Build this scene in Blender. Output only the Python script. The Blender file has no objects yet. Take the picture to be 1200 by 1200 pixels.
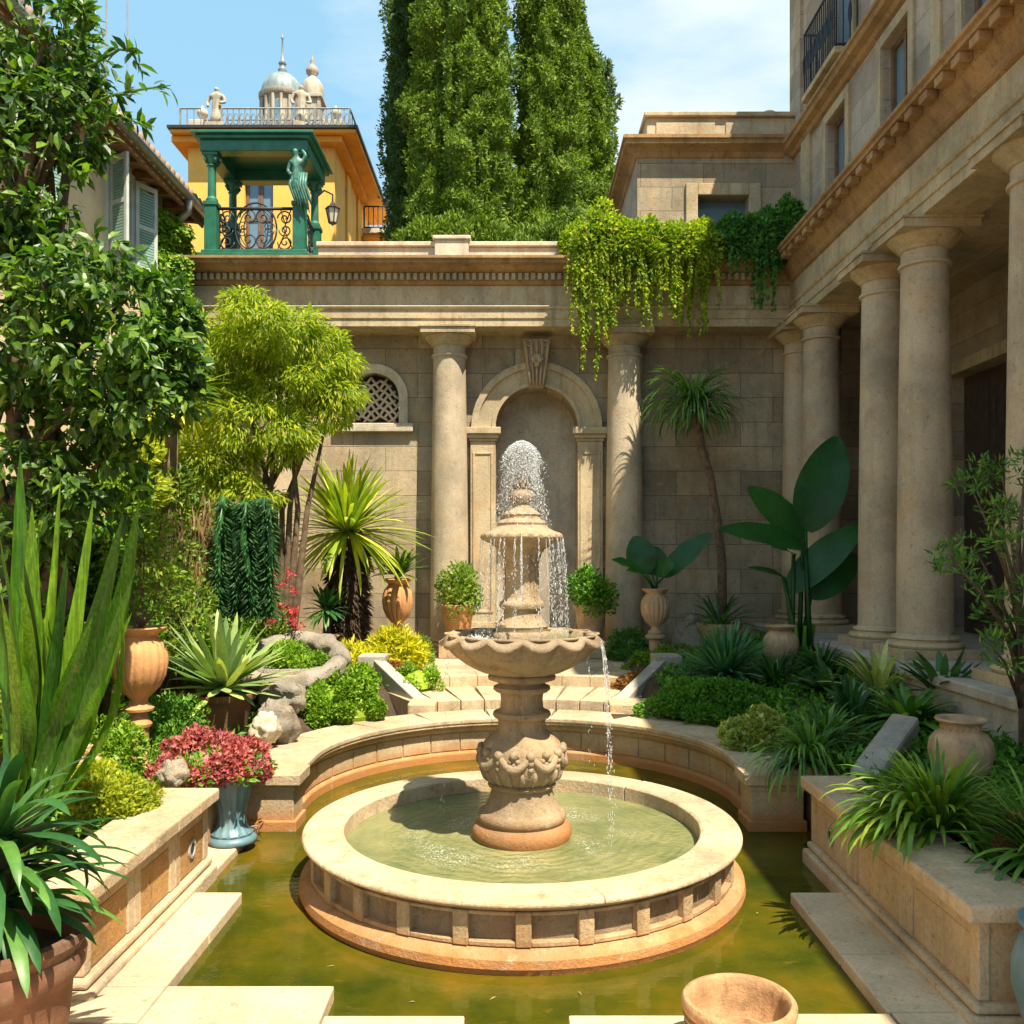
import bpy, math, random
import numpy as np
from mathutils import Vector, Matrix, noise
PI = math.pi
R = math.radians
random.seed(7)
rng = np.random.default_rng(7)
S = bpy.context.scene
COL = S.collection

# ------------------------------------------------------------------ camera
F, CX, CY, H = 1055.0, 604.0, 650.0, 2.0
cam_d = bpy.data.cameras.new('camera')
cam = bpy.data.objects.new('camera', cam_d)
COL.objects.link(cam)
cam.location = (0, 0, H)
cam.rotation_euler = (R(90), 0, 0)
cam_d.sensor_width = 36
cam_d.lens = F / 1200 * 36
cam_d.shift_y = (CY - 600) / 1200
cam_d.shift_x = -(CX - 600) / 1200
cam_d.clip_end = 3000
S.camera = cam

# ------------------------------------------------------------------ light
KX, KY = 0.33, 0.45
sun_vec = Vector((KX, -KY, 1)).normalized()
elev = math.asin(sun_vec.z)
sd = bpy.data.lights.new('sun', 'SUN')
sd.energy = 5.0
sd.angle = R(0.5)
sd.color = (1.0, 0.88, 0.69)
so = bpy.data.objects.new('sun', sd)
COL.objects.link(so)
so.location = (10, -10, 25)
so.rotation_euler = (-sun_vec).to_track_quat('-Z', 'Y').to_euler()

W = bpy.data.worlds.new('World')
S.world = W
W.use_nodes = True
nt = W.node_tree
bg = nt.nodes['Background']
sky = nt.nodes.new('ShaderNodeTexSky')
sky.sky_type = 'NISHITA'
sky.sun_disc = False
sky.sun_elevation = elev
sky.sun_rotation = math.atan2(sun_vec.x, sun_vec.y)
sky.air_density = 1.0
sky.dust_density = 0.6
sky.ozone_density = 1.5
tc = nt.nodes.new('ShaderNodeTexCoord')
mp = nt.nodes.new('ShaderNodeMapping')
mp.inputs['Scale'].default_value = (1.0, 1.0, 3.2)
mp.inputs['Location'].default_value = (2.1, 0.4, 0.35)
nz = nt.nodes.new('ShaderNodeTexNoise')
nz.inputs['Scale'].default_value = 1.5
nz.inputs['Detail'].default_value = 7
nz.inputs['Roughness'].default_value = 0.55
cr = nt.nodes.new('ShaderNodeValToRGB')
cr.color_ramp.elements[0].position = 0.46
cr.color_ramp.elements[0].color = (0.0, 0.0, 0.0, 1)
cr.color_ramp.elements[1].position = 0.66
cr.color_ramp.elements[1].color = (0.95, 0.95, 0.95, 1)
mx = nt.nodes.new('ShaderNodeMix')
mx.data_type = 'RGBA'
mx.inputs['B'].default_value = (3.6, 3.8, 3.9, 1)
veil = nt.nodes.new('ShaderNodeMix')
veil.data_type = 'RGBA'
veil.inputs['Factor'].default_value = 0.8
veil.inputs['B'].default_value = (1.35, 2.55, 3.3, 1)
nt.links.new(tc.outputs['Generated'], mp.inputs['Vector'])
nt.links.new(mp.outputs['Vector'], nz.inputs['Vector'])
nt.links.new(nz.outputs['Fac'], cr.inputs['Fac'])
nt.links.new(cr.outputs['Color'], mx.inputs['Factor'])
nt.links.new(sky.outputs['Color'], veil.inputs['A'])
nt.links.new(veil.outputs['Result'], mx.inputs['A'])
nt.links.new(mx.outputs['Result'], bg.inputs['Color'])
bg.inputs['Strength'].default_value = 0.135

S.view_settings.view_transform = 'Standard'
S.view_settings.look = 'None'
S.view_settings.exposure = 1.12
S.view_settings.gamma = 1
S.cycles.max_bounces = 6
S.cycles.transparent_max_bounces = 8
S.cycles.use_denoising = True


# ------------------------------------------------------------------ placing
def P(px, py, Y):
    """point of the place seen at photo pixel (px, py) when it is Y metres away"""
    return Vector(((px - CX) * Y / F, Y, H + (CY - py) * Y / F))


def G(px, py, z):
    """point on the level z seen at photo pixel"""
    Y = F * (H - z) / (py - CY)
    return Vector(((px - CX) * Y / F, Y, z))


# ------------------------------------------------------------------ materials
class NT:
    def __init__(s, name):
        s.m = bpy.data.materials.new(name)
        s.m.use_nodes = True
        s.t = s.m.node_tree
        s.b = s.t.nodes['Principled BSDF']
        s.o = s.t.nodes['Material Output']

    def n(s, typ, **kw):
        x = s.t.nodes.new('ShaderNode' + typ)
        for k, v in kw.items():
            if k in x.inputs:
                x.inputs[k].default_value = v
            else:
                setattr(x, k, v)
        return x

    def l(s, a, b):
        s.t.links.new(a, b)

    def ramp(s, fac, stops):
        r = s.n('ValToRGB')
        e = r.color_ramp.elements
        while len(e) < len(stops):
            e.new(0.5)
        for i, (p, c) in enumerate(stops):
            e[i].position = p
            e[i].color = (*c, 1) if len(c) == 3 else c
        s.l(fac, r.inputs['Fac'])
        return r.outputs['Color']

    def mix(s, fac, a, b, blend='MIX'):
        x = s.n('Mix')
        x.data_type = 'RGBA'
        x.blend_type = blend
        for v, k in ((fac, 'Factor'), (a, 'A'), (b, 'B')):
            if hasattr(v, 'links'):
                s.l(v, x.inputs[k])
            else:
                x.inputs[k].default_value = v if k == 'Factor' else (*v, 1)
        return x.outputs['Result']

    def pos(s, scale=(1, 1, 1)):
        g = s.n('NewGeometry')
        m = s.n('Mapping')
        m.inputs['Scale'].default_value = scale
        s.l(g.outputs['Position'], m.inputs['Vector'])
        return m.outputs['Vector']

    def noise(s, vec, scale, detail=4, rough=0.6):
        x = s.n('TexNoise')
        x.inputs['Scale'].default_value = scale
        x.inputs['Detail'].default_value = detail
        x.inputs['Roughness'].default_value = rough
        if vec is not None:
            s.l(vec, x.inputs['Vector'])
        return x.outputs['Fac']


def c(*a):
    return a


def stone(name, col, blocks=None, axis='xz', grain=1.0, stain=0.5, wet=False, bump=0.35, rough=0.85, green=0.0, joint=0.35, sat=(.98, .93), wz=0.0):
    k = NT(name)
    col = (col[0], col[1] * sat[0], col[2] * sat[1])
    vec = k.pos()
    dark = tuple(v * 0.62 for v in col)
    light = tuple(min(0.9, v * 1.22) for v in col)
    big = k.noise(vec, 1.3, 5, 0.62)
    base = k.ramp(big, [(0.3, dark), (0.52, col), (0.75, light)])
    # warm ochre weathering and vertical run-off streaks
    st = k.noise(k.pos((5, 5, 0.55)), 1.6, 6, 0.65)
    stf = k.ramp(st, [(0.5, (0, 0, 0)), (0.72, (1, 1, 1))])
    mm = k.n('Math', operation='MULTIPLY')
    k.l(stf, mm.inputs[0]); mm.inputs[1].default_value = stain
    base = k.mix(mm.outputs[0], base, (col[0] * 0.45, col[1] * 0.36, col[2] * 0.27))
    och = k.ramp(k.noise(vec, 2.7, 4, 0.6), [(0.52, (0, 0, 0)), (0.75, (0.55, 0.55, 0.55))])
    base = k.mix(och, base, (min(.8, col[0] * 1.05), col[1] * 0.78, col[2] * 0.5))
    fine = k.noise(vec, 55 * grain, 4, 0.75)
    ff = k.ramp(fine, [(0.3, (0.76, 0.74, 0.71)), (0.52, (1, 1, 1)), (0.75, (1.10, 1.09, 1.08))])
    base = k.mix(1.0, base, ff, 'MULTIPLY')
    pit = k.noise(vec, 19 * grain, 5, 0.7)
    pf = k.ramp(pit, [(0.30, (0.62, 0.55, 0.48)), (0.42, (1, 1, 1))])
    base = k.mix(1.0, base, pf, 'MULTIPLY')
    height = k.n('Math', operation='ADD')
    k.l(fine, height.inputs[0]); k.l(pit, height.inputs[1])
    hout = height.outputs[0]
    if blocks:
        g = k.n('NewGeometry')
        sp = k.n('SeparateXYZ'); k.l(g.outputs['Position'], sp.inputs[0])
        cb = k.n('CombineXYZ')
        i = {'xz': ('X', 'Z'), 'yz': ('Y', 'Z'), 'xy': ('X', 'Y')}[axis]
        k.l(sp.outputs[i[0]], cb.inputs['X']); k.l(sp.outputs[i[1]], cb.inputs['Y'])
        wob = k.n('VectorMath', operation='ADD')
        k.l(cb.outputs[0], wob.inputs[0])
        nn = k.n('TexNoise'); nn.inputs['Scale'].default_value = 3; k.l(vec, nn.inputs['Vector'])
        sc = k.n('VectorMath', operation='SCALE'); sc.inputs['Scale'].default_value = 0.02
        k.l(nn.outputs['Color'], sc.inputs[0]); k.l(sc.outputs[0], wob.inputs[1])
        br = k.n('TexBrick')
        k.l(wob.outputs[0], br.inputs['Vector'])
        br.inputs['Scale'].default_value = 1
        br.inputs['Brick Width'].default_value = blocks[0]
        br.inputs['Row Height'].default_value = blocks[1]
        br.inputs['Mortar Size'].default_value = 0.006
        br.inputs['Mortar Smooth'].default_value = 0.6
        br.inputs['Color1'].default_value = (0.66, 0.64, 0.62, 1)
        br.inputs['Color2'].default_value = (1.08, 1.06, 1.02, 1)
        br.inputs['Mortar'].default_value = (joint, joint * 0.9, joint * 0.8, 1)
        base = k.mix(1.0, base, br.outputs['Color'], 'MULTIPLY')
        h2 = k.n('Math', operation='SUBTRACT')
        k.l(hout, h2.inputs[0]); k.l(br.outputs['Fac'], h2.inputs[1])
        hout = h2.outputs[0]
    if wet:
        w0 = wz
        g = k.n('NewGeometry'); sp = k.n('SeparateXYZ'); k.l(g.outputs['Position'], sp.inputs[0])
        nn = k.noise(k.pos((1, 1, 0.4)), 6, 4, 0.6)
        a = k.n('Math', operation='MULTIPLY_ADD'); k.l(nn, a.inputs[0]); a.inputs[1].default_value = 0.16; zz = k.n('Math', operation='SUBTRACT'); k.l(sp.outputs['Z'], zz.inputs[0]); zz.inputs[1].default_value = wz; k.l(zz.outputs[0], a.inputs[2])
        f = k.ramp(a.outputs[0], [(0.0, (.95, .95, .95)), (wet * .55, (0.75, 0.75, 0.75)), (wet, (0, 0, 0))])
        base = k.mix(f, base, (0.42, 0.15, 0.022))
    # dark grey crust and pale lichen in soft patches
    cru = k.ramp(k.noise(k.pos((1, 1, .7)), 0.9, 7, 0.72), [(0.50, (0, 0, 0)), (0.70, (0.55, 0.55, 0.55))])
    base = k.mix(cru, base, (col[0] * .42, col[1] * .44, col[2] * .50))
    lic = k.ramp(k.noise(vec, 7.5, 6, 0.7), [(0.60, (0, 0, 0)), (0.70, (0.35, 0.35, 0.35))])
    base = k.mix(lic, base, (.55, .52, .42))
    if green:
        gm = k.ramp(k.noise(vec, 3.3, 5, 0.65), [(0.5, (0, 0, 0)), (0.7, (green, green, green))])
        base = k.mix(gm, base, (0.10, 0.11, 0.035))
    k.l(base, k.b.inputs['Base Color'])
    k.b.inputs['Roughness'].default_value = rough
    bp = k.n('Bump'); bp.inputs['Strength'].default_value = bump; bp.inputs['Distance'].default_value = 0.02
    k.l(hout, bp.inputs['Height']); k.l(bp.outputs[0], k.b.inputs['Normal'])
    return k.m


def paint(name, col, rough=0.5, var=0.25, scale=6, metal=0.0, bump=0.1, dirt=(0.15, 0.11, 0.08), dirtamt=0.35, spec=0.5):
    k = NT(name)
    vec = k.pos()
    a = k.noise(vec, scale, 5, 0.6)
    base = k.ramp(a, [(0.3, tuple(v * (1 - var) for v in col)), (0.7, tuple(min(0.95, v * (1 + var)) for v in col))])
    d = k.ramp(k.noise(k.pos((3, 3, 0.8)), scale * 0.8, 6, 0.7), [(0.52, (0, 0, 0)), (0.75, (dirtamt,) * 3)])
    base = k.mix(d, base, dirt)
    k.l(base, k.b.inputs['Base Color'])
    k.b.inputs['Roughness'].default_value = rough
    k.b.inputs['Metallic'].default_value = metal
    k.b.inputs['Specular IOR Level'].default_value = spec
    bp = k.n('Bump'); bp.inputs['Strength'].default_value = bump; bp.inputs['Distance'].default_value = 0.02
    k.l(k.noise(vec, scale * 8, 4, 0.7), bp.inputs['Height']); k.l(bp.outputs[0], k.b.inputs['Normal'])
    return k.m


def leafmat(name, a, b, d=None, trans=0.3, rough=0.42, spec=0.45, streak=0.0):
    k = NT(name)
    g = k.n('NewGeometry')
    stops = [(0.0, a), (0.75, b)] if d is None else [(0.0, a), (0.6, b), (0.97, d)]
    base = k.ramp(g.outputs['Random Per Island'], stops)
    nzv = k.noise(k.pos(), 2.6, 3, 0.6)
    f = k.ramp(nzv, [(0.35, (0.72, 0.75, 0.7)), (0.65, (1.2, 1.15, 1.0))])
    base = k.mix(1.0, base, f, 'MULTIPLY')
    fine = k.ramp(k.noise(k.pos(), 40, 3, 0.6), [(0.3, (0.8, 0.82, 0.8)), (0.7, (1.12, 1.1, 1.08))])
    base = k.mix(1.0, base, fine, 'MULTIPLY')
    if streak:
        sv = k.ramp(k.noise(k.pos((95, 95, 5)), 1.0, 3, 0.5), [(0.35, (1 - streak,) * 3), (0.65, (1 + streak * .6,) * 3)])
        base = k.mix(1.0, base, sv, 'MULTIPLY')
        wn_ = k.ramp(k.noise(k.pos(), 5.0, 5, 0.7), [(0.62, (0, 0, 0)), (0.72, (0.5, 0.5, 0.5))])
        base = k.mix(wn_, base, (.30, .24, .08))
    k.l(base, k.b.inputs['Base Color'])
    k.b.inputs['Roughness'].default_value = rough
    k.b.inputs['Specular IOR Level'].default_value = spec
    tr = k.n('BsdfTranslucent')
    tcol = k.mix(1.0, base, (1.5, 1.7, 0.5), 'MULTIPLY')
    k.l(tcol, tr.inputs['Color'])
    mxs = k.n('MixShader'); mxs.inputs[0].default_value = trans
    k.l(k.b.outputs[0], mxs.inputs[1]); k.l(tr.outputs[0], mxs.inputs[2])
    k.l(mxs.outputs[0], k.o.inputs['Surface'])
    return k.m


SAND = (0.50, 0.385, 0.245)
M = {}
M['wall_x'] = stone('ashlar_back', (0.44, 0.365, 0.27), (0.95, 0.36), 'xz', stain=0.5, joint=0.30, sat=(1, .93))
M['wall_y'] = stone('ashlar_side', (0.48, 0.41, 0.31), (0.95, 0.36), 'yz', stain=0.4, joint=0.4, sat=(1, 1.05))
M['trim'] = stone('trim_stone', (0.50, 0.405, 0.28), None, stain=0.65, sat=(1, .92))
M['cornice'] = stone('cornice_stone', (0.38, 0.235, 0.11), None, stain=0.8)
M['column'] = stone('column_stone', (0.52, 0.43, 0.31), None, stain=0.3, grain=1.3, bump=0.4, sat=(1, .98))
M['smooth'] = stone('niche_render', (0.44, 0.39, 0.31), None, stain=0.45, bump=0.15, sat=(1, 1))
M['pave'] = stone('paving_stone', (0.60, 0.48, 0.31), None, stain=0.15, bump=0.2, rough=0.7, sat=(.98, 1.0))
M['pave_g'] = stone('terrace_stone', (0.56, 0.46, 0.32), (0.62, 0.45), 'xy', stain=0.15, bump=0.25, sat=(.98, .98))
M['curb'] = stone('curb_stone', (0.52, 0.40, 0.25), None, stain=0.4, wet=0.26)
M['coping'] = stone('coping_stone', (0.56, 0.44, 0.29), None, stain=0.5, bump=0.5, sat=(.98, .95))
M['basin'] = stone('basin_stone', (0.47, 0.34, 0.20), None, stain=0.8, wet=0.24, bump=0.5)
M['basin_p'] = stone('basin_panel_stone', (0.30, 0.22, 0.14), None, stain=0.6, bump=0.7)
M['panel'] = stone('panel_stone', (0.47, 0.27, 0.10), None, stain=0.5, grain=0.8, bump=0.6)
M['carved'] = stone('carved_stone', (0.40, 0.31, 0.205), None, stain=0.95, grain=1.2, bump=0.6)
M['carved_w'] = stone('carved_stone_wet_foot', (0.40, 0.30, 0.185), None, stain=0.95, grain=1.2, bump=0.6, wet=0.26, wz=0.25)
M['rock'] = stone('rock', (0.36, 0.33, 0.28), None, stain=0.5, bump=0.9)
M['pale'] = stone('pale_stone', (0.62, 0.55, 0.44), None, stain=0.5)
M['figure'] = stone('weathered_figure_stone', (0.46, 0.42, 0.35), None, stain=0.9)
M['grave'] = stone('grey_stone', (0.42, 0.40, 0.36), None, stain=0.35)
M['terra'] = paint('terracotta', (0.17, 0.075, 0.038), 0.85, 0.4, 4, dirt=(0.20, 0.15, 0.10), dirtamt=0.85, bump=0.3)
M['terra_l'] = paint('pale_terracotta', (0.50, 0.25, 0.10), 0.8, 0.25, 5, dirt=(0.20, 0.11, 0.06), dirtamt=0.5, bump=0.3)
M['clay'] = paint('weathered_clay', (0.42, 0.29, 0.17), 0.8, 0.3, 7, dirt=(0.14, 0.11, 0.08), dirtamt=0.7, bump=0.4)
M['blue'] = paint('blue_glaze', (0.10, 0.19, 0.23), 0.45, 0.25, 6, dirt=(0.25, 0.29, 0.28), dirtamt=0.5)
M['soil'] = paint('soil', (0.085, 0.052, 0.030), 0.95, 0.5, 18, bump=1.0, dirt=(0.13, 0.08, 0.045), dirtamt=0.7)
M['bark'] = paint('bark', (0.17, 0.115, 0.07), 0.9, 0.5, 14, bump=1.0)
M['bark_d'] = paint('shaggy_bark', (0.10, 0.06, 0.035), 0.9, 0.5, 20, bump=1.0)
M['dry'] = leafmat('dry_fronds', (0.20, 0.12, 0.06), (0.34, 0.23, 0.12), trans=0.1)
M['yellow'] = paint('yellow_render', (0.82, 0.47, 0.09), 0.85, 0.10, 1.6, dirt=(0.60, 0.25, 0.05), dirtamt=0.35)
M['peach'] = paint('peach_render', (0.78, 0.60, 0.38), 0.85, 0.12, 2.5, dirt=(0.45, 0.27, 0.15), dirtamt=0.45)
M['gpaint'] = paint('green_paint', (0.018, 0.13, 0.075), 0.4, 0.3, 7, dirt=(0.03, 0.05, 0.04), dirtamt=0.4)
M['verdigris'] = paint('verdigris_bronze', (0.04, 0.15, 0.11), 0.45, 0.6, 10, dirt=(0.35, 0.45, 0.40), dirtamt=0.6)
M['iron'] = paint('black_iron', (0.03, 0.032, 0.035), 0.5, 0.3, 10, metal=0.3)
M['white'] = paint('grey_white_wood', (0.50, 0.53, 0.50), 0.6, 0.12, 8, dirtamt=0.2)
M['louvre'] = paint('pale_green_louvre', (0.22, 0.36, 0.30), 0.6, 0.15, 8, dirtamt=0.2)
M['gutter'] = paint('zinc', (0.35, 0.36, 0.36), 0.4, 0.15, 8, metal=0.5)
M['eave'] = paint('eave_timber', (0.26, 0.14, 0.07), 0.8, 0.3, 6)
M['tile'] = paint('roof_tile', (0.33, 0.22, 0.15), 0.85, 0.35, 7, bump=0.4)
M['lead'] = paint('lead_dome', (0.20, 0.25, 0.25), 0.5, 0.3, 3, dirt=(0.42, 0.46, 0.43), dirtamt=0.5)
M['wood'] = paint('dark_wood', (0.05, 0.035, 0.025), 0.6, 0.4, 9)
M['brownw'] = paint('brown_wood', (0.16, 0.09, 0.05), 0.6, 0.3, 9)
M['rail'] = paint('grey_railing', (0.22, 0.23, 0.22), 0.6, 0.3, 8)
k = NT('window_glass')
k.b.inputs['Base Color'].default_value = (0.13, 0.22, 0.29, 1)
k.b.inputs['Roughness'].default_value = 0.08
k.b.inputs['Specular IOR Level'].default_value = 0.9
M['glass'] = k.m
k = NT('dark_interior')
k.b.inputs['Base Color'].default_value = (0.02, 0.018, 0.015, 1)
M['dark'] = k.m

# pool water: murky green-gold
k = NT('pool_water')
vec = k.pos()
n1 = k.noise(vec, 1.1, 5, 0.6)
base = k.ramp(n1, [(0.34, (0.026, 0.038, 0.003)), (0.50, (0.068, 0.064, 0.004)), (0.68, (0.15, 0.085, 0.007))])
n2 = k.ramp(k.noise(k.pos((1, 2.2, 1)), 5, 6, 0.75), [(0.60, (0, 0, 0)), (0.75, (0.45, 0.45, 0.45))])
base = k.mix(n2, base, (0.26, 0.13, 0.02))
k.l(base, k.b.inputs['Base Color'])
k.b.inputs['Roughness'].default_value = 0.03
k.b.inputs['IOR'].default_value = 1.33
bp = k.n('Bump'); bp.inputs['Strength'].default_value = 0.12; bp.inputs['Distance'].default_value = 0.02
k.l(k.noise(k.pos((1, 1.6, 1)), 9, 3, 0.5), bp.inputs['Height']); k.l(bp.outputs[0], k.b.inputs['Normal'])
M['pool'] = k.m
# basin water
k = NT('basin_water')
vec = k.pos()
base = k.ramp(k.noise(vec, 2.2, 5, 0.65), [(0.35, (0.11, 0.14, 0.055)), (0.55, (0.19, 0.20, 0.085)), (0.75, (0.27, 0.25, 0.11))])
sp = k.n('SeparateXYZ'); k.l(vec, sp.inputs[0])
dx = k.n('Math', operation='SUBTRACT'); k.l(sp.outputs['X'], dx.inputs[0]); dx.inputs[1].default_value = 0.04
dy = k.n('Math', operation='SUBTRACT'); k.l(sp.outputs['Y'], dy.inputs[0]); dy.inputs[1].default_value = 5.606
cb = k.n('CombineXYZ'); k.l(dx.outputs[0], cb.inputs['X']); k.l(dy.outputs[0], cb.inputs['Y'])
ln = k.n('VectorMath', operation='LENGTH'); k.l(cb.outputs[0], ln.inputs[0])
# foam where the drops strike: a ring round the pedestal
rg = k.ramp(ln.outputs['Value'], [(0.30, (0, 0, 0)), (0.46, (1, 1, 1)), (0.58, (1, 1, 1)), (0.80, (0, 0, 0))])
fo = k.ramp(k.noise(vec, 75, 3, 0.8), [(0.55, (0, 0, 0)), (0.62, (1, 1, 1))])
fo2 = k.ramp(k.noise(vec, 3.0, 3, 0.6), [(0.42, (0, 0, 0)), (0.62, (1, 1, 1))])
ff = k.mix(1.0, rg, fo, 'MULTIPLY'); ff = k.mix(1.0, ff, fo2, 'MULTIPLY')
base = k.mix(ff, base, (0.75, 0.75, 0.68))
k.l(base, k.b.inputs['Base Color'])
k.b.inputs['Roughness'].default_value = 0.06
k.b.inputs['IOR'].default_value = 1.33
wv = k.n('TexWave'); wv.wave_type = 'RINGS'; wv.rings_direction = 'Z'
wv.inputs['Scale'].default_value = 4; wv.inputs['Distortion'].default_value = 9; wv.inputs['Detail'].default_value = 3
k.l(cb.outputs[0], wv.inputs['Vector'])
ad = k.n('Math', operation='MULTIPLY_ADD'); k.l(k.noise(vec, 30, 3, 0.6), ad.inputs[0]); ad.inputs[1].default_value = 2.6; k.l(wv.outputs['Fac'], ad.inputs[2])
bp = k.n('Bump'); bp.inputs['Strength'].default_value = 0.35; bp.inputs['Distance'].default_value = 0.015
k.l(ad.outputs[0], bp.inputs['Height']); k.l(bp.outputs[0], k.b.inputs['Normal'])
M['basin_water'] = k.m
# droplets
k = NT('spray')
k.b.inputs['Base Color'].default_value = (0.93, 0.96, 0.98, 1)
k.b.inputs['Roughness'].default_value = 0.08
k.b.inputs['Transmission Weight'].default_value = 0.6
k.b.inputs['IOR'].default_value = 1.33
M['spray'] = k.m

# leaf materials
M['lf_cyp'] = leafmat('cypress_leaf', (0.07, 0.13, 0.014), (0.15, 0.24, 0.024), (0.24, 0.33, 0.035), 0.22, 0.6, 0.25)
M['lf_cypd'] = leafmat('dark_cypress_leaf', (0.03, 0.07, 0.014), (0.06, 0.12, 0.022), (0.10, 0.17, 0.035), 0.2, 0.6, 0.25)
M['lf_vine'] = leafmat('climber_leaf', (0.022, 0.065, 0.008), (0.06, 0.15, 0.016), (0.17, 0.29, 0.03), 0.33, 0.42, 0.45)
M['lf_gold'] = leafmat('gold_leaf', (0.38, 0.40, 0.02), (0.62, 0.58, 0.03), (0.78, 0.68, 0.05), 0.4, 0.5, 0.3)
M['lf_feath'] = leafmat('feathery_leaf', (0.15, 0.24, 0.02), (0.34, 0.43, 0.03), (0.54, 0.54, 0.05), 0.45, 0.5, 0.3)
M['lf_hedge'] = leafmat('hedge_leaf', (0.08, 0.19, 0.012), (0.19, 0.35, 0.02), (0.30, 0.45, 0.035), 0.3, 0.5, 0.35)
M['lf_hedged'] = leafmat('dark_hedge_leaf', (0.05, 0.16, 0.014), (0.10, 0.27, 0.02), (0.18, 0.36, 0.03), 0.25, 0.5, 0.35)
M['lf_mid'] = leafmat('shrub_leaf', (0.07, 0.15, 0.02), (0.17, 0.28, 0.035), (0.32, 0.38, 0.05), 0.32, 0.5, 0.35)
M['lf_lime'] = leafmat('lime_leaf', (0.20, 0.28, 0.02), (0.36, 0.42, 0.03), (0.50, 0.50, 0.05), 0.38, 0.5, 0.35)
M['lf_yucca'] = leafmat('yucca_leaf', (0.12, 0.21, 0.025), (0.32, 0.42, 0.04), (0.60, 0.58, 0.07), 0.3, 0.45, 0.4)
M['lf_agave'] = leafmat('agave_leaf', (0.14, 0.25, 0.10), (0.30, 0.42, 0.18), (0.50, 0.55, 0.20), 0.2, 0.45, 0.4)
M['lf_blade'] = leafmat('sword_leaf', (0.018, 0.075, 0.008), (0.07, 0.19, 0.014), (0.18, 0.33, 0.02), 0.32, 0.4, 0.45, streak=.4)
M['lf_strap'] = leafmat('strap_leaf', (0.035, 0.12, 0.02), (0.085, 0.23, 0.035), (0.20, 0.36, 0.05), 0.25, 0.36, 0.5)
M['lf_strapl'] = leafmat('light_strap_leaf', (0.05, 0.14, 0.015), (0.14, 0.29, 0.03), (0.36, 0.46, 0.06), 0.3, 0.4, 0.5)
M['lf_blue'] = leafmat('blue_green_blade', (0.035, 0.15, 0.075), (0.08, 0.24, 0.12), (0.18, 0.38, 0.20), 0.2, 0.4, 0.5)
M['lf_teal'] = leafmat('glossy_dark_blade', (0.013, 0.062, 0.020), (0.032, 0.125, 0.036), (0.11, 0.25, 0.05), 0.2, 0.42, 0.45)
M['lf_paddle'] = leafmat('paddle_leaf', (0.012, 0.075, 0.018), (0.022, 0.11, 0.026), (0.035, 0.15, 0.03), 0.35, 0.4, 0.45)
M['lf_pink'] = leafmat('pink_petal', (0.27, 0.05, 0.07), (0.44, 0.11, 0.13), (0.56, 0.24, 0.24), 0.25, 0.6, 0.2)
M['lf_blush'] = leafmat('blush_petal', (0.65, 0.40, 0.34), (0.80, 0.58, 0.50), (0.85, 0.72, 0.62), 0.25, 0.6, 0.2)
M['lf_rose'] = leafmat('rose_petal', (0.40, 0.05, 0.08), (0.60, 0.12, 0.15), None, 0.25, 0.6, 0.2)
M['lf_rust'] = leafmat('rust_leaf', (0.24, 0.08, 0.03), (0.40, 0.16, 0.06), (0.30, 0.25, 0.05), 0.25, 0.6, 0.2)
M['lf_trail'] = leafmat('trailing_leaf', (0.10, 0.20, 0.015), (0.26, 0.36, 0.025), (0.46, 0.48, 0.04), 0.4, 0.5, 0.3)
M['lf_traild'] = leafmat('dark_trailing_leaf', (0.035, 0.13, 0.03), (0.08, 0.23, 0.045), (0.15, 0.33, 0.06), 0.3, 0.5, 0.3)


# ------------------------------------------------------------------ objects
def raw(name, V, Fs, mat, smooth=False, bevel=0.0, seg=2):
    me = bpy.data.meshes.new(name)
    V = np.asarray(V, dtype=np.float32).reshape(-1, 3)
    loops, starts, tot = [], [], []
    s = 0
    for f in Fs:
        if isinstance(f, np.ndarray):
            kk = f.shape[1]
            loops.append(f.ravel())
            starts.append(s + np.arange(len(f)) * kk)
            tot.append(np.full(len(f), kk))
            s += f.size
        else:
            loops.append(np.array(f)); starts.append(np.array([s])); tot.append(np.array([len(f)])); s += len(f)
    loops = np.concatenate(loops).astype(np.int32); starts = np.concatenate(starts).astype(np.int32)
    me.vertices.add(len(V)); me.vertices.foreach_set('co', V.ravel())
    me.loops.add(len(loops)); me.loops.foreach_set('vertex_index', loops)
    me.polygons.add(len(starts)); me.polygons.foreach_set('loop_start', starts)
    me.polygons.foreach_set('use_smooth', np.full(len(starts), smooth))
    me.update(calc_edges=True)
    me.validate()
    me.materials.append(mat)
    o = bpy.data.objects.new(name, me)
    COL.objects.link(o)
    if bevel:
        b = o.modifiers.new('bevel', 'BEVEL')
        b.width = bevel; b.segments = seg; b.limit_method = 'ANGLE'; b.angle_limit = R(35)
    return o


def put(o, parent=None, local=False):
    """parent a mesh built in world coordinates (or, local=True, in its thing's own coordinates)"""
    if parent is not None:
        o.parent = parent
        if not local and parent.type == 'EMPTY':
            o.location = -parent.location
    return o


def tag(o, label, cat, group=None, kind=None):
    o['label'] = label
    o['category'] = cat
    if group: o['group'] = group
    if kind: o['kind'] = kind
    return o


def thing(name, label, cat, loc=(0, 0, 0), rz=0, group=None):
    o = bpy.data.objects.new(name, None)
    COL.objects.link(o)
    o.empty_display_size = 0.1
    o.location = loc
    o.rotation_euler = (0, 0, rz)
    return tag(o, label, cat, group)


def struct(o, label=None, cat=None):
    o['kind'] = 'structure'
    if label: o['label'] = label
    if cat: o['category'] = cat
    return o


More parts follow.
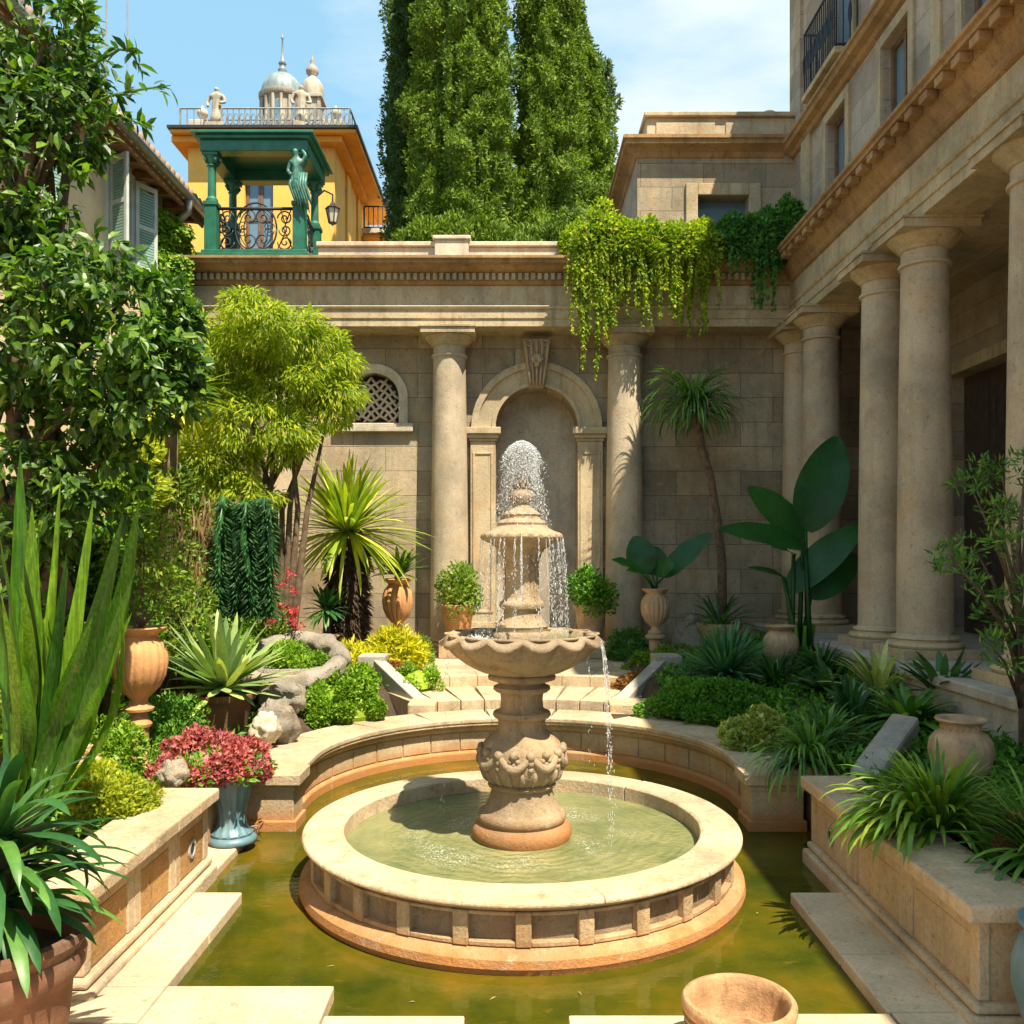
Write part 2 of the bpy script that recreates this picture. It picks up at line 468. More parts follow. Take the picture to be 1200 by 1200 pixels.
def dup(root, loc, rz=0, sc=1.0, label=None, parent=None):
    kids = [x for x in bpy.data.objects if x.parent == root]
    r = root.copy(); COL.objects.link(r)
    r.location = loc; r.rotation_euler = (0, 0, rz); r.scale = (sc,) * 3
    if parent: r.parent = parent
    if label: r['label'] = label
    for ch in kids:
        kk = [x for x in bpy.data.objects if x.parent == ch]
        d = ch.copy(); COL.objects.link(d); d.parent = r
        for g in kk:
            e = g.copy(); COL.objects.link(e); e.parent = d
    return r


class MB:
    def __init__(s):
        s.v = []; s.f = []

    def add(s, V, Fs):
        n = len(s.v)
        s.v += [tuple(p) for p in V]
        s.f += [[i + n for i in f] for f in Fs]
        return s

    def box(s, x0, x1, y0, y1, z0, z1):
        V = [(x, y, z) for z in (z0, z1) for y in (y0, y1) for x in (x0, x1)]
        return s.add(V, [[0, 2, 3, 1], [4, 5, 7, 6], [0, 1, 5, 4], [2, 6, 7, 3], [0, 4, 6, 2], [1, 3, 7, 5]])

    def hexa(s, b, t):
        return s.add(list(b) + list(t), [[3, 2, 1, 0], [4, 5, 6, 7]] + [[i, (i + 1) % 4, (i + 1) % 4 + 4, i + 4] for i in range(4)])

    def lathe(s, prof, seg=32, c=(0, 0, 0), fn=None, a0=0, a1=2 * PI):
        full = abs(a1 - a0 - 2 * PI) < 1e-6
        na = seg if full else seg + 1
        V = []
        for i, (r, z) in enumerate(prof):
            for j in range(na):
                a = a0 + (a1 - a0) * j / seg
                rr, zz = (r, z) if fn is None else fn(a, i, r, z)
                V.append((c[0] + rr * math.cos(a), c[1] + rr * math.sin(a), c[2] + zz))
        Fs = []
        for i in range(len(prof) - 1):
            for j in range(seg):
                j2 = (j + 1) % na
                Fs.append([i * na + j, i * na + j2, (i + 1) * na + j2, (i + 1) * na + j])
        return s.add(V, Fs)

    def sweep(s, path, prof, closed_prof=True, side=1):
        """prof (offset, z) carried along a 2-D path; positive offset = to the right of travel"""
        n = len(path)
        pts = [Vector(p) for p in path]
        rows = []
        for i in range(n):
            d1 = (pts[i] - pts[i - 1]).normalized() if i else None
            d2 = (pts[i + 1] - pts[i]).normalized() if i < n - 1 else None
            d1 = d1 or d2; d2 = d2 or d1
            n1 = Vector((d1.y, -d1.x)); n2 = Vector((d2.y, -d2.x))
            m = (n1 + n2).normalized()
            q = m / max(0.3, m.dot(n1))
            rows.append([(pts[i].x + q.x * o * side, pts[i].y + q.y * o * side, z) for o, z in prof])
        V = [p for r in rows for p in r]
        kk = len(prof)
        Fs = []
        for i in range(n - 1):
            for j in range(kk if closed_prof else kk - 1):
                j2 = (j + 1) % kk
                Fs.append([i * kk + j, (i + 1) * kk + j, (i + 1) * kk + j2, i * kk + j2])
        if closed_prof:
            Fs.append(list(range(kk))); Fs.append([(n - 1) * kk + j for j in range(kk)][::-1])
        return s.add(V, Fs)

    def tube(s, pts, rad, seg=8, cap=True):
        pts = [Vector(p) for p in pts]
        n = len(pts)
        rad = [rad] * n if not hasattr(rad, '__len__') else rad
        up = Vector((0, 0, 1))
        V = []
        prev = None
        for i in range(n):
            d = (pts[min(i + 1, n - 1)] - pts[max(i - 1, 0)]).normalized()
            if prev is None:
                a = d.orthogonal().normalized()
            else:
                a = (prev - d * prev.dot(d)).normalized()
            prev = a
            b = d.cross(a)
            for j in range(seg):
                t = 2 * PI * j / seg
                V.append(pts[i] + (a * math.cos(t) + b * math.sin(t)) * rad[i])
        Fs = []
        for i in range(n - 1):
            for j in range(seg):
                j2 = (j + 1) % seg
                Fs.append([i * seg + j, i * seg + j2, (i + 1) * seg + j2, (i + 1) * seg + j])
        if cap:
            Fs.append(list(range(seg))[::-1]); Fs.append([(n - 1) * seg + j for j in range(seg)])
        return s.add(V, Fs)

    def build(s, name, mat, parent=None, local=False, smooth=False, bevel=0.0, seg=2):
        o = raw(name, s.v, s.f, mat, smooth, bevel, seg)
        return put(o, parent, local)


def auto_smooth(o, ang=40):
    me = o.data
    me.polygons.foreach_set('use_smooth', [True] * len(me.polygons))
    try:
        me.set_sharp_from_angle(angle=R(ang))
    except Exception:
        pass
    return o


def holed(mb, u0, u1, v0, v1, holes, fn, depth):
    """wall sheet with rectangular openings and their reveals; fn(u, v, d) -> point"""
    us = sorted({u0, u1, *[h[0] for h in holes], *[h[1] for h in holes]})
    vs = sorted({v0, v1, *[h[2] for h in holes], *[h[3] for h in holes]})
    for a, b in zip(us, us[1:]):
        for q, w in zip(vs, vs[1:]):
            mu, mv = (a + b) / 2, (q + w) / 2
            if any(h[0] < mu < h[1] and h[2] < mv < h[3] for h in holes): continue
            mb.add([fn(a, q, 0), fn(b, q, 0), fn(b, w, 0), fn(a, w, 0)], [[0, 1, 2, 3]])
    for (a, b, q, w) in holes:
        for (p1, p2) in (((a, q), (b, q)), ((b, q), (b, w)), ((b, w), (a, w)), ((a, w), (a, q))):
            mb.add([fn(*p1, 0), fn(*p2, 0), fn(*p2, depth), fn(*p1, depth)], [[0, 1, 2, 3]])


def arch_wall(mb, x0, x1, z0, z1, cx, hw, spring, y, depth, zb=None, seg=20):
    zb = z0 if zb is None else zb
    q = lambda a, b, c_, d: mb.add([a, b, c_, d], [[0, 1, 2, 3]])
    q((x0, y, z0), (cx - hw, y, z0), (cx - hw, y, z1), (x0, y, z1))
    q((cx + hw, y, z0), (x1, y, z0), (x1, y, z1), (cx + hw, y, z1))
    if zb > z0: q((cx - hw, y, z0), (cx + hw, y, z0), (cx + hw, y, zb), (cx - hw, y, zb))
    arc = [(cx + hw * math.cos(PI - PI * i / seg), spring + hw * math.sin(PI * i / seg)) for i in range(seg + 1)]
    for (a, b), (c_, d) in zip(arc, arc[1:]):
        q((a, y, b), (c_, y, d), (c_, y, z1), (a, y, z1))
    pts = [(cx - hw, zb)] + arc + [(cx + hw, zb)]
    for (a, b), (c_, d) in zip(pts, pts[1:] + pts[:1]):
        q((a, y, b), (c_, y, d), (c_, y + depth, d), (a, y + depth, b))


def arch_ring(mb, cx, spring, y0, y1, r0, r1, seg=24, a0=0, a1=PI):
    for i in range(seg):
        a, b = a0 + (a1 - a0) * i / seg, a0 + (a1 - a0) * (i + 1) / seg
        def pt(r, t, y): return (cx + r * math.cos(t), y, spring + r * math.sin(t))
        mb.add([pt(r0, a, y0), pt(r1, a, y0), pt(r1, b, y0), pt(r0, b, y0), pt(r0, a, y1), pt(r1, a, y1), pt(r1, b, y1), pt(r0, b, y1)],
               [[0, 3, 2, 1], [0, 4, 7, 3], [1, 2, 6, 5]])
    for t in (a0, a1):
        mb.add([pt(r0, t, y0), pt(r1, t, y0), pt(r1, t, y1), pt(r0, t, y1)], [[0, 1, 2, 3]])


# ------------------------------------------------------------------ foliage
def unit(v):
    return v / np.maximum(np.linalg.norm(v, axis=1, keepdims=True), 1e-9)


def leaf_arrays(Pp, D, N, L, Wd, fold=0.2, big=False, droop=0.15):
    n = len(Pp)
    D = unit(D); N = unit(N - D * (N * D).sum(1, keepdims=True)); B = np.cross(D, N)
    L = np.broadcast_to(np.asarray(L, dtype=float), (n,))[:, None]; Wd = np.broadcast_to(np.asarray(Wd, dtype=float), (n,))[:, None] * 0.5
    if not big:
        V = np.stack([Pp, Pp + D * L * 0.45 + B * Wd + N * Wd * fold, Pp + D * L - N * L * droop * 0.6, Pp + D * L * 0.45 - B * Wd + N * Wd * fold], 1)
        i = np.arange(n)[:, None] * 4
        return V.reshape(-1, 3), [i + np.array([[0, 1, 2]]), i + np.array([[0, 2, 3]])]
    rows = [Pp]
    for t, w, dr in ((0.28, 0.85, 0.02), (0.62, 0.95, 0.10)):
        m = Pp + D * L * t - N * L * droop * dr * 6
        rows += [m + B * Wd * w + N * Wd * fold, m, m - B * Wd * w + N * Wd * fold]
    rows.append(Pp + D * L * 0.97 - N * L * droop * 1.6)
    V = np.stack(rows, 1)
    i = np.arange(n)[:, None] * 8
    return V.reshape(-1, 3), [i + np.array([[0, 1, 2]]), i + np.array([[0, 2, 3]]), i + np.array([[1, 4, 5, 2]]), i + np.array([[2, 5, 6, 3]]),
                              i + np.array([[4, 7, 5]]), i + np.array([[5, 7, 6]])]


class LM:
    """collects many arrays into one mesh"""
    def __init__(s):
        s.V = []; s.F = []; s.n = 0; s.smooth = False

    def add(s, V, Fs):
        s.V.append(np.asarray(V, dtype=np.float32).reshape(-1, 3))
        for f in Fs: s.F.append(np.asarray(f) + s.n)
        s.n += len(s.V[-1])
        return s

    def leaves(s, *a, **k):
        return s.add(*leaf_arrays(*a, **k))

    def build(s, name, mat, parent=None, local=False, smooth=False):
        o = raw(name, np.concatenate(s.V), s.F, mat, smooth or s.smooth)
        return put(o, parent, local)


def rand_dirs(n, up=0.0):
    v = rng.normal(size=(n, 3)); v[:, 2] += up
    return unit(v)


def bush_points(n, cen, rad, clumps=14, cr=0.42, hemi=True, depth=0.35):
    """points over many overlapping clumps spread on an ellipsoid; returns positions and outward normals"""
    cen = np.asarray(cen, float); rad = np.asarray(rad, float)
    d = rand_dirs(clumps)
    if hemi: d[:, 2] = np.abs(d[:, 2]) * 0.95 - 0.05
    cs = d * (0.62 + 0.25 * rng.random((clumps, 1)))
    ids = rng.integers(0, clumps, n)
    dd = unit(rand_dirs(n) + d[ids] * 0.55)
    size = cr * (0.65 + 0.7 * rng.random(clumps))
    q = cs[ids] + dd * size[ids][:, None] * (1 - depth * rng.random((n, 1)) ** 2)
    Pp = cen + q * rad
    return Pp, unit(dd * 0.7 + unit(q) * 0.5)


def bush(lm, n, cen, rad, leaf=0.04, wid=0.5, clumps=14, cr=0.42, hemi=True, big=False, up=0.35, flat=0.6, zmin=None, droop=0.15):
    Pp, Nn = bush_points(n, cen, rad, clumps, cr, hemi)
    if zmin is not None:
        kkeep = Pp[:, 2] > zmin
        Pp, Nn = Pp[kkeep], Nn[kkeep]
    m = len(Pp)
    D = unit(Nn * 0.7 + rand_dirs(m) * 0.8 + np.array([0, 0, up]))
    Nl = unit(Nn * flat + rand_dirs(m) * 0.5 + np.array([0, 0, 0.4]))
    L = leaf * (0.6 + 0.8 * rng.random(m))
    lm.leaves(Pp, D, Nl, L, L * wid, big=big, droop=droop)
    return Pp


def core(cen, rad, mat, name, parent, hemi=True, sub=3, amp=0.16, freq=3.0):
    """inner leafy body that closes a dense bush"""
    mb = MB()
    seg, rows = (44, 22) if amp > .2 else (20, 10)
    prof = []
    V, Fs = [], []
    for i in range(rows + 1):
        t = PI * 0.5 * i / rows if hemi else PI * i / rows
        for j in range(seg):
            a = 2 * PI * j / seg
            d = Vector((math.sin(t) * math.cos(a), math.sin(t) * math.sin(a), math.cos(t)))
            r = 1 + amp * noise.noise(d * freq + Vector(cen)) + (amp * .35 * noise.noise(d * freq * 3.7 + Vector(cen)) + amp * .18 * noise.noise(d * freq * 9 + Vector(cen)) if amp > .2 else 0)
            V.append((cen[0] + d.x * rad[0] * r, cen[1] + d.y * rad[1] * r, cen[2] + d.z * rad[2] * r))
    for i in range(rows):
        for j in range(seg):
            Fs.append([i * seg + j, (i + 1) * seg + j, (i + 1) * seg + (j + 1) % seg, i * seg + (j + 1) % seg])
    return V, Fs


def blade_rows(base, az, el, L, Wd, droop, seg=7, fold=0.25, taper=(0.55, 1.0, 0.92, 0.6), twist=0.0, wmid=None):
    """one strap leaf bending over under its weight"""
    V = []
    p = np.array(base, float)
    e = el
    dl = L / seg
    wk = np.interp(np.linspace(0, 1, seg + 1), [0, 0.3, 0.65, 0.88, 1.0], [taper[0], taper[1], taper[2], taper[3], 0.02])
    for i in range(seg + 1):
        d = np.array([math.cos(az) * math.cos(e), math.sin(az) * math.cos(e), math.sin(e)])
        side = np.array([-math.sin(az), math.cos(az), 0])
        nn = np.cross(d, side)
        if twist:
            tt = twist * i / seg
            side, nn = side * math.cos(tt) + nn * math.sin(tt), nn * math.cos(tt) - side * math.sin(tt)
        w = Wd * 0.5 * wk[i]
        V += [p + side * w - nn * w * fold, p, p - side * w - nn * w * fold]
        p = p + d * dl
        e -= droop / seg * (0.4 + 1.2 * i / seg)
    return V


def blades(lm, specs, seg=7, fold=0.25, taper=(0.55, 1.0, 0.92, 0.6)):
    V = []
    lm.smooth = True
    for sp_ in specs:
        V.append(blade_rows(*sp_[:6], seg=seg, fold=fold, taper=taper, twist=sp_[6] if len(sp_) > 6 else 0))
    V = np.array(V)
    n = len(V)
    kk = (seg + 1) * 3
    i0 = np.arange(n)[:, None] * kk
    Fs = []
    for r in range(seg):
        a = r * 3
        Fs.append(i0 + np.array([[a, a + 3, a + 4, a + 1]])); Fs.append(i0 + np.array([[a + 1, a + 4, a + 5, a + 2]]))
    lm.add(V.reshape(-1, 3), Fs)
    return lm


def rosette(lm, c_, n, L, Wd, el=(10, 85), droop=(0.3, 1.2), r0=0.03, seg=7, fold=0.25, taper=(0.55, 1.0, 0.92, 0.6), azs=None, twist=0.3):
    sp_ = []
    for i in range(n):
        az = i * 2.39996 + random.uniform(-0.2, 0.2) if azs is None else random.uniform(*azs)
        t = random.random()
        e = R(el[0] + (el[1] - el[0]) * t)
        Li = L * random.uniform(0.75, 1.1)
        b = (c_[0] + r0 * math.cos(az) * (1 - t * .6), c_[1] + r0 * math.sin(az) * (1 - t * .6), c_[2] + random.uniform(0, 0.04))
        sp_.append((b, az, e, Li, Wd * random.uniform(0.75, 1.15), random.uniform(*droop), random.uniform(-twist, twist)))
    return blades(lm, sp_, seg, fold, taper)


def bough(lm, pts, n, leaf, wid=0.35, spread=0.05, big=True, hang=0.4):
    """leaves set along a twig"""
    pts = np.array([list(p) for p in pts], float)
    segn = len(pts) - 1
    t = rng.random(n) * segn
    i = np.minimum(t.astype(int), segn - 1)
    f = (t - i)[:, None]
    Pp = pts[i] * (1 - f) + pts[i + 1] * f
    d = unit(pts[i + 1] - pts[i])
    D = unit(d * 0.5 + rand_dirs(n) * 0.9 + np.array([0, 0, -hang]))
    Nl = unit(rand_dirs(n) * 0.6 + np.array([0, 0, 1.0]))
    L = leaf * (0.6 + 0.6 * rng.random(n))
    lm.leaves(Pp + rand_dirs(n) * spread * rng.random((n, 1)), D, Nl, L, L * wid, big=big)

# ================================================================== ground, water, paving
g = MB().add([(-600, -300, -0.32), (600, -300, -0.32), (600, 1500, -0.32), (-600, 1500, -0.32)], [[0, 1, 2, 3]])
struct(g.build('ground', M['soil']))
g = MB().add([(-2.3, 3.4, 0), (2.3, 3.4, 0), (2.3, 9.2, 0), (-2.3, 9.2, 0)], [[0, 1, 2, 3]])
struct(g.build('water', M['pool']))


def slab(mb, x0, x1, y0, y1, z1=0.06, z0=-0.3, gap=0.004):
    mb.box(x0 + gap, x1 - gap, y0 + gap, y1 - gap, z0, z1)


pv = MB()
# left walk beside the planter, right walk, near paving with its stepped edge
for a, b in ((4.05, 4.62), (4.62, 5.18)): slab(pv, -1.97, -1.567, a, b)
slab(pv, -1.97, -1.567, 3.74, 4.05)
slab(pv, -1.567, -0.81, 3.66, 4.05, 0.064)
slab(pv, -0.81, -0.21, 3.30, 3.80, 0.058)
slab(pv, -0.21, 0.22, 3.20, 3.70, 0.03)
slab(pv, 0.22, 0.90, 3.20, 3.80, 0.06)
slab(pv, 0.90, 1.59, 3.25, 3.82, 0.057)
for a, b in ((4.38, 5.18), (3.82, 4.38)): slab(pv, 1.576, 2.02, a, b)
slab(pv, 1.59, 2.45, 3.10, 3.82, 0.062)
slab(pv, 2.45, 3.3, 3.10, 3.74, 0.057)
for r in range(9):
    y1 = 3.22 - r * 0.55
    x = -5.2 + 0.3 * (r % 2)
    while x < 5.4:
        w = random.uniform(0.7, 1.0)
        top = 3.2 if r else None
        slab(pv, x, x + w, y1 - 0.55, y1 - (0.02 if r == 0 else 0), 0.055 + random.uniform(-.004, .004))
        x += w
slab(pv, -3.4, -1.567, 3.22, 3.73, 0.058)
struct(pv.build('paving', M['pave'], bevel=0.008))
# narrow ledges outside the planters
lg = MB()
slab(lg, -2.6, -1.85, 5.59, 6.50, 0.05)
slab(lg, -2.05, -1.86, 5.18, 5.59, 0.045)
struct(lg.build('ledge_paving', M['pave'], bevel=0.01))

# planting beds
PCX, PCY = 0.05, 7.15


def sink(x, y):
    r = math.hypot(x - PCX, y - PCY)
    a = 0.14 * min(1, max(0, (2.45 - r) / 0.3)) if y > 6.7 else 0
    b = 0.35 * min(1, max(0, (1.45 - abs(x)) / 0.25)) if y > 9 else 0
    return max(a, b)


def soil_l(x, y):
    t = min(1, max(0, (y - 7.5) / 4))
    h = 0.47 - 0.05 * min(1, max(0, (y - 6) / 1.0)) + 0.22 * t + 0.10 * min(1, max(0, (-x - 2.6) / 1.5))
    return h - sink(x, y)


def soil_r(x, y):
    return 0.47 + 0.20 * min(1, max(0, (y - 7.5) / 3)) + 0.20 * min(1, max(0, (x - 2.6) / 1.0)) - sink(x, y)


def bed(x0, x1, y0, y1, hf, name, st=0.12):
    nx, ny = int((x1 - x0) / st), int((y1 - y0) / st)
    V, Fs = [], []
    idx = {}
    for j in range(ny + 1):
        for i in range(nx + 1):
            x, y = x0 + (x1 - x0) * i / nx, y0 + (y1 - y0) * j / ny
            V.append((x, y, hf(x, y) + 0.03 * noise.noise(Vector((x * 3, y * 3, 0)))))
    def ok(x, y):
        r = math.hypot(x - PCX, y - PCY)
        if y > PCY and r < 1.85: return False
        if 6.6 < y <= PCY and abs(x - PCX) < 1.85: return False
        if y <= 6.62 and abs(x) < 2.2 and y > 5.45: return False
        if y <= 5.5 and abs(x) < 2.0: return False
        return True
    for j in range(ny):
        for i in range(nx):
            x, y = x0 + (x1 - x0) * (i + .5) / nx, y0 + (y1 - y0) * (j + .5) / ny
            if ok(x, y):
                a = j * (nx + 1) + i
                Fs.append([a, a + 1, a + nx + 2, a + nx + 1])
    return struct(raw(name, V, Fs, M['soil'], True))


bed(-4.95, -0.9, 4.05, 12.9, soil_l, 'soil_bed')
bed(0.95, 3.66, 3.98, 12.9, soil_r, 'soil_bed')

# terrace behind the steps
tr = MB().box(-1.75, 1.85, 10.45, 13.3, -0.2, 0.60)
struct(tr.build('terrace', M['pave_g'], bevel=0.015))
# curved steps
st = thing('garden_steps', 'two curved pale stone steps between low sloping cheek walls behind the pool', 'steps', (PCX, 9.4, 0))
for (r0, r1, z1, mt) in ((2.10, 3.36, 0.485, 'coping'),):
    m = MB(); nseg = 9
    a0, a1 = R(62), R(118)
    for q in range(nseg):
        b0 = a0 + (a1 - a0) * q / nseg + 0.0008; b1 = a0 + (a1 - a0) * (q + 1) / nseg - 0.0008
        path = [(PCX + r0 * math.cos(b0 + (b1 - b0) * t / 3), PCY + r0 * math.sin(b0 + (b1 - b0) * t / 3)) for t in range(4)]
        m.sweep(path, [(0.20, 0.1), (0.20, z1), (1.3, z1), (1.3, 0.1)])
    m.build('step', M['coping'], st, bevel=0.004, seg=1)
m = MB(); nseg = 7
for q in range(nseg):
    b0 = R(70) + R(40) * q / nseg + 0.0008; b1 = R(70) + R(40) * (q + 1) / nseg - 0.0008
    path = [(PCX + 3.25 * math.cos(b0 + (b1 - b0) * t / 3), PCY + 3.25 * math.sin(b0 + (b1 - b0) * t / 3)) for t in range(4)]
    m.sweep(path, [(0.0, 0.1), (0.0, 0.607), (0.5, 0.607), (0.5, 0.1)])
m.build('step', M['coping'], st, bevel=0.004, seg=1)

# pool wall with coping
pw = thing('pool_wall', 'horseshoe shaped low stone wall with square end piers curving behind the fountain basin', 'pool wall', (PCX, 8.9, 0))
arc = [(PCX + 1.70 * math.cos(PI - PI * i / 36), PCY + 1.70 * math.sin(PI - PI * i / 36)) for i in range(37)]
full = [(PCX - 1.70, 6.56)] + arc + [(PCX + 1.70, 6.56)]
m = MB()
m.sweep(full, [(0, -0.3), (0, 0.07), (-0.035, 0.09), (-0.035, 0.27), (-0.0, 0.29), (-0.0, 0.335), (-0.3, 0.335), (-0.3, -0.3)], side=1)
for s_ in (-1, 1):
    x0, x1 = sorted((PCX + s_ * 1.655, PCX + s_ * 2.04))
    m.box(x0, x1, 6.52, 6.80, -0.3, 0.332)
    m.box(x0 - 0.02, x1 + 0.02, 6.50, 6.82, -0.3, 0.075)
    m.box(x0 - 0.015, x1 + 0.015, 6.505, 6.815, 0.285, 0.33)
m.build('wall', M['curb'], pw, bevel=0.01)
# joints: upright courses as thin grooves between blocks laid as shallow facing stones
m = MB()
for i in range(0, 36, 2):
    a, b = arc[i], arc[i + 2]
    mid = arc[i + 1]
    g0 = 0.03
    A = Vector(a).lerp(Vector(mid), g0); B = Vector(b).lerp(Vector(mid), g0)
    m.sweep([tuple(A), mid, tuple(B)], [(-0.034, 0.092), (-0.022, 0.096), (-0.022, 0.262), (-0.034, 0.266), (-0.06, 0.266), (-0.06, 0.092)])
m.build('facing_stones', M['curb'], pw, bevel=0.004, seg=1)
m = MB()
cp = [(0.055, 0.338), (0.055, 0.36), (0.065, 0.37), (0.065, 0.405), (0.05, 0.413), (-0.42, 0.413), (-0.42, 0.338)]
for i in range(0, 36, 4):
    seg_ = [arc[i]] + arc[i + 1:i + 4] + [arc[i + 4]]
    seg_ = [Vector(p) for p in seg_]
    seg_[0] = seg_[0].lerp(seg_[1], 0.012); seg_[-1] = seg_[-1].lerp(seg_[-2], 0.012)
    m.sweep([tuple(p) for p in seg_], cp)
m.sweep([(PCX - 1.70, 6.80), (PCX - 1.70, PCY - 0.003)], cp)
m.sweep([(PCX + 1.70, PCY - 0.003), (PCX + 1.70, 6.80)], cp)
for s_ in (-1, 1):
    x0, x1 = sorted((PCX + s_ * 1.60, PCX + s_ * 2.12))
    m.box(x0, x1, 6.465, 6.797, 0.338, 0.4165)
m.build('coping', M['coping'], pw, bevel=0.008)

# cheek walls by the steps
for s_, lab in ((-1, 'low sunlit stone cheek wall sloping down to the steps on the left, golden shrub behind it'),
                (1, 'low shaded stone cheek wall sloping down to the steps on the right beside the dark hedge mound')):
    t = thing('cheek_wall', lab, 'low wall', (PCX + s_ * 1.5, 9.9, 0.4), group='cheek walls of the garden steps')
    A = Vector((s_ * 0.98 + PCX, 9.30)); B = Vector((s_ * 1.62 + PCX, 10.35))
    d = (B - A).normalized(); n_ = Vector((d.y, -d.x)) * 0.07
    b = [(*(A - n_), 0.3), (*(A + n_), 0.3), (*(B + n_), 0.3), (*(B - n_), 0.3)]
    tt = [(*(A - n_), 0.47), (*(A + n_), 0.47), (*(B + n_), 0.80), (*(B - n_), 0.80)]
    m = MB().hexa(b, tt)
    m.build('sloping_wall', M['grave'], t, bevel=0.012)
    m = MB().box(B.x - 0.16 + s_ * .08, B.x + 0.16 + s_ * .08, B.y - 0.05, B.y + 0.28, 0.3, 0.84)
    m.build('end_block', M['grave'], t, bevel=0.015)
    m = MB().box(A.x - 0.12 + s_ * .04, A.x + 0.30 * 1 + s_ * .12 - .06, A.y - 0.24, A.y + 0.12, 0.3, 0.50)
    m.build('foot_block', M['coping'], t, bevel=0.02)


# planters
def planter(s_, lab, y0, y1, xin, xout, cross):
    """s_ = -1 left, 1 right; xin = wall face towards the water"""
    t = thing('stone_planter', lab, 'planter', (s_ * (xin + 0.3), (y0 + y1) / 2, 0))
    X = lambda v: s_ * v
    m = MB()
    def bx(a, b, *r):
        lo, hi = sorted((X(a), X(b))); m.box(lo, hi, *r)
    bx(xin + .012, xin + 0.3, y0 + .012, y1 - .012, -0.3, 0.475)
    if cross: bx(xin + 0.3, xout, y0 + .012, y0 + 0.3, -0.3, 0.475); bx(xin + .3, xin + 1.0, y1 - .3, y1 - .012, -.3, .475)
    m.build('wall', M['curb'] if s_ < 0 else M['curb'], t, bevel=0.008)
    m = MB()
    bx(xin - 0.06, xin + 0.2, y0 - 0.05, y1 - 0.002, -0.3, 0.09)
    bx(xin - 0.03, xin + 0.2, y0 - 0.03, y1 - 0.002, 0.094, 0.135)
    if cross: bx(xin + 0.203, xout, y0 - 0.05, y0 + 0.2, -0.3, 0.09)
    m.build('plinth', M['coping'], t, bevel=0.015)
    m = MB()
    n = 3
    L = (y1 - y0) / n
    for i in range(n):   # face framing and sunk panels
        a, b = y0 + L * i, y0 + L * (i + 1)
        bx(xin, xin + .05, a + 0.003, a + 0.075, 0.138, 0.475)
        bx(xin, xin + .05, b - 0.075, b - 0.003, 0.138, 0.475)
        bx(xin, xin + .05, a + 0.078, b - 0.078, 0.395, 0.475)
    m.build('frame_stones', M['coping'], t, bevel=0.006)
    m = MB()
    for i in range(n):
        a, b = y0 + L * i, y0 + L * (i + 1)
        bx(xin + .006, xin + .05, a + 0.082, b - 0.082, 0.14, 0.39)
    m.build('panels', M['panel'] if s_ < 0 else M['curb'], t, bevel=0.006)
    m = MB()
    nn = 5
    L = (y1 - y0 + 0.07) / nn
    for i in range(nn):
        bx(xin - 0.065, xin + 0.30, y0 - 0.05 + L * i + .002, y0 - 0.05 + L * (i + 1) - .002, 0.480, 0.555)
    if cross:
        for i in range(3):
            a = xin + 0.303 + i * 0.5
            bx(a, a + 0.497, y0 - 0.05, y0 + 0.28, 0.480, 0.555)
    m.build('coping', M['coping'], t, bevel=0.012)
    # round drain hole with a dark throat
    m = MB()
    cy = y0 + (y1 - y0) * 0.83
    m2 = MB()
    for mb_, r0, r1, dx in ((m, 0.038, 0.055, -0.004),):
        ring = []
        for (rr, xo) in ((r0, -0.004), (r1, -0.004), (r1, 0.02), (r0, 0.02)):
            ring.append([(X(xin + xo), cy + rr * math.cos(a * PI / 12), 0.27 + rr * math.sin(a * PI / 12)) for a in range(24)])
        V = [p for q in ring for p in q]
        mb_.add(V, [[i * 24 + j, i * 24 + (j + 1) % 24, ((i + 1) % 4) * 24 + (j + 1) % 24, ((i + 1) % 4) * 24 + j] for i in range(4) for j in range(24)])
    m.build('drain_ring', M['grave'], t, bevel=0)
    m2.add([(X(xin + 0.003), cy + .038 * math.cos(a * PI / 12), .27 + .038 * math.sin(a * PI / 12)) for a in range(24)], [list(range(24))])
    m2.build('drain_hole', M['dark'], t)
    return t


planter(-1, 'long sunlit stone planter wall with rust orange panels left of the pool', 3.96, 5.57, 1.90, 3.4, True)
planter(1, 'long shaded stone planter wall with strap leaves spilling over its coping', 3.75, 5.88, 1.93, 3.4, True)

# retaining returns between planters and piers
for s_, lab in ((-1, 'short stone retaining wall behind the blue urn'), (1, 'short dark retaining wall between the right planter and the pool wall pier')):
    x0, x1 = sorted((s_ * 2.10 + PCX, s_ * 2.35 + PCX))
    m = MB().box(x0, x1, 5.58 if s_ < 0 else 5.89, 6.9, -0.3, 0.44)
    tag(m.build('retaining_wall', M['curb'], bevel=0.01), lab, 'wall')


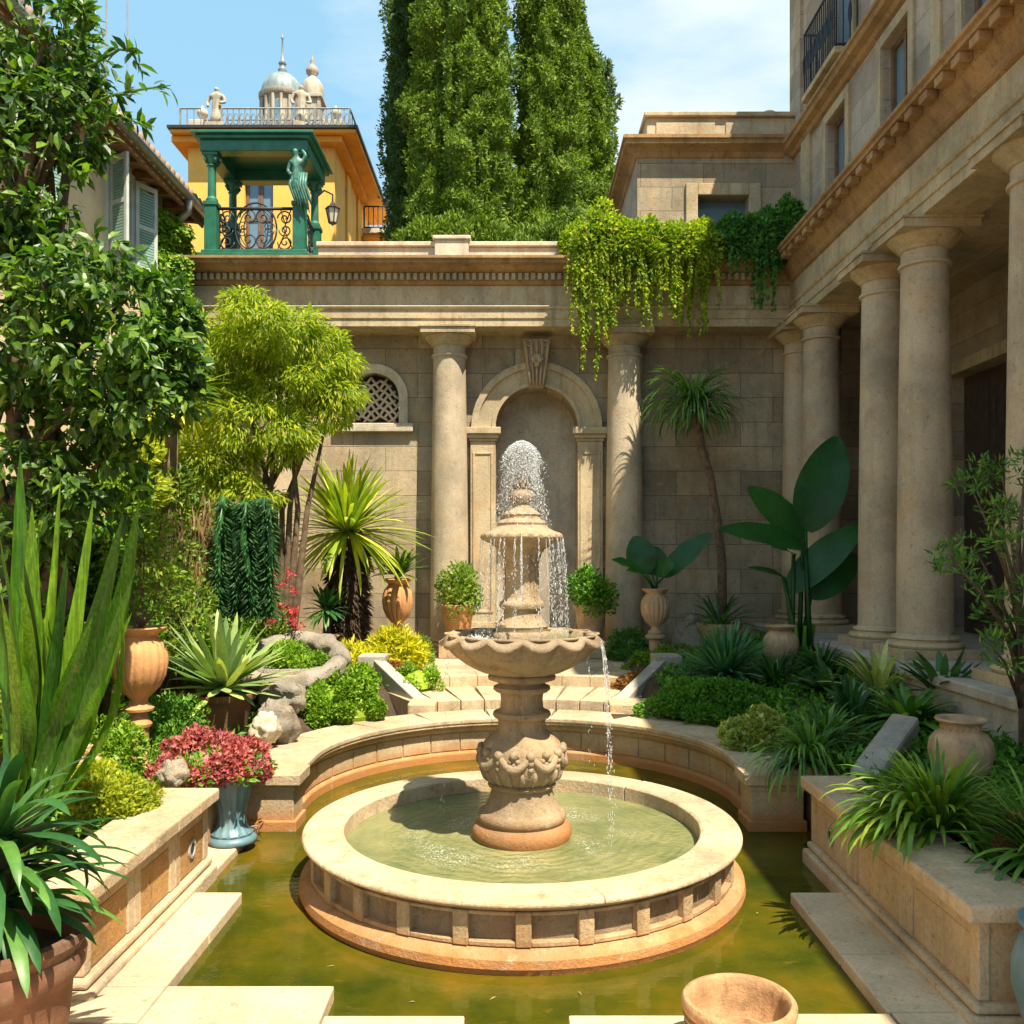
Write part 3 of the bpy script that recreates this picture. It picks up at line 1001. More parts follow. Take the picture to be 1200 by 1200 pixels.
# ================================================================== fountain
FX, FY = 0.04, 5.606
K = 0.005314
fb = thing('fountain', 'tall tiered carved stone fountain in a round panelled basin at the centre of the pool', 'fountain', (FX, FY, 0))
seg = 128
m = MB()
m.lathe([(1.30, -0.2), (1.335, 0.0), (1.352, 0.035), (1.345, 0.075), (1.315, 0.098), (1.285, 0.104), (1.262, 0.118), (1.245, 0.122), (1.245, 0.278), (1.27, 0.282), (1.285, 0.292), (1.285, 0.306), (1.12, 0.306), (1.12, -0.1)], seg, (FX, FY, 0))
auto_smooth(m.build('basin_wall', M['basin'], fb), 30)
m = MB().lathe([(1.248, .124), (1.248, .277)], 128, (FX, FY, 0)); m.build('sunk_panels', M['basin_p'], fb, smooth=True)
m = MB()
NP = 26
for q in range(NP):
    a = 2 * PI * q / NP + 0.12
    for (b0, b1, z0, z1, r1) in ((a - 0.030, a + 0.030, 0.113, 0.2815, 1.289), (a + 0.0305, a + 2 * PI / NP - 0.0305, 0.113, 0.137, 1.284), (a + 0.0305, a + 2 * PI / NP - 0.0305, 0.264, 0.2815, 1.284)):
        path = [(FX + r1 * math.cos(b0 + (b1 - b0) * t / 3), FY + r1 * math.sin(b0 + (b1 - b0) * t / 3)) for t in range(4)]
        m.sweep(path, [(0, z0), (0, z1), (-0.05, z1), (-0.05, z0)])
m.build('panel_frames', M['basin'], fb, bevel=0.004, seg=1)
m = MB()
NC = 12
for q in range(NC):
    a = 2 * PI * q / NC + 0.30 + random.uniform(-.02, .02); b = 2 * PI * (q + 1) / NC + 0.30 - 0.002
    path = [(FX + 1.3 * math.cos(a + (b - a) * t / 10), FY + 1.3 * math.sin(a + (b - a) * t / 10)) for t in range(11)]
    dz = random.uniform(-.0015, .0015)
    m.sweep(path, [(0.010, 0.309), (0.030, 0.315), (0.036, 0.326 + dz), (0.030, 0.342 + dz), (0.012, 0.350 + dz), (-0.195, 0.353 + dz), (-0.212, 0.343 + dz), (-0.215, 0.1), (-0.17, 0.1), (-0.17, 0.309)])
m.build('basin_coping', M['coping'], fb, bevel=0.004, seg=1)
m = MB().lathe([(0.001, 0.250), (0.4, 0.250), (0.8, 0.250), (1.112, 0.250)], 64, (FX, FY, 0))
m.build('basin_water', M['basin_water'], fb)

bt = M['carved']
prof = [(0.30, 0.10), (0.305, 0.225), (0.295, 0.235), (0.300, 0.25), (0.310, 0.275), (0.307, 0.305), (0.293, 0.335), (0.268, 0.345), (0.262, 0.352), (0.272, 0.365), (0.276, 0.385), (0.266, 0.41), (0.250, 0.417),
        (0.235, 0.43), (0.205, 0.49), (0.190, 0.54), (0.188, 0.56), (0.205, 0.565), (0.212, 0.578), (0.205, 0.592), (0.195, 0.597), (0.235, 0.63), (0.255, 0.675), (0.262, 0.73), (0.256, 0.79), (0.235, 0.84), (0.20, 0.875), (0.165, 0.90),
        (0.150, 0.925), (0.146, 0.96), (0.150, 0.985), (0.172, 0.992), (0.182, 1.008), (0.176, 1.026), (0.150, 1.035), (0.134, 1.05), (0.130, 1.10), (0.134, 1.14), (0.16, 1.15), (0.178, 1.165), (0.176, 1.182), (0.15, 1.193), (0.142, 1.205), (0.17, 1.215), (0.208, 1.228), (0.212, 1.246), (0.20, 1.262), (0.10, 1.27)]
m = MB().lathe(prof, 72, (FX, FY, 0))
auto_smooth(m.build('pedestal', M['carved_w'], fb), 50)
# carved swags round the bulb
m = MB()
for q in range(8):
    a0_ = 2 * PI * q / 8 + 0.2
    pts = []
    for t in range(9):
        a = a0_ + (2 * PI / 8) * t / 8
        z = 0.800 - 0.085 * math.sin(PI * t / 8)
        r = 0.262 - 0.3 * max(0, abs(z - 0.73) - 0.03)
        pts.append((FX + r * math.cos(a), FY + r * math.sin(a), z))
    m.tube(pts, [0.014 + 0.016 * math.sin(PI * t / 8) for t in range(9)], 7)
    r = 0.262
    for (dt, dz, rr) in ((0.0, 0.795, 0.030), (0.0, 0.755, 0.022), (0.0, 0.715, 0.018), (0.39, 0.80, 0.026), (0.30, 0.765, 0.016), (0.48, 0.765, 0.016), (0.39, 0.745, 0.015)):
        a = a0_ + dt
        m.lathe([(rr * math.sin(PI * i / 6) + 1e-4, -rr * math.cos(PI * i / 6)) for i in range(7)], 10, (FX + (r - .004) * math.cos(a), FY + (r - .004) * math.sin(a), dz))
    # scrolling tendril in each swag
    pts = []
    for t in range(14):
        ang = a0_ + 0.39 + 0.11 * (1 - t / 16) * math.cos(t * 0.75)
        zz = 0.79 + 0.035 * (1 - t / 16) * math.sin(t * 0.75)
        pts.append((FX + 0.256 * math.cos(ang), FY + 0.256 * math.sin(ang), zz))
    m.tube(pts, 0.008, 5)
m.build('carved_garland', bt, fb, smooth=True)
m = MB()
for q in range(20):
    a = 2 * PI * q / 20
    pts = [(FX + r * math.cos(a), FY + r * math.sin(a), z) for r, z in ((0.198, 0.60), (0.236, 0.635), (0.254, 0.675), (0.258, 0.70))]
    m.tube(pts, [0.010, 0.018, 0.014, 0.006], 6)
m.build('carved_leaves', bt, fb, smooth=True)


def scallop(a, i, r, z, n=14):
    s_ = abs(math.cos(a * n / 2))
    if 1 <= i <= 8:   # fluted underside
        k_ = (i / 8.0)
        r = r * (1 - 0.075 * (1 - s_) ** 1.5 * (.4 + .6 * k_))
    if i in (9, 10, 11, 12):
        r = r * (0.94 + 0.075 * s_); z = z - 0.042 * s_ + 0.016
    elif i in (13, 14):
        z = z + 0.012 - 0.008 * s_
    return r, z


bp_ = [(0.10, 1.262), (0.20, 1.262), (0.25, 1.275), (0.31, 1.302), (0.37, 1.336), (0.42, 1.372), (0.452, 1.405), (0.470, 1.43), (0.478, 1.448), (0.492, 1.455), (0.506, 1.466), (0.506, 1.482), (0.492, 1.497), (0.455, 1.502), (0.42, 1.496), (0.40, 1.478), (0.30, 1.44), (0.05, 1.43)]
m = MB().lathe(bp_, 192, (FX, FY, 0), fn=scallop)
auto_smooth(m.build('scalloped_bowl', bt, fb), 60)
# rope of petals lying on the rim
m = MB()
for q in range(14):
    a0_ = 2 * PI * (q + 0.5) / 14
    pts = []
    for t in range(9):
        a = a0_ + (2 * PI / 14) * t / 8
        r = 0.402 + 0.075 * math.sin(PI * t / 8) ** 0.7
        pts.append((FX + r * math.cos(a), FY + r * math.sin(a), 1.502 + 0.006 * math.sin(PI * t / 8)))
    m.tube(pts, 0.009, 6)
m.build('bowl_petals', bt, fb, smooth=True)
m = MB().lathe([(0.001, 1.484), (0.25, 1.484), (0.41, 1.484)], 48, (FX, FY, 0))
m.build('bowl_water', M['basin_water'], fb)
prof = [(0.185, 1.44), (0.182, 1.50), (0.176, 1.515), (0.160, 1.528), (0.160, 1.545), (0.166, 1.556), (0.150, 1.575), (0.120, 1.62), (0.113, 1.645), (0.115, 1.66), (0.134, 1.668), (0.141, 1.687), (0.136, 1.707), (0.118, 1.718), (0.112, 1.74), (0.106, 1.80), (0.108, 1.90), (0.114, 1.97), (0.122, 2.00),
        (0.126, 2.012), (0.135, 2.018), (0.140, 2.032), (0.165, 2.045), (0.195, 2.07), (0.225, 2.082), (0.248, 2.092), (0.257, 2.108), (0.252, 2.126), (0.236, 2.136), (0.20, 2.148), (0.162, 2.170), (0.150, 2.182), (0.154, 2.196), (0.142, 2.208), (0.118, 2.222), (0.114, 2.238), (0.120, 2.248), (0.112, 2.258), (0.085, 2.278), (0.056, 2.300), (0.046, 2.318), (0.05, 2.326), (0.068, 2.336), (0.078, 2.354), (0.080, 2.372), (0.070, 2.392), (0.048, 2.404), (0.02, 2.410)]


def fl(a, i, r, z):
    if 15 <= i <= 18 and True:
        r *= 1 - 0.05 * abs(math.sin(a * 8))
    if 24 <= i <= 26: r *= 1 + 0.012 * math.sin(a * 24)
    return r, z


m = MB().lathe(prof, 96, (FX, FY, 0), fn=fl)
auto_smooth(m.build('upper_tier', bt, fb), 45)
m = MB()
for q in range(9):
    for rr in range(5):
        a = 2 * PI * q / 9 + rr * 0.35
        r0 = 0.044 - rr * 0.007
        z = 2.41 + rr * 0.026
        m.tube([(FX + r0 * math.cos(a) * 0.5, FY + r0 * math.sin(a) * 0.5, z), (FX + r0 * math.cos(a) * 1.15, FY + r0 * math.sin(a) * 1.15, z + 0.012), (FX + r0 * math.cos(a), FY + r0 * math.sin(a), z + 0.034)], [0.012, 0.011, 0.003], 5)
m.build('pine_finial', bt, fb, smooth=True)

# water: jet and falls as drops
OCT = np.array([[1, 0, 0], [-1, 0, 0], [0, 1, 0], [0, -1, 0], [0, 0, 1], [0, 0, -1]], float)
OF = np.array([[0, 2, 4], [2, 1, 4], [1, 3, 4], [3, 0, 4], [2, 0, 5], [1, 2, 5], [3, 1, 5], [0, 3, 5]])


def drops(Pp, Vv, rad, stretch):
    n = len(Pp)
    d = unit(Vv)
    V = OCT[None] * rad[:, None, None]
    off = (V * d[:, None, :]).sum(2, keepdims=True) * d[:, None, :]
    V = V + off * (stretch[:, None, None] - 1) + Pp[:, None, :]
    Fs = [np.arange(n)[:, None, None] * 6 + OF[None]]
    return V.reshape(-1, 3), [Fs[0].reshape(-1, 3)]


lm = LM()
# jets fan out of the finial top and fall onto the small plate
n = 15000
az = rng.random(n) * 2 * PI
top = 2.66
uu = rng.random(n) ** 0.8
vr = 0.05 + 0.41 * uu
apex = 2.70 - 0.17 * uu ** 2 - 0.05 * rng.random(n)
v0 = np.sqrt(2 * 9.81 * (apex - 2.44))
ta = v0 / 9.81
tt = rng.random(n) ** 0.8
zend = 2.12 - (vr > 0.37) * 0.6 * rng.random(n)
tf = ta + np.sqrt(2 * (apex - zend) / 9.81)
t_ = tt * tf
r_ = vr * t_ * (1 + .08 * rng.normal(size=n))
z_ = 2.44 + v0 * t_ - 4.905 * t_ ** 2
Pp = np.stack([FX + r_ * np.cos(az), FY + r_ * np.sin(az), z_], 1)
Vv = np.stack([vr * np.cos(az), vr * np.sin(az), v0 - 9.81 * t_], 1)
lm.add(*drops(Pp, Vv, 0.0007 + 0.0022 * rng.random(n) ** 3, 1.5 + 2.5 * rng.random(n)))
n = 15000   # dense head
q = rng.normal(size=(n, 3)) * np.array([0.045, 0.045, 0.05]); q[:, 2] = .01 - np.abs(q[:, 2]) * 1.3 - 6.0 * (q[:, 0] ** 2 + q[:, 1] ** 2)
lm.add(*drops(np.array([FX, FY, 2.70]) + q, rand_dirs(n, 1.0), 0.0009 + 0.0024 * rng.random(n) ** 2, 1.0 + 2 * rng.random(n)))
tag(lm.build('water_jet', M['spray']), 'white spray of water leaping from the fountain finial', 'water', kind='stuff')


def fall(x, y, z0, z1, n, spread, out=(0, 0), rr=0.0025):
    n = int(n * 1.5)
    tt = rng.random(n)
    z = z0 - (z0 - z1) * tt ** 1.3
    T = np.sqrt(tt)
    px = x + out[0] * T + rng.normal(size=n) * spread * (0.3 + tt)
    py = y + out[1] * T + rng.normal(size=n) * spread * (0.3 + tt)
    Pp = np.stack([px, py, z], 1)
    Vv = np.tile(np.array([[0.02, 0.0, -1.0]]), (n, 1)) + rng.normal(size=(n, 3)) * 0.05
    return drops(Pp, Vv, rr * (0.35 + 0.8 * rng.random(n)), 2.0 + 5.0 * rng.random(n))


lm = LM()
for q in range(26):
    a = 2 * PI * q / 26 + random.uniform(-.08, .08)
    if random.random() < .2: continue
    x, y = FX + 0.25 * math.cos(a), FY + 0.25 * math.sin(a)
    lm.add(*fall(x, y, 2.10, 1.49, random.randint(25, 110), 0.007, (0.035 * math.cos(a), 0.035 * math.sin(a)), 0.0022))
lm.add(*fall(FX - 0.005, FY - 0.255, 2.12, 1.72, 130, 0.003, (0, -0.01), 0.003))
lm.add(*fall(FX + 0.20, FY + 0.1, 2.10, 1.49, 260, 0.035, (0.05, 0.0), 0.0014))
lm.add(*fall(FX - 0.16, FY + 0.15, 2.10, 1.49, 160, 0.03, (-0.05, 0.0), 0.0018))
for q in range(5):
    a = -PI / 2 + (q - 2) * .62 + random.uniform(-.1, .1)
    z1_ = random.uniform(1.75, 1.95)
    m_ = MB().tube([(FX + (.254 + .02 * t / 10) * math.cos(a) + random.uniform(-.001, .001), FY + (.254 + .02 * t / 10) * math.sin(a), 2.105 - (2.105 - z1_) * t / 10) for t in range(11)], [.0018 * (1 - t / 13) * random.uniform(.7, 1.3) for t in range(11)], 6)
    lm.add(m_.v, [np.array([f]) for f in m_.f])
tag(lm.build('water_curtain', M['spray']), 'thin streams of drops falling from the small upper plate into the scalloped bowl', 'water', kind='stuff')
lm = LM()
for (a, n_) in ((-0.25, 150), (-0.36, 90), (0.6, 40), (2.7, 40)):
    x, y = FX + 0.50 * math.cos(a), FY + 0.50 * math.sin(a)
    lm.add(*fall(x, y, 1.45, 0.24, n_, 0.010, (0.07 * math.cos(a), 0.07 * math.sin(a)), 0.0026))
for a in (-.25, -.33):
    m_ = MB().tube([(FX + (.497 + .05 * (t / 12) ** .5) * math.cos(a), FY + (.497 + .05 * (t / 12) ** .5) * math.sin(a), 1.475 - .62 * t / 12) for t in range(13)], [.0028 * (1 - t / 15) * random.uniform(.7, 1.3) for t in range(13)], 6)
    lm.add(m_.v, [np.array([f]) for f in m_.f])
# splash crown in the bowl
q = rng.normal(size=(200, 3)) * np.array([0.045, 0.03, 0.012]); q[:, 2] = np.abs(q[:, 2])
lm.add(*drops(np.array([FX - 0.27, FY - 0.22, 1.49]) + q, rand_dirs(200, 1), 0.002 + 0.003 * rng.random(200), np.ones(200) * 1.5))
tag(lm.build('water_spill', M['spray']), 'stream of drops spilling over the right lip of the scalloped bowl', 'water', kind='stuff')

# leaves adrift on the pool
lm = LM()
n = 70
xs = rng.uniform(-1.5, 1.5, n); ys = rng.uniform(3.9, 8.4, n)
k_ = np.array([math.hypot(a - FX, b - FY) > 1.42 and (b < 6.9 or math.hypot(a - PCX, b - PCY) < 1.6) and abs(a) < 1.5 for a, b in zip(xs, ys)])
xs, ys = xs[k_], ys[k_]
lm.leaves(np.stack([xs, ys, np.full(len(xs), .004)], 1), np.stack([rng.normal(size=len(xs)), rng.normal(size=len(xs)), np.zeros(len(xs))], 1), np.tile([[0, 0, 1.0]], (len(xs), 1)), .018 + .03 * rng.random(len(xs)), .014, fold=.15)
tag(lm.build('floating_leaves', leafmat('drift_leaf', (.16, .14, .04), (.28, .22, .08), (.22, .10, .03), .1)), 'small fallen leaves adrift on the green gold pool water', 'fallen leaves', kind='stuff')

# ================================================================== back building
bk = thing('colonnade_wall', 'sandstone back wall with round columns, arched niche and dentil cornice', 'building', (0, 13.3, 0))
WY = 13.25
m = MB()
arch_wall(m, -4.95, -1.45, 0, 5.25, -2.08, 0.37, 4.30, WY, 0.25, zb=3.93)
arch_wall(m, -1.446, 9.0, 0, 5.6, 0.31, 0.60, 3.86, WY, 0.45)
m.build('wall', M['wall_x'], bk)
m = MB().box(-1.2, 2.0, WY + 0.451, WY + 0.9, 0, 5.2); m.build('niche_back', M['smooth'], bk)
m = MB(); arch_ring(m, 0.31, 3.86, WY - 0.09, WY + 0.05, 0.60, 0.92)
arch_ring(m, 0.31, 3.86, WY - 0.13, WY + 0.02, 0.86, 0.955)
arch_ring(m, 0.31, 3.86, WY - 0.115, WY + 0.02, 0.60, 0.655)
auto_smooth(m.build('niche_arch', M['trim'], bk), 35)
for s_ in (-1, 1):
    x = 0.31 + s_ * 0.785
    m = MB().box(x - 0.185, x + 0.185, WY - 0.085, WY + 0.05, 0.6, 3.66)
    m.box(x - 0.235, x + 0.235, WY - 0.125, WY + 0.02, 0.6, 0.95)
    m.box(x - 0.21, x + 0.21, WY - 0.105, WY + 0.02, 0.953, 1.02)
    for (a, b, z0, z1) in ((x - .15, x - .115, 1.15, 3.5), (x + .115, x + .15, 1.15, 3.5), (x - .112, x + .112, 1.15, 1.185), (x - .112, x + .112, 3.465, 3.5)):
        m.box(a, b, WY - 0.10, WY - 0.08, z0, z1)
    m.build('pilaster', M['trim'], bk, bevel=0.008)
    m = MB()
    for (o_, z0, z1) in ((0.02, 3.662, 3.70), (0.045, 3.702, 3.76), (0.075, 3.762, 3.86)):
        m.box(x - 0.185 - o_, x + 0.185 + o_, WY - 0.085 - o_, WY + 0.04, z0, z1)
    m.build('impost', M['trim'], bk, bevel=0.01)
# keystone with a carved scroll
m = MB()
m.hexa([(0.31 - .11, WY - .2, 4.42), (0.31 + .11, WY - .2, 4.42), (0.31 + .11, WY, 4.42), (0.31 - .11, WY, 4.42)],
       [(0.31 - .21, WY - .28, 5.12), (0.31 + .21, WY - .28, 5.12), (0.31 + .21, WY, 5.12), (0.31 - .21, WY, 5.12)])
ko = m.build('keystone', M['carved'], bk, bevel=0.02)
m = MB()
for i in range(-2, 3):
    pts = [(0.31 + i * (0.045 + 0.04 * t / 6), WY - 0.205 - 0.075 * t / 6 - 0.02, 4.44 + 0.64 * t / 6) for t in range(7)]
    m.tube(pts, [0.012 + 0.012 * math.sin(t) ** 2 + .004 * t / 6 for t in range(7)], 6)
for s_ in (-1, 1):
    pts = [(0.31 + s_ * (0.11 + 0.06 * (1 - t / 14) * math.cos(t * .7)), WY - 0.30, 5.03 + 0.06 * (1 - t / 14) * math.sin(t * .7)) for t in range(12)]
    m.tube(pts, 0.016, 6)
for q in range(7):
    a = PI * (.15 + .7 * q / 6)
    m.tube([(0.31, WY - .27, 4.74), (0.31 + .07 * math.cos(a), WY - .32, 4.76 + .10 * math.sin(a)), (0.31 + .13 * math.cos(a), WY - .29, 4.76 + .17 * math.sin(a))], [.016, .024, .008], 6)
m.lathe([(.001, -.045), (.035, -.03), (.045, 0), (.035, .03), (.001, .045)], 12, (0.31, WY - .28, 4.74))
m.build('scroll', M['carved'], ko, smooth=True)
# left arched window with stone tracery
wn = MB(); arch_ring(wn, -2.08, 4.30, WY - 0.05, WY + 0.03, 0.37, 0.50)
for s_ in (-1, 1):
    x0, x1 = sorted((-2.08 + s_ * 0.37, -2.08 + s_ * 0.50)); wn.box(x0, x1, WY - 0.05, WY + 0.03, 3.93, 4.298)
wf = auto_smooth(wn.build('window', M['pale'], bk), 35)
m = MB().box(-2.66, -1.50, WY - 0.09, WY + 0.1, 3.80, 3.927); m.build('sill', M['pale'], wf, bevel=0.012)
m = MB()
for i in range(-6, 7):
    for s_ in (-1, 1):
        pts = []
        for t in range(13):
            u = -0.36 + 0.72 * t / 12
            z = 4.28 + i * 0.13 + s_ * u + 0.025 * math.sin(t * 1.6)
            if 3.94 < z < 4.30 + math.sqrt(max(0, 0.37 ** 2 - u * u)) - 0.005: pts.append((-2.08 + u, WY + 0.13, z))
        if len(pts) > 2: m.tube(pts, 0.021, 6)
m.build('tracery', M['pale'], wf, smooth=True)
m = MB().box(-2.6, -1.6, WY + 0.251, WY + 0.3, 3.8, 4.8); m.build('recess_back', M['dark'], wf)

# entablature
m = MB()
xA, xB = -4.95, 3.93
YF = 12.72
bpf = lambda prof: [(o_, z) for o_, z in prof]
m.sweep([(xA, YF), (xB, YF)], [(0, 5.225), (0, 5.33), (0.018, 5.335), (0.018, 5.455), (0.04, 5.465), (0.055, 5.50), (0.03, 5.515), (0.0, 5.52), (0.0, 5.80), (-0.62, 5.80), (-0.62, 5.225)])
m.build('architrave', M['trim'], bk, bevel=0.004, seg=1)
m = MB().sweep([(xA, YF), (xB, YF)], [(0.0, 5.803), (0.03, 5.815), (0.05, 5.84), (0.05, 5.955), (0.12, 5.965), (0.16, 5.985), (0.20, 6.03), (0.27, 6.045), (0.27, 6.085), (0.30, 6.10), (0.30, 6.135), (-0.6, 6.135), (-0.6, 5.803)])
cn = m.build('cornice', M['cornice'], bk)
m = MB(); x = xA + 0.02
while x < xB - 0.3:
    m.box(x, x + 0.055, YF - 0.105, YF - 0.051, 5.862, 5.952); x += 0.092
m.build('dentils', M['trim'], cn, bevel=0.004, seg=1)
m = MB()
m.box(-2.80, 1.0, 12.76, 13.25, 6.138, 6.36); m.box(-2.82, 1.0, 12.72, 13.28, 6.363, 6.43)
m.box(-1.14, -0.66, 12.69, 13.3, 6.138, 6.44); m.box(-1.17, -0.63, 12.66, 13.32, 6.443, 6.50)
m.box(1.003, 1.80, 12.80, 13.25, 6.138, 6.40)
m.build('parapet', M['pale'], bk, bevel=0.012)


# columns (built once at the origin, copied)
def column(h, rb, rt, parent, mat, name='column'):
    prof = [(rb + 0.02, 0.20)]
    for i in range(13):
        t = i / 12
        prof.append((rb - (rb - rt) * (t ** 1.6), 0.22 + (h - 0.62) * t))
    zt = 0.22 + h - 0.62
    prof += [(rt + 0.025, zt + 0.01), (rt + 0.03, zt + 0.03), (rt + 0.02, zt + 0.045), (rt, zt + 0.05), (rt, zt + 0.16)]
    sh = MB().lathe(prof, 48).build(name, mat, parent, local=True)
    auto_smooth(sh, 40)
    q = 0.31 * 2 * rb / 0.55
    b = MB().box(-rb - .105, rb + .105, -rb - .105, rb + .105, 0, 0.085)
    b.lathe([(rb + 0.02, 0.087), (rb + 0.085, 0.09), (rb + 0.10, 0.115), (rb + 0.085, 0.145), (rb + 0.04, 0.15), (rb + 0.035, 0.165), (rb + 0.055, 0.18), (rb + 0.045, 0.20), (rb + 0.01, 0.21)], 48)
    auto_smooth(b.build('base', M['trim'], sh, local=True), 35)
    c_ = MB().lathe([(rt, zt + 0.155), (rt + 0.02, zt + 0.165), (rt + 0.025, zt + 0.18), (rt + 0.05, zt + 0.20), (rt + 0.095, zt + 0.25), (rt + 0.125, zt + 0.285), (rt + 0.125, zt + 0.295), (rt, zt + 0.30)], 48)
    e = rt + 0.15
    c_.box(-e, e, -e, e, zt + 0.297, zt + 0.375)
    c_.box(-e - .018, e + .018, -e - .018, e + .018, zt + 0.376, zt + 0.40)
    auto_smooth(c_.build('capital', M['trim'], sh, local=True), 35)
    return sh


c0 = column(4.62, 0.275, 0.232, bk, M['column'])
c0.location = Vector((-0.95, 12.98, 0.602)) - bk.location
for x in (1.57, -3.45):
    dup(c0, Vector((x, 12.98, 0.602)) - bk.location, parent=bk)

# ================================================================== right building
rb = thing('portico_building', 'tall sandstone building on the right with a shaded column portico and brown cornice', 'building', (4.5, 8, 0))
m = MB().box(3.52, 9.0, -3, 13.24, -0.3, 0.90); m.box(3.49, 9.0, -3.0, 13.24, 0.903, 0.995)
m.build('stylobate', M['grave'], rb, bevel=0.015)
cR = column(4.24, 0.262, 0.222, rb, M['column'])
cR.location = Vector((4.07, 12.86, 0.998)) - rb.location
for y in (12.0, 9.97, 8.95, 6.95, 5.95):
    dup(cR, Vector((4.07, y, 0.998)) - rb.location, parent=rb)
XF = 3.88
path = [(XF, 13.2), (XF, -3)]
pr = [(0, 5.24), (0, 5.345), (0.018, 5.35), (0.018, 5.47), (0.04, 5.48), (0.055, 5.51), (0.03, 5.525), (0.0, 5.53), (0.0, 5.82), (-0.55, 5.82), (-0.55, 5.24)]
m = MB().sweep(path, pr, side=1); m.build('architrave', M['trim'], rb, bevel=0.004, seg=1)
m = MB().sweep(path, [(0.0, 5.823), (0.03, 5.835), (0.05, 5.86), (0.055, 5.90), (0.09, 5.95), (0.13, 6.00), (0.14, 6.02), (0.14, 6.115), (0.27, 6.12), (0.27, 6.16), (0.30, 6.175), (0.30, 6.21), (-0.6, 6.21), (-0.6, 5.823)])
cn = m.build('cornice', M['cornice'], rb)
m = MB(); y = 12.3
while y > 1:
    m.box(XF - 0.255, XF - 0.142, y - 0.15, y, 6.035, 6.115); y -= 0.30
m.box(XF - 0.152, XF - 0.138, 1.0, 12.3, 6.02, 6.034)
m.build('modillions', M['cornice'], cn, bevel=0.006, seg=1)
# portico ceiling, back wall, door
m = MB().box(4.45, 9, -3, 13.24, 5.30, 5.5); m.build('portico_ceiling', M['wall_x'], rb)
m = MB(); holed(m, -3, 13.24, 0.99, 5.3, [(10.15, 11.65, 1.0, 4.28), (6.0, 7.4, 1.0, 4.28)], lambda u, v, d: (5.6 + d, u, v), 0.35)
m.build('portico_wall', M['wall_y'], rb)
for (a, b) in ((10.15, 11.65), (6.0, 7.4)):
    dr = MB(); z = 4.28
    for (y0, y1, z0, z1) in ((a - .16, a - .002, 1.0, z + .16), (b + .002, b + .16, 1.0, z + .16), (a, b, z + .002, z + .16)):
        dr.box(5.54, 5.62, y0, y1, z0, z1)
    dfr = dr.build('door_frame', M['trim'], rb, bevel=0.01)
    m = MB()
    for s_ in range(2):
        y0 = a + s_ * (b - a) / 2
        m.box(5.80, 5.86, y0 + .01, y0 + (b - a) / 2 - .01, 1.0, z)
        for (z0, z1) in ((1.15, 2.0), (2.12, 3.1), (3.22, 4.15)):
            m.box(5.785, 5.80, y0 + .12, y0 + (b - a) / 2 - .12, z0, z1)
    m.build('door', M['wood'], rb, bevel=0.006, seg=1)
m = MB().tube([(4.62, 12.9, 1.0), (4.62, 12.9, 5.3)], 0.055, 12)
for z in (1.9, 3.3, 4.6): m.lathe([(0.056, -0.03), (0.072, -0.025), (0.072, 0.025), (0.056, 0.03)], 12, (4.62, 12.9, z))
m.build('drainpipe', M['gutter'], rb, smooth=True)
# upper storeys
UX = 4.2
wins = [(yc - 0.36, yc + 0.36, 6.45, 7.78) for yc in (11.75, 9.92, 8.05, 6.6, 4.6)]
m = MB(); holed(m, 6.0, 13.55, 6.215, 8.0, wins[:4], lambda u, v, d: (UX + d, u, v), 0.30)
holed(m, 3.3, 5.996, 6.215, 8.0, wins[4:], lambda u, v, d: (UX + d, u, v), 0.30)
m.build('upper_wall', M['wall_y'], rb)
MB().box(UX - 0.035, UX + .1, 8.85, 9.05, 6.215, 7.995).build('pilaster', M['trim'], rb, bevel=0.01)
m = MB().box(UX - 0.05, UX + 0.1, 12.75, 13.1, 6.215, 7.995)
m.build('pilaster', M['trim'], rb, bevel=0.01)
m = MB().sweep([(UX, 13.56), (UX, 3.3)], [(0, 7.95), (0.05, 7.97), (0.08, 8.02), (0.16, 8.05), (0.18, 8.10), (0.21, 8.115), (0.21, 8.16), (0.0, 8.19), (-0.3, 8.19), (-0.3, 7.95)])
m.build('string_course', M['cornice'], rb)
for (a, b, z0, z1) in wins:
    m = MB()
    for (y0, y1, q0, q1) in ((a - .12, a - .001, z0, z1 + .13), (b + .001, b + .12, z0, z1 + .13), (a, b, z1 + .001, z1 + .13)):
        m.box(UX - 0.04, UX + 0.03, y0, y1, q0, q1)
    w_ = m.build('window', M['trim'], rb, bevel=0.008)
    m = MB().box(UX + 0.13, UX + 0.14, a, b, z0, z1); m.build('pane', M['glass'], w_)
    m = MB()
    for y in (a + .03, (a + b) / 2, b - .03): m.box(UX + 0.09, UX + 0.128, y - .03, y + .03, z0, z1)
    for z in (z0 + .03, z0 + .55, z1 - .03): m.box(UX + 0.095, UX + 0.127, a, b, z - .025, z + .025)
    m.build('frame', M['brownw'], w_)
TX = 4.3
w2 = [(yc - 0.42, yc + 0.42, 8.45, 10.2) for yc in (11.9, 9.92, 8.05)]
m = MB(); holed(m, 6.0, 13.95, 8.19, 10.65, w2, lambda u, v, d: (TX + d, u, v), 0.3)
m.add([(TX, 13.95, 6.0), (9, 13.95, 6.0), (9, 13.95, 10.65), (TX, 13.95, 10.65)], [[0, 1, 2, 3]])
m.add([(TX, 6.0, 8.19), (9, 6.0, 8.19), (9, 6.0, 10.65), (TX, 6.0, 10.65)], [[0, 1, 2, 3]])
m.box(TX - 0.05, TX + 0.05, 13.45, 13.95, 8.195, 10.6)
m.build('top_storey', M['wall_y'], rb)
m = MB().box(4.35, 9, 6.0, 13.9, 10.5, 10.66); m.box(4.35, 9.0, 3.3, 5.99, 9.75, 9.85)
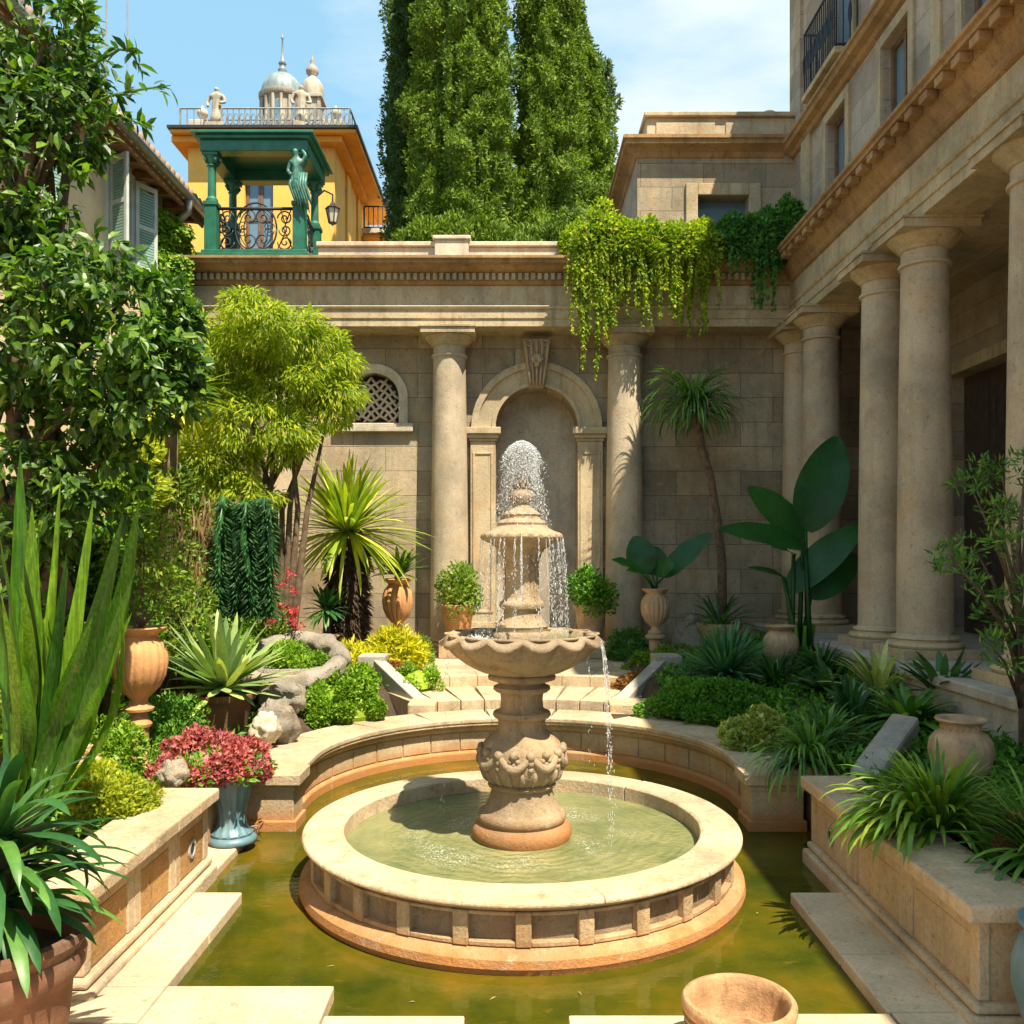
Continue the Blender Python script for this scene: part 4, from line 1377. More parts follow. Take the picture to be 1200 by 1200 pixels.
m.box(4.30, 9.0, 3.3, 5.99, 8.195, 9.745); m.box(4.3, 9.0, -3, 3.29, 6.1, 6.2)  # unseen near roof steps, heights shaped to place the building's shadow edge
m.box(TX - 0.25, TX + 0.4, 5.9, 14.05, 10.665, 10.8)
m.build('roof', M['tile'], rb)
for (a, b, z0, z1) in w2:
    m = MB()
    for (y0, y1, q0, q1) in ((a - .12, a - .001, z0, z1 + .13), (b + .001, b + .12, z0, z1 + .13), (a, b, z1 + .001, z1 + .13)):
        m.box(TX - 0.04, TX + 0.03, y0, y1, q0, q1)
    w_ = m.build('window', M['trim'], rb, bevel=0.008)
    m = MB().box(TX + 0.13, TX + 0.14, a, b, z0, z1); m.build('pane', M['glass'], w_)
a, b = 11.25, 12.55
bl = MB().box(TX - 0.32, TX + 0.02, a, b, 8.28, 8.36).build('balcony', M['trim'], rb, bevel=0.01)
m = MB()
for (p0, p1) in (((TX - .28, a + .03), (TX - .28, b - .03)), ((TX - .28, a + .03), (TX - .02, a + .03)), ((TX - .28, b - .03), (TX - .02, b - .03))):
    for z in (8.40, 9.22): m.tube([(*p0, z), (*p1, z)], 0.016, 6)
    n_ = max(3, int((Vector(p1) - Vector(p0)).length / 0.075))
    for i in range(n_ + 1):
        q = Vector(p0).lerp(Vector(p1), i / n_)
        m.tube([(q.x, q.y, 8.36), (q.x, q.y, 9.22)], 0.010, 5)
        if i % 2 == 0 and i:
            m.tube([(q.x, q.y + .05 * math.cos(t * .7), 8.8 + .14 * math.sin(t * .7)) for t in range(10)], 0.008, 4)
m.build('iron_railing', M['iron'], bl)

# ================================================================== small block over the back wall, right
ub = thing('attic_block', 'plain ashlar block with a flat attic standing above the back wall beside the cypresses', 'building', (3.0, 14.5, 6))
m = MB(); holed(m, 1.84, 4.299, 6.1, 8.05, [(2.75, 3.52, 6.55, 7.42)], lambda u, v, d: (u, 13.6 + d, v), 0.35)
m.build('wall', M['wall_x'], ub)
m = MB().add([(1.84, 13.6, 6.1), (1.84, 16.2, 6.1), (1.84, 16.2, 8.05), (1.84, 13.6, 8.05)], [[0, 1, 2, 3]]); m.box(1.85, 4.29, 16.1, 16.2, 6.0, 8.0)
m.build('side_wall', M['wall_y'], ub)
m = MB()
for (x0, x1, z0, z1) in ((2.57, 2.749, 6.55, 7.60), (3.521, 3.70, 6.55, 7.60), (2.75, 3.52, 7.421, 7.60)): m.box(x0, x1, 13.555, 13.63, z0, z1)
w_ = m.build('window', M['trim'], ub, bevel=0.01)
m = MB().box(2.75, 3.52, 13.85, 13.86, 6.55, 7.42); m.build('pane', M['glass'], w_)
m = MB().sweep([(1.84, 16.2), (1.84, 13.6), (4.05, 13.6)], [(0, 7.98), (0.03, 8.0), (0.05, 8.06), (0.12, 8.10), (0.20, 8.13), (0.20, 8.19), (0.23, 8.20), (0.23, 8.25), (-0.3, 8.30), (-0.3, 7.98)], side=1)
m.build('cornice', M['cornice'], ub)
m = MB().box(2.00, 4.29, 13.72, 16.0, 8.25, 8.66); m.box(1.96, 4.29, 13.66, 16.05, 8.663, 8.73)
for x in (2.14, 3.2): m.box(x, x + 0.9, 13.70, 13.73, 8.36, 8.58)
m.build('attic', M['trim'], ub, bevel=0.012)
m = MB().lathe([(0.001, 0.30), (0.10, 0.28), (0.20, 0.20), (0.26, 0.10), (0.28, 0.0), (0.28, -0.05)], 20, (4.02, 14.3, 8.735))
m.build('roof_vent', M['terra_l'], ub, smooth=True)

# ================================================================== left house
lh = thing('ochre_house', 'peach rendered house with grey green shutters under a deep timber eave on the left', 'house', (-5.2, 9, 0))
LX = -4.98
m = MB(); holed(m, -3, 13.26, -0.3, 7.02, [(11.0, 11.6, 5.72, 6.80), (8.6, 9.2, 5.72, 6.80)], lambda u, v, d: (LX - d, u, v), 0.3)
m.build('wall', M['peach'], lh)
m = MB()
m.hexa([(-4.62, -3, 6.96), (-4.62, 13.6, 6.96), (-9, 13.6, 7.7), (-9, -3, 7.7)], [(-4.60, -3, 7.06), (-4.60, 13.6, 7.06), (-9, 13.6, 7.82), (-9, -3, 7.82)])
rf = m.build('roof', M['tile'], lh)
m = MB()
y = -2.8
while y < 13.5:
    if y < -2.75: m.box(-4.67, -4.64, -2.8, 13.4, 6.86, 6.955)
    m.hexa([(-4.66, y, 6.88), (-4.66, y + .09, 6.88), (-5.4, y + .09, 6.93), (-5.4, y, 6.93)], [(-4.66, y, 6.958), (-4.66, y + .09, 6.958), (-5.4, y + .09, 7.05), (-5.4, y, 7.05)]); y += 0.5
m.build('rafters', M['eave'], rf)
m = MB()
y = -2.9
while y < 13.5:
    m.tube([(-4.58, y, 7.10), (-6.4, y, 7.42)], 0.075, 6); y += 0.17
m.build('roof_tiles', M['tile'], rf, smooth=True)
m = MB().tube([(-4.55, -3, 6.99), (-4.55, 13.55, 6.99)], 0.055, 10)
gt = m.build('gutter', M['gutter'], lh, smooth=True)
m = MB().tube([(-4.55, 12.55, 6.96), (-4.57, 12.6, 6.80), (-4.75, 12.65, 6.68), (-4.92, 12.7, 6.55), (-4.92, 12.7, 1.0)], 0.045, 10)
m.build('downpipe', M['gutter'], gt, smooth=True)
for (a, b) in ((11.0, 11.6), (8.6, 9.2)):
    m = MB()
    for (y0, y1, z0, z1) in ((a - .09, a - .001, 5.66, 6.90), (b + .001, b + .09, 5.66, 6.90), (a, b, 6.801, 6.90), (a, b, 5.62, 5.719)):
        m.box(LX - 0.05, LX + 0.045, y0, y1, z0, z1)
    w_ = m.build('window', M['white'], lh, bevel=0.006)
    m = MB().box(LX - 0.23, LX - 0.22, a, b, 5.72, 6.80); m.build('pane', M['glass'], w_)
    for s_ in (-1, 1):
        sh = MB(); lv = MB()
        # leaf hinged at the jamb, standing almost square to the wall on the near side, folded back on the far side
        hy = a - .05 if s_ < 0 else b + .05
        ang = R(58) if s_ < 0 else R(30)
        dv = Vector((math.sin(ang), s_ * math.cos(ang), 0)); up = Vector((0, 0, 1)); nn_ = dv.cross(up)
        o0 = Vector((LX + 0.06, hy, 5.70)); w = 0.33; hgt = 1.13; tk = 0.02
        def pan(mb_, u0, u1, v0, v1, t0=-0.018, t1=0.018):
            q = [o0 + dv * u + up * v + nn_ * t for t in (t0, t1) for (u, v) in ((u0, v0), (u1, v0), (u1, v1), (u0, v1))]
            mb_.hexa(q[:4], q[4:])
        pan(sh, 0, .05, 0, hgt); pan(sh, w - .05, w, 0, hgt); pan(sh, .05, w - .05, 0, .06); pan(sh, .05, w - .05, hgt - .06, hgt); pan(sh, .05, w - .05, hgt / 2 - .03, hgt / 2 + .03)
        q = 0.07
        while q < hgt - 0.09:
            pan(lv, .05, w - .05, q, q + .028, -0.012, 0.012); q += 0.036
        so_ = sh.build('shutter', M['white'], lh)
        lv.build('louvres', M['louvre'], so_)

# ================================================================== yellow building and towers
yb = thing('yellow_villa', 'bright yellow villa with wide flat eaves and railed roof behind the green pavilion', 'house', (-6.3, 24, 0))
m = MB(); holed(m, -8.0, -4.42, 0, 12.25, [(-6.62, -5.92, 9.3, 11.25)], lambda u, v, d: (u, 22 + d, v), 0.3)
m.add([(-4.42, 22, 0), (-4.42, 27, 0), (-4.42, 27, 12.25), (-4.42, 22, 12.25)], [[0, 1, 2, 3]])
m.add([(-8.0, 22, 0), (-8.0, 27, 0), (-8.0, 27, 12.25), (-8.0, 22, 12.25)], [[0, 1, 2, 3]])
m.box(-8.0, -4.42, 26.95, 27, 0, 12.25)
m.box(-4.43, -4.36, 23.4, 23.9, 0, 11.9); m.box(-4.43, -4.36, 25.0, 25.5, 0, 11.9)
m.build('wall', M['yellow'], yb)
m = MB()
ro = 0.62
m.box(-8.0 - .3, -4.42 + .25, 21.7, 27.2, 11.95, 12.10)
m.box(-8.28, -3.82, 21.55, 27.6, 12.103, 12.20)
ev = m.build('eave', paint('bounce_orange_soffit', (0.80, 0.36, 0.04), 0.85, 0.12, 2), yb, bevel=0.02)  # deeper orange than the walls: bounced light put into the colour
m = MB().box(-8.33, -3.77, 21.5, 27.65, 12.203, 12.27); m.build('roof_edge', M['iron'], ev)
for i in range(2):
    x0 = -6.60 + i * 0.345
    fr = MB()
    for (a, b, z0, z1) in ((x0, x0 + .06, 9.3, 11.22), (x0 + .285, x0 + .34, 9.3, 11.22), (x0 + .061, x0 + .284, 11.15, 11.22), (x0 + .061, x0 + .284, 10.2, 10.26)): fr.box(a, b, 22.12, 22.2, z0, z1)
    f_ = fr.build('door', M['brownw'], yb)
    MB().box(x0 + .06, x0 + .285, 22.15, 22.16, 9.3, 11.15).build('pane', M['glass'], f_)


def railing(mb, p0, p1, z0, z1, gap=0.14, r=0.018, orn=True):
    p0, p1 = Vector(p0), Vector(p1)
    L = (p1 - p0).length
    for z in (z0 + .05, z1): mb.tube([(p0.x, p0.y, z), (p1.x, p1.y, z)], r * 1.3, 5)
    n_ = max(2, int(L / gap))
    for i in range(n_ + 1):
        q = p0.lerp(p1, i / n_)
        mb.tube([(q.x, q.y, z0), (q.x, q.y, z1)], r * (1.6 if i % 8 == 0 else .8), 4)
        if orn and i < n_:
            q2 = p0.lerp(p1, (i + .5) / n_)
            mb.tube([(q2.x + .05 * math.cos(t * .9), q2.y, (z0 + z1) / 2 + .14 * math.sin(t * .9)) for t in range(8)], r * .7, 4)


m = MB()
railing(m, (-7.1, 21.75), (-4.0, 21.75), 12.27, 12.78)
railing(m, (-4.0, 21.75), (-4.0, 27.3), 12.27, 12.78, 0.3, orn=False)
railing(m, (-8.1, 21.75), (-7.6, 21.75), 12.27, 12.78, orn=False)
m.build('terrace_railing', M['rail'], yb)
# second terrace set back with its own railing
m = MB(); m.box(-7.5, -4.8, 23.5, 26.5, 12.271, 12.9); m.build('roof_storey', M['pale'], yb, bevel=0.02)
m = MB(); railing(m, (-7.5, 23.5), (-4.8, 23.5), 12.9, 13.35, 0.12); m.build('upper_railing', M['rail'], yb)
# right annex with balcony
m = MB().box(-4.41, -3.2, 26.2, 29, 0, 10.85); m.box(-4.35, -3.45, 25.6, 29.0, 11.0, 11.12)
ax = m.build('annex', M['yellow'], yb, bevel=0.02)
m = MB().box(-4.35, -3.2, 25.5, 29, 11.123, 11.25); m.build('balcony_slab', M['pale'], ax)
m = MB(); railing(m, (-4.3, 25.6), (-3.25, 25.6), 11.25, 11.9, 0.12, orn=False); m.build('annex_railing', M['iron'], ax)
# left annex under a tiled roof
m = MB().box(-10.6, -8.01, 23.8, 28, 0, 11.3); ax = m.build('annex', M['yellow'], yb)
m = MB()
m.hexa([(-10.8, 23.5, 11.25), (-8.02, 23.5, 11.25), (-8.02, 26, 11.9), (-10.8, 26, 11.9)], [(-10.8, 23.5, 11.35), (-8.02, 23.5, 11.35), (-8.02, 26, 12.0), (-10.8, 26, 12.0)])
x = -10.7
while x < -8.1: m.tube([(x, 23.45, 11.36), (x, 26, 12.02)], 0.06, 6); x += 0.15
m.build('annex_roof', M['tile'], ax, smooth=True)
m = MB(); railing(m, (-10.6, 26), (-8.3, 26), 12.0, 12.5, 0.3, orn=False); m.build('annex_railing', M['iron'], ax)

dt = thing('domed_tower', 'pale church lantern tower with a ribbed grey dome and thin spire beyond the villa', 'tower', (-10.3, 40, 0))
DX, DY = (331 - CX) * 40 / F, 40
m = MB().box(DX - 1.3, DX + 1.3, DY - 1.3, DY + 1.3, 0, 20.2)
m.lathe([(0.86, 20.0), (0.86, 22.05), (0.98, 22.1), (1.03, 22.2), (1.03, 22.3), (0.9, 22.36)], 32, (DX, DY, 0))
m.lathe([(1.0, 20.2), (1.0, 20.45), (0.9, 20.5)], 32, (DX, DY, 0))
for q in range(16):
    a = 2 * PI * (q + .5) / 16
    m.lathe([(0.07, 20.5), (0.07, 22.05)], 8, (DX + .92 * math.cos(a), DY + .92 * math.sin(a), 0))
auto_smooth(m.build('drum', M['figure'], dt), 35)
m = MB()
for q in range(8):
    a = 2 * PI * q / 8 - PI / 2
    cx_, cy_ = DX + .875 * math.cos(a), DY + .875 * math.sin(a)
    t = Vector((-math.sin(a), math.cos(a), 0))
    pts = [(-.2, 20.8), (.2, 20.8), (.2, 21.6), (.14, 21.76), (0, 21.82), (-.14, 21.76), (-.2, 21.6)]
    m.add([(cx_ + t.x * u, cy_ + t.y * u, z) for u, z in pts], [list(range(7))])
m.build('window', M['glass'], dt)
m = MB().lathe([(0.90 * math.cos(PI / 2 * i / 12) + .0, 22.36 + 1.0 * math.sin(PI / 2 * i / 12)) for i in range(12)] + [(0.14, 23.37)], 48, (DX, DY, 0), fn=lambda a, i, r, z: (r * (1 + 0.03 * (abs(math.cos(a * 8)) > .93)), z))
auto_smooth(m.build('dome', M['lead'], dt), 40)
m = MB().lathe([(0.16, 23.30), (0.19, 23.5), (0.2, 23.55), (0.13, 23.6), (0.13, 23.75), (0.18, 23.8), (0.10, 23.95), (0.045, 24.2), (0.03, 24.9), (0.07, 24.95), (0.03, 25.0), (0.005, 25.2)], 16, (DX, DY, 0))
m.build('spire', M['lead'], dt, smooth=True)
bt_ = thing('bell_turret', 'baroque stone bell turret with scrolled cap just right of the grey dome', 'tower', (-8.6, 39, 0))
TXx, TY = (366 - CX) * 38 / F, 38
m = MB().box(TXx - .9, TXx + .9, TY - .9, TY + .9, 0, 19.5)
m.box(TXx - .38, TXx + .38, TY - .38, TY + .38, 19.5, 21.1)
m.box(TXx - .5, TXx + .5, TY - .5, TY + .5, 21.103, 21.25)
for sx in (-1, 1):
    for sy in (-1, 1): m.box(TXx + sx * .36 - .07, TXx + sx * .36 + .07, TY + sy * .36 - .07, TY + sy * .36 + .07, 19.6, 21.1)
m.build('shaft', M['figure'], bt_, bevel=0.02)
m = MB().lathe([(0.44, 21.253), (0.47, 21.5), (0.42, 21.8), (0.30, 22.0), (0.18, 22.1), (0.16, 22.2), (0.24, 22.3), (0.26, 22.45), (0.16, 22.6), (0.06, 22.7), (0.09, 22.8), (0.05, 22.95), (0.01, 23.1)], 24, (TXx, TY, 0), fn=lambda a, i, r, z: (r * (1 + .06 * math.cos(4 * a)), z))
m.build('cap', M['figure'], bt_, smooth=True)


def skin(name, joints, bones, mat, sub=2):
    me = bpy.data.meshes.new(name)
    me.from_pydata([j[:3] for j in joints], bones, [])
    o = bpy.data.objects.new(name, me); COL.objects.link(o)
    md = o.modifiers.new('skin', 'SKIN')
    md.use_smooth_shade = True
    for i, j in enumerate(joints):
        me.skin_vertices[0].data[i].radius = (j[3], j[4] if len(j) > 4 else j[3])
    me.skin_vertices[0].data[0].use_root = True
    s_ = o.modifiers.new('sub', 'SUBSURF'); s_.levels = sub; s_.render_levels = sub
    me.materials.append(mat)
    return o


def statue(loc, h, lab, mat, seated=False, group=None, rz=0):
    t = thing('statue', lab, 'statue', loc, rz, group)
    s_ = h
    MB().box(-.20 * s_, .20 * s_, -.20 * s_, .20 * s_, 0, .16 * s_).build('plinth', mat, t, local=True, bevel=0.01)
    b = 0.16 * s_
    hs = s_ * 0.84
    J = [(0, 0, b + .45 * hs, .13 * hs, .11 * hs), (0, 0, b + .62 * hs, .12 * hs, .09 * hs), (0, 0, b + .76 * hs, .15 * hs, .09 * hs), (0, 0, b + .84 * hs, .045 * hs), (0, -.01, b + .90 * hs, .07 * hs, .075 * hs), (0, -.01, b + .97 * hs, .055 * hs),
         (0, 0, b + .25 * hs, .17 * hs, .14 * hs), (0, 0, b + .02 * hs, .20 * hs, .17 * hs),
         (.17 * hs, 0, b + .74 * hs, .05 * hs), (.22 * hs, -.03 * hs, b + .58 * hs, .042 * hs), (.10 * hs, -.13 * hs, b + .52 * hs, .035 * hs),
         (-.17 * hs, 0, b + .74 * hs, .05 * hs), (-.24 * hs, .0, b + .58 * hs, .042 * hs), (-.20 * hs, -.08 * hs, b + .44 * hs, .035 * hs)]
    B = [(0, 1), (1, 2), (2, 3), (3, 4), (4, 5), (0, 6), (6, 7), (2, 8), (8, 9), (9, 10), (2, 11), (11, 12), (12, 13)]
    o = skin('draped_figure', J, B, mat); o.parent = t
    return t


statue((-7.28, 21.95, 12.27), 1.15, 'pale stone statue of a draped figure on the villa roof, left of the railing', M['figure'])
statue((-5.22, 21.95, 12.27), 1.2, 'larger weathered stone statue on the villa roof, in front of the dome', M['figure'], rz=.4)
for x, lab in ((-7.75, 'small stone ball finial on the roof corner left of the draped statue'), (-4.45, 'small stone ball finial on the roof right of the domed tower')):
    t = thing('roof_finial', lab, 'finial', (x, 22.3, 12.272))
    MB().box(-.28, .28, -.2, .2, 0, .42).build('pedestal', M['pale'], t, local=True, bevel=.02)
    MB().lathe([(.09, .42), (.06, .48), (.05, .52), (.12, .58), (.14, .66), (.11, .74), (.04, .78), (.03, .82), (.001, .86)], 16).build('ball', M['pale'], t, local=True, smooth=True)
# antennas behind the left house
for x, zt, lab in ((-5.45, 7.5, 'thin vertical antenna rod on the left above the house eave'), (-5.17, 7.6, 'taller thin antenna rod with short crossbars above the house eave')):
    t = thing('antenna', lab, 'antenna', (x, 12.0, 7.1))
    MB().tube([(0, 0, 0), (0, 0, zt - 5.3 + 0.4)], 0.012, 6).build('mast', M['gutter'], t, local=True)
    m = MB()
    m.tube([(-.10, 0, .6), (.10, 0, .6)], 0.008, 5)
    m.build('crossbar', M['gutter'], t, local=True)

# ================================================================== green iron pavilion on the wall
gp = thing('green_pavilion', 'dark green iron balcony pavilion with scrollwork railing standing on top of the back wall', 'pavilion', (-3.7, 13.2, 6.14))
X0, X1, Y0, Y1 = -4.36, -2.96, 12.62, 13.72
Z0 = 6.14
m = MB().box(X0 - .08, X1 + .08, Y0 - .08, Y1 + .08, Z0, Z0 + .08); m.box(X0 - .04, X1 + .04, Y0 - .04, Y1 + .04, Z0 + .083, Z0 + .13)
m.build('floor_slab', M['gpaint'], gp, bevel=.01)
for (x, y) in ((X0 + .08, Y0 + .08), (X1 - .08, Y0 + .08), (X0 + .08, Y1 - .08), (X1 - .08, Y1 - .08)):
    m = MB().box(x - .085, x + .085, y - .085, y + .085, Z0 + .132, 6.90); m.box(x - .10, x + .10, y - .10, y + .10, 6.903, 6.96)
    m.lathe([(.085, 6.962), (.085, 7.0), (.06, 7.04), (.055, 7.46), (.075, 7.47), (.06, 7.49), (.08, 7.55), (.105, 7.60)], 16, (x, y, 0))
    m.box(x - .11, x + .11, y - .11, y + .11, 7.602, 7.64)
    po = m.build('post', M['gpaint'], gp, bevel=.004, seg=1)
    m = MB()
    for a in range(4):
        m.tube([(x + .07 * math.cos(a * PI / 2 + .78), y + .07 * math.sin(a * PI / 2 + .78), 7.50), (x + .11 * math.cos(a * PI / 2 + .78), y + .11 * math.sin(a * PI / 2 + .78), 7.56), (x + .085 * math.cos(a * PI / 2 + .78), y + .085 * math.sin(a * PI / 2 + .78), 7.60)], [.02, .025, .012], 6)
    m.lathe([(.07, 7.52), (.085, 7.56), (.07, 7.60)], 12, (x, y, 0))
    m.build('leaf_capital', M['gpaint'], po, smooth=True)
m = MB()
for (a, b, q, w) in ((X0 - .05, X1 + .05, Y0 - .05, Y0 + .15), (X0 - .05, X1 + .05, Y1 - .15, Y1 + .05), (X0 - .05, X0 + .15, Y0 + .152, Y1 - .152), (X1 - .15, X1 + .05, Y0 + .152, Y1 - .152)):
    m.box(a, b, q, w, 7.642, 7.80)
m.build('beams', M['gpaint'], gp, bevel=.01)
m = MB().box(X0 - .10, X1 + .10, Y0 - .10, Y1 + .10, 7.803, 7.85); m.box(X0 - .15, X1 + .15, Y0 - .15, Y1 + .15, 7.853, 7.89)
m.build('roof', M['gpaint'], gp, bevel=.008)


def panel_iron(p0, p1, z0, z1):
    """scrollwork between two posts with one large central ring"""
    m = MB()
    p0, p1 = Vector(p0), Vector(p1)
    L = (p1 - p0).length; u = (p1 - p0) / L
    pt = lambda a, z: (p0.x + u.x * a, p0.y + u.y * a, z)
    m.tube([pt(0, z1), pt(L, z1)], .022, 6); m.tube([pt(0, z0 + .03), pt(L, z0 + .03)], .018, 6)
    zc, rr = (z0 + z1) / 2 + .02, (z1 - z0) * .60
    cxx = L / 2
    def spiral(a0, z_, r, turns, s1, s2, rad=.011):
        m.tube([pt(a0 + s1 * r * (1 - t / 26) * math.cos(turns * t / 24 * 2 * PI), z_ + s2 * r * (1 - t / 26) * math.sin(turns * t / 24 * 2 * PI)) for t in range(25)], rad, 5)
    m.tube([pt(cxx + .8 * rr * math.cos(t * PI / 16), zc + rr * math.sin(t * PI / 16)) for t in range(33)], .014, 5)
    m.tube([pt(cxx + .8 * rr * .8 * math.cos(t * PI / 16), zc + rr * .8 * math.sin(t * PI / 16)) for t in range(33)], .009, 5)
    for s1 in (-1, 1):
        for s2 in (-1, 1):
            spiral(cxx + s1 * .10, zc + s2 * .16, .13, 1.6, s1, s2)
            spiral(cxx + s1 * .18, zc + s2 * .03, .08, 1.4, s1, s2, .008)
        m.tube([pt(cxx + s1 * (.05 + .12 * math.sin(t * PI / 10)), zc - rr + 2 * rr * t / 10) for t in range(11)], .009, 5)
    nn = max(1, int((cxx - .8 * rr) / .22))
    for s1 in (-1, 1):
        for i in range(nn):
            a = cxx + s1 * (.8 * rr + .12 + i * .21)
            if 0.02 < a < L - .02:
                for (dz, r) in ((.17, .11), (-.17, .11), (0, .09)):
                    spiral(a, zc + dz - .02, r, 1.7, s1 * (1 if i % 2 else -1), 1 if dz > 0 else -1)
                m.tube([pt(a - .1, z0 + .05), pt(a + .02, zc), pt(a - .06, z1 - .02)], .009, 5)
                m.tube([pt(a + .1, z0 + .05), pt(a - .02, zc), pt(a + .08, z1 - .02)], .009, 5)
    return m


panel_iron((X0 + .16, Y0 + .08), (X1 - .16, Y0 + .08), Z0 + .13, 6.88).build('iron_railing', M['iron'], gp, smooth=True)
panel_iron((X1 - .08, Y0 + .16), (X1 - .08, Y1 - .16), Z0 + .13, 6.88).build('iron_railing', M['iron'], gp, smooth=True)
panel_iron((X0 + .08, Y0 + .16), (X0 + .08, Y1 - .16), Z0 + .13, 6.88).build('iron_railing', M['iron'], gp, smooth=True)
# bracket figure bound to the front right post
fx, fy, fz = X1 - .06, Y0 - .05, 6.97
J = [(fx - .02, fy, fz + .30, .075, .06), (fx - .04, fy - .02, fz + .42, .062, .055), (fx - .03, fy - .03, fz + .52, .085, .06), (fx - .03, fy - .03, fz + .58, .03), (fx - .045, fy - .045, fz + .635, .045, .05), (fx - .04, fy - .04, fz + .68, .035),
     (fx - .07, fy - .02, fz + .17, .06), (fx - .02, fy, fz + .05, .038), (fx - .06, fy - .01, fz - .03, .028),
     (fx + .03, fy, fz + .16, .055), (fx + .01, fy + .02, fz + .02, .035), (fx + .05, fy - .02, fz - .06, .03),
     (fx + .055, fy - .02, fz + .51, .032), (fx + .10, fy - .03, fz + .60, .026), (fx + .04, fy, fz + .68, .022),
     (fx - .115, fy - .02, fz + .50, .032), (fx - .15, fy - .03, fz + .38, .026), (fx - .09, fy - .08, fz + .30, .022)]
B = [(0, 1), (1, 2), (2, 3), (3, 4), (4, 5), (0, 6), (6, 7), (7, 8), (0, 9), (9, 10), (10, 11), (2, 12), (12, 13), (13, 14), (2, 15), (15, 16), (16, 17)]
o = skin('bracket_figure', J, B, M['verdigris']); put(o, gp)
# folds of cloth hanging below the figure
m = MB()
for i in range(7):
    a = fx - .10 + i * .035
    m.tube([(a, fy - .02 - .02 * (i % 2), fz + .35), (a - .02, fy - .04, fz + .18), (a + .04, fy - .03, fz + .0), (a + .07, fy - .01, fz - .12 - .04 * (i % 3))], [.018, .026, .02, .006], 6)
m.build('drapery', M['verdigris'], gp, smooth=True)

# wall lantern beside the pavilion
wl = thing('wall_lantern', 'small black iron lantern on a bracket at the right side of the green pavilion', 'lantern', (-2.66, 13.1, 7.0))
m = MB().tube([(-.24, 0, .20), (-.12, 0, .30), (0, 0, .24), (0, 0, .12)], .014, 6); m.build('bracket', M['iron'], wl, local=True)
m = MB()
for q in range(6):
    a = q * PI / 3
    m.tube([(.055 * math.cos(a), .055 * math.sin(a), -.17), (.095 * math.cos(a), .095 * math.sin(a), .03)], .009, 5)
m.lathe([(.001, .14), (.03, .12), (.05, .08), (.115, .035), (.11, .025), (.001, .03)], 6); m.lathe([(.001, -.22), (.02, -.2), (.065, -.175), (.06, -.165), (.001, -.165)], 6)
m.build('cage', M['iron'], wl, local=True)
k = NT('lantern_glass'); k.b.inputs['Base Color'].default_value = (.55, .50, .40, 1); k.b.inputs['Roughness'].default_value = .2
MB().lathe([(.050, -.165), (.088, .028)], 6).build('glass', k.m, wl, local=True)

# ================================================================== plants: helpers
def urn(parent, x, y, z, r, h, mat, name='urn', k_=18, amp=0.05, flare=1.0):
    pr_ = [(0.50, 0), (0.52, .03), (.42, .06), (.30, .10), (.30, .14), (.42, .18), (.72, .28), (.93, .42), (1.0, .56), (.98, .68), (.86, .79), (.66, .86), (.60, .89), (.64, .905), (.72, .93), (.88 * flare, .96), (.93 * flare, .985), (.90 * flare, 1.0), (.80 * flare, .99), (.6, .95), (.001, .93)]
    def fn(a, i, rr, zz):
        if 5 <= i <= 10:
            rr *= 1 - amp * (1 - abs(math.sin(a * k_ / 2)))
        return rr, zz
    m = MB().lathe([(a * r, b * h) for a, b in pr_], 96, (x, y, z), fn=fn)
    return auto_smooth(m.build(name, mat, parent), 50)


def pot(parent, x, y, z, r, h, mat, name='pot', rb=0.68):
    m = MB().lathe([(rb * r, 0), (rb * r, .01), (.92 * r, .80 * h), (.93 * r, .81 * h), (1.02 * r, .83 * h), (1.05 * r, .88 * h), (1.05 * r, .98 * h), (1.0 * r, h), (.92 * r, .99 * h), (.88 * r, .9 * h), (.001, .88 * h)], 48, (x, y, z))
    return auto_smooth(m.build(name, mat, parent), 40)


def soil_disc(parent, x, y, z, r):
    m = MB().lathe([(r, -.01), (r * .7, .012), (r * .3, .02), (.001, .02)], 20, (x, y, z), fn=lambda a, i, rr, zz: (rr, zz + .006 * math.sin(a * 5 + i)))
    return m.build('soil', M['soil'], parent, smooth=True)


def shrub(name, lab, cen, rad, n, leaf, mat, cat='shrub', wid=.5, clumps=16, cr=.42, big=False, group=None, withcore=True, hemi=True, up=.35, droop=.15, kind=None):
    """a free-standing shrub: one mesh of leaves over a leafy inner body"""
    lm = LM()
    if withcore:
        V, Fs = core(cen, [q * .60 for q in rad], None, None, None, hemi=hemi)
        lm.add(V, [np.array(Fs)])
    bush(lm, n, cen, rad, leaf, wid, clumps, cr, hemi, big, up, droop=droop)
    o = lm.build(name, mat)
    return tag(o, lab, cat, group, kind)


def leafbody(parent, cen, rad, n, leaf, mat, name='foliage', wid=.5, clumps=16, cr=.42, big=False, withcore=True, hemi=True, up=.35):
    lm = LM()
    if withcore:
        V, Fs = core(cen, [q * .58 for q in rad], None, None, None, hemi=hemi)
        lm.add(V, [np.array(Fs)])
    bush(lm, n, cen, rad, leaf, wid, clumps, cr, hemi, big, up)
    return lm.build(name, mat, parent)


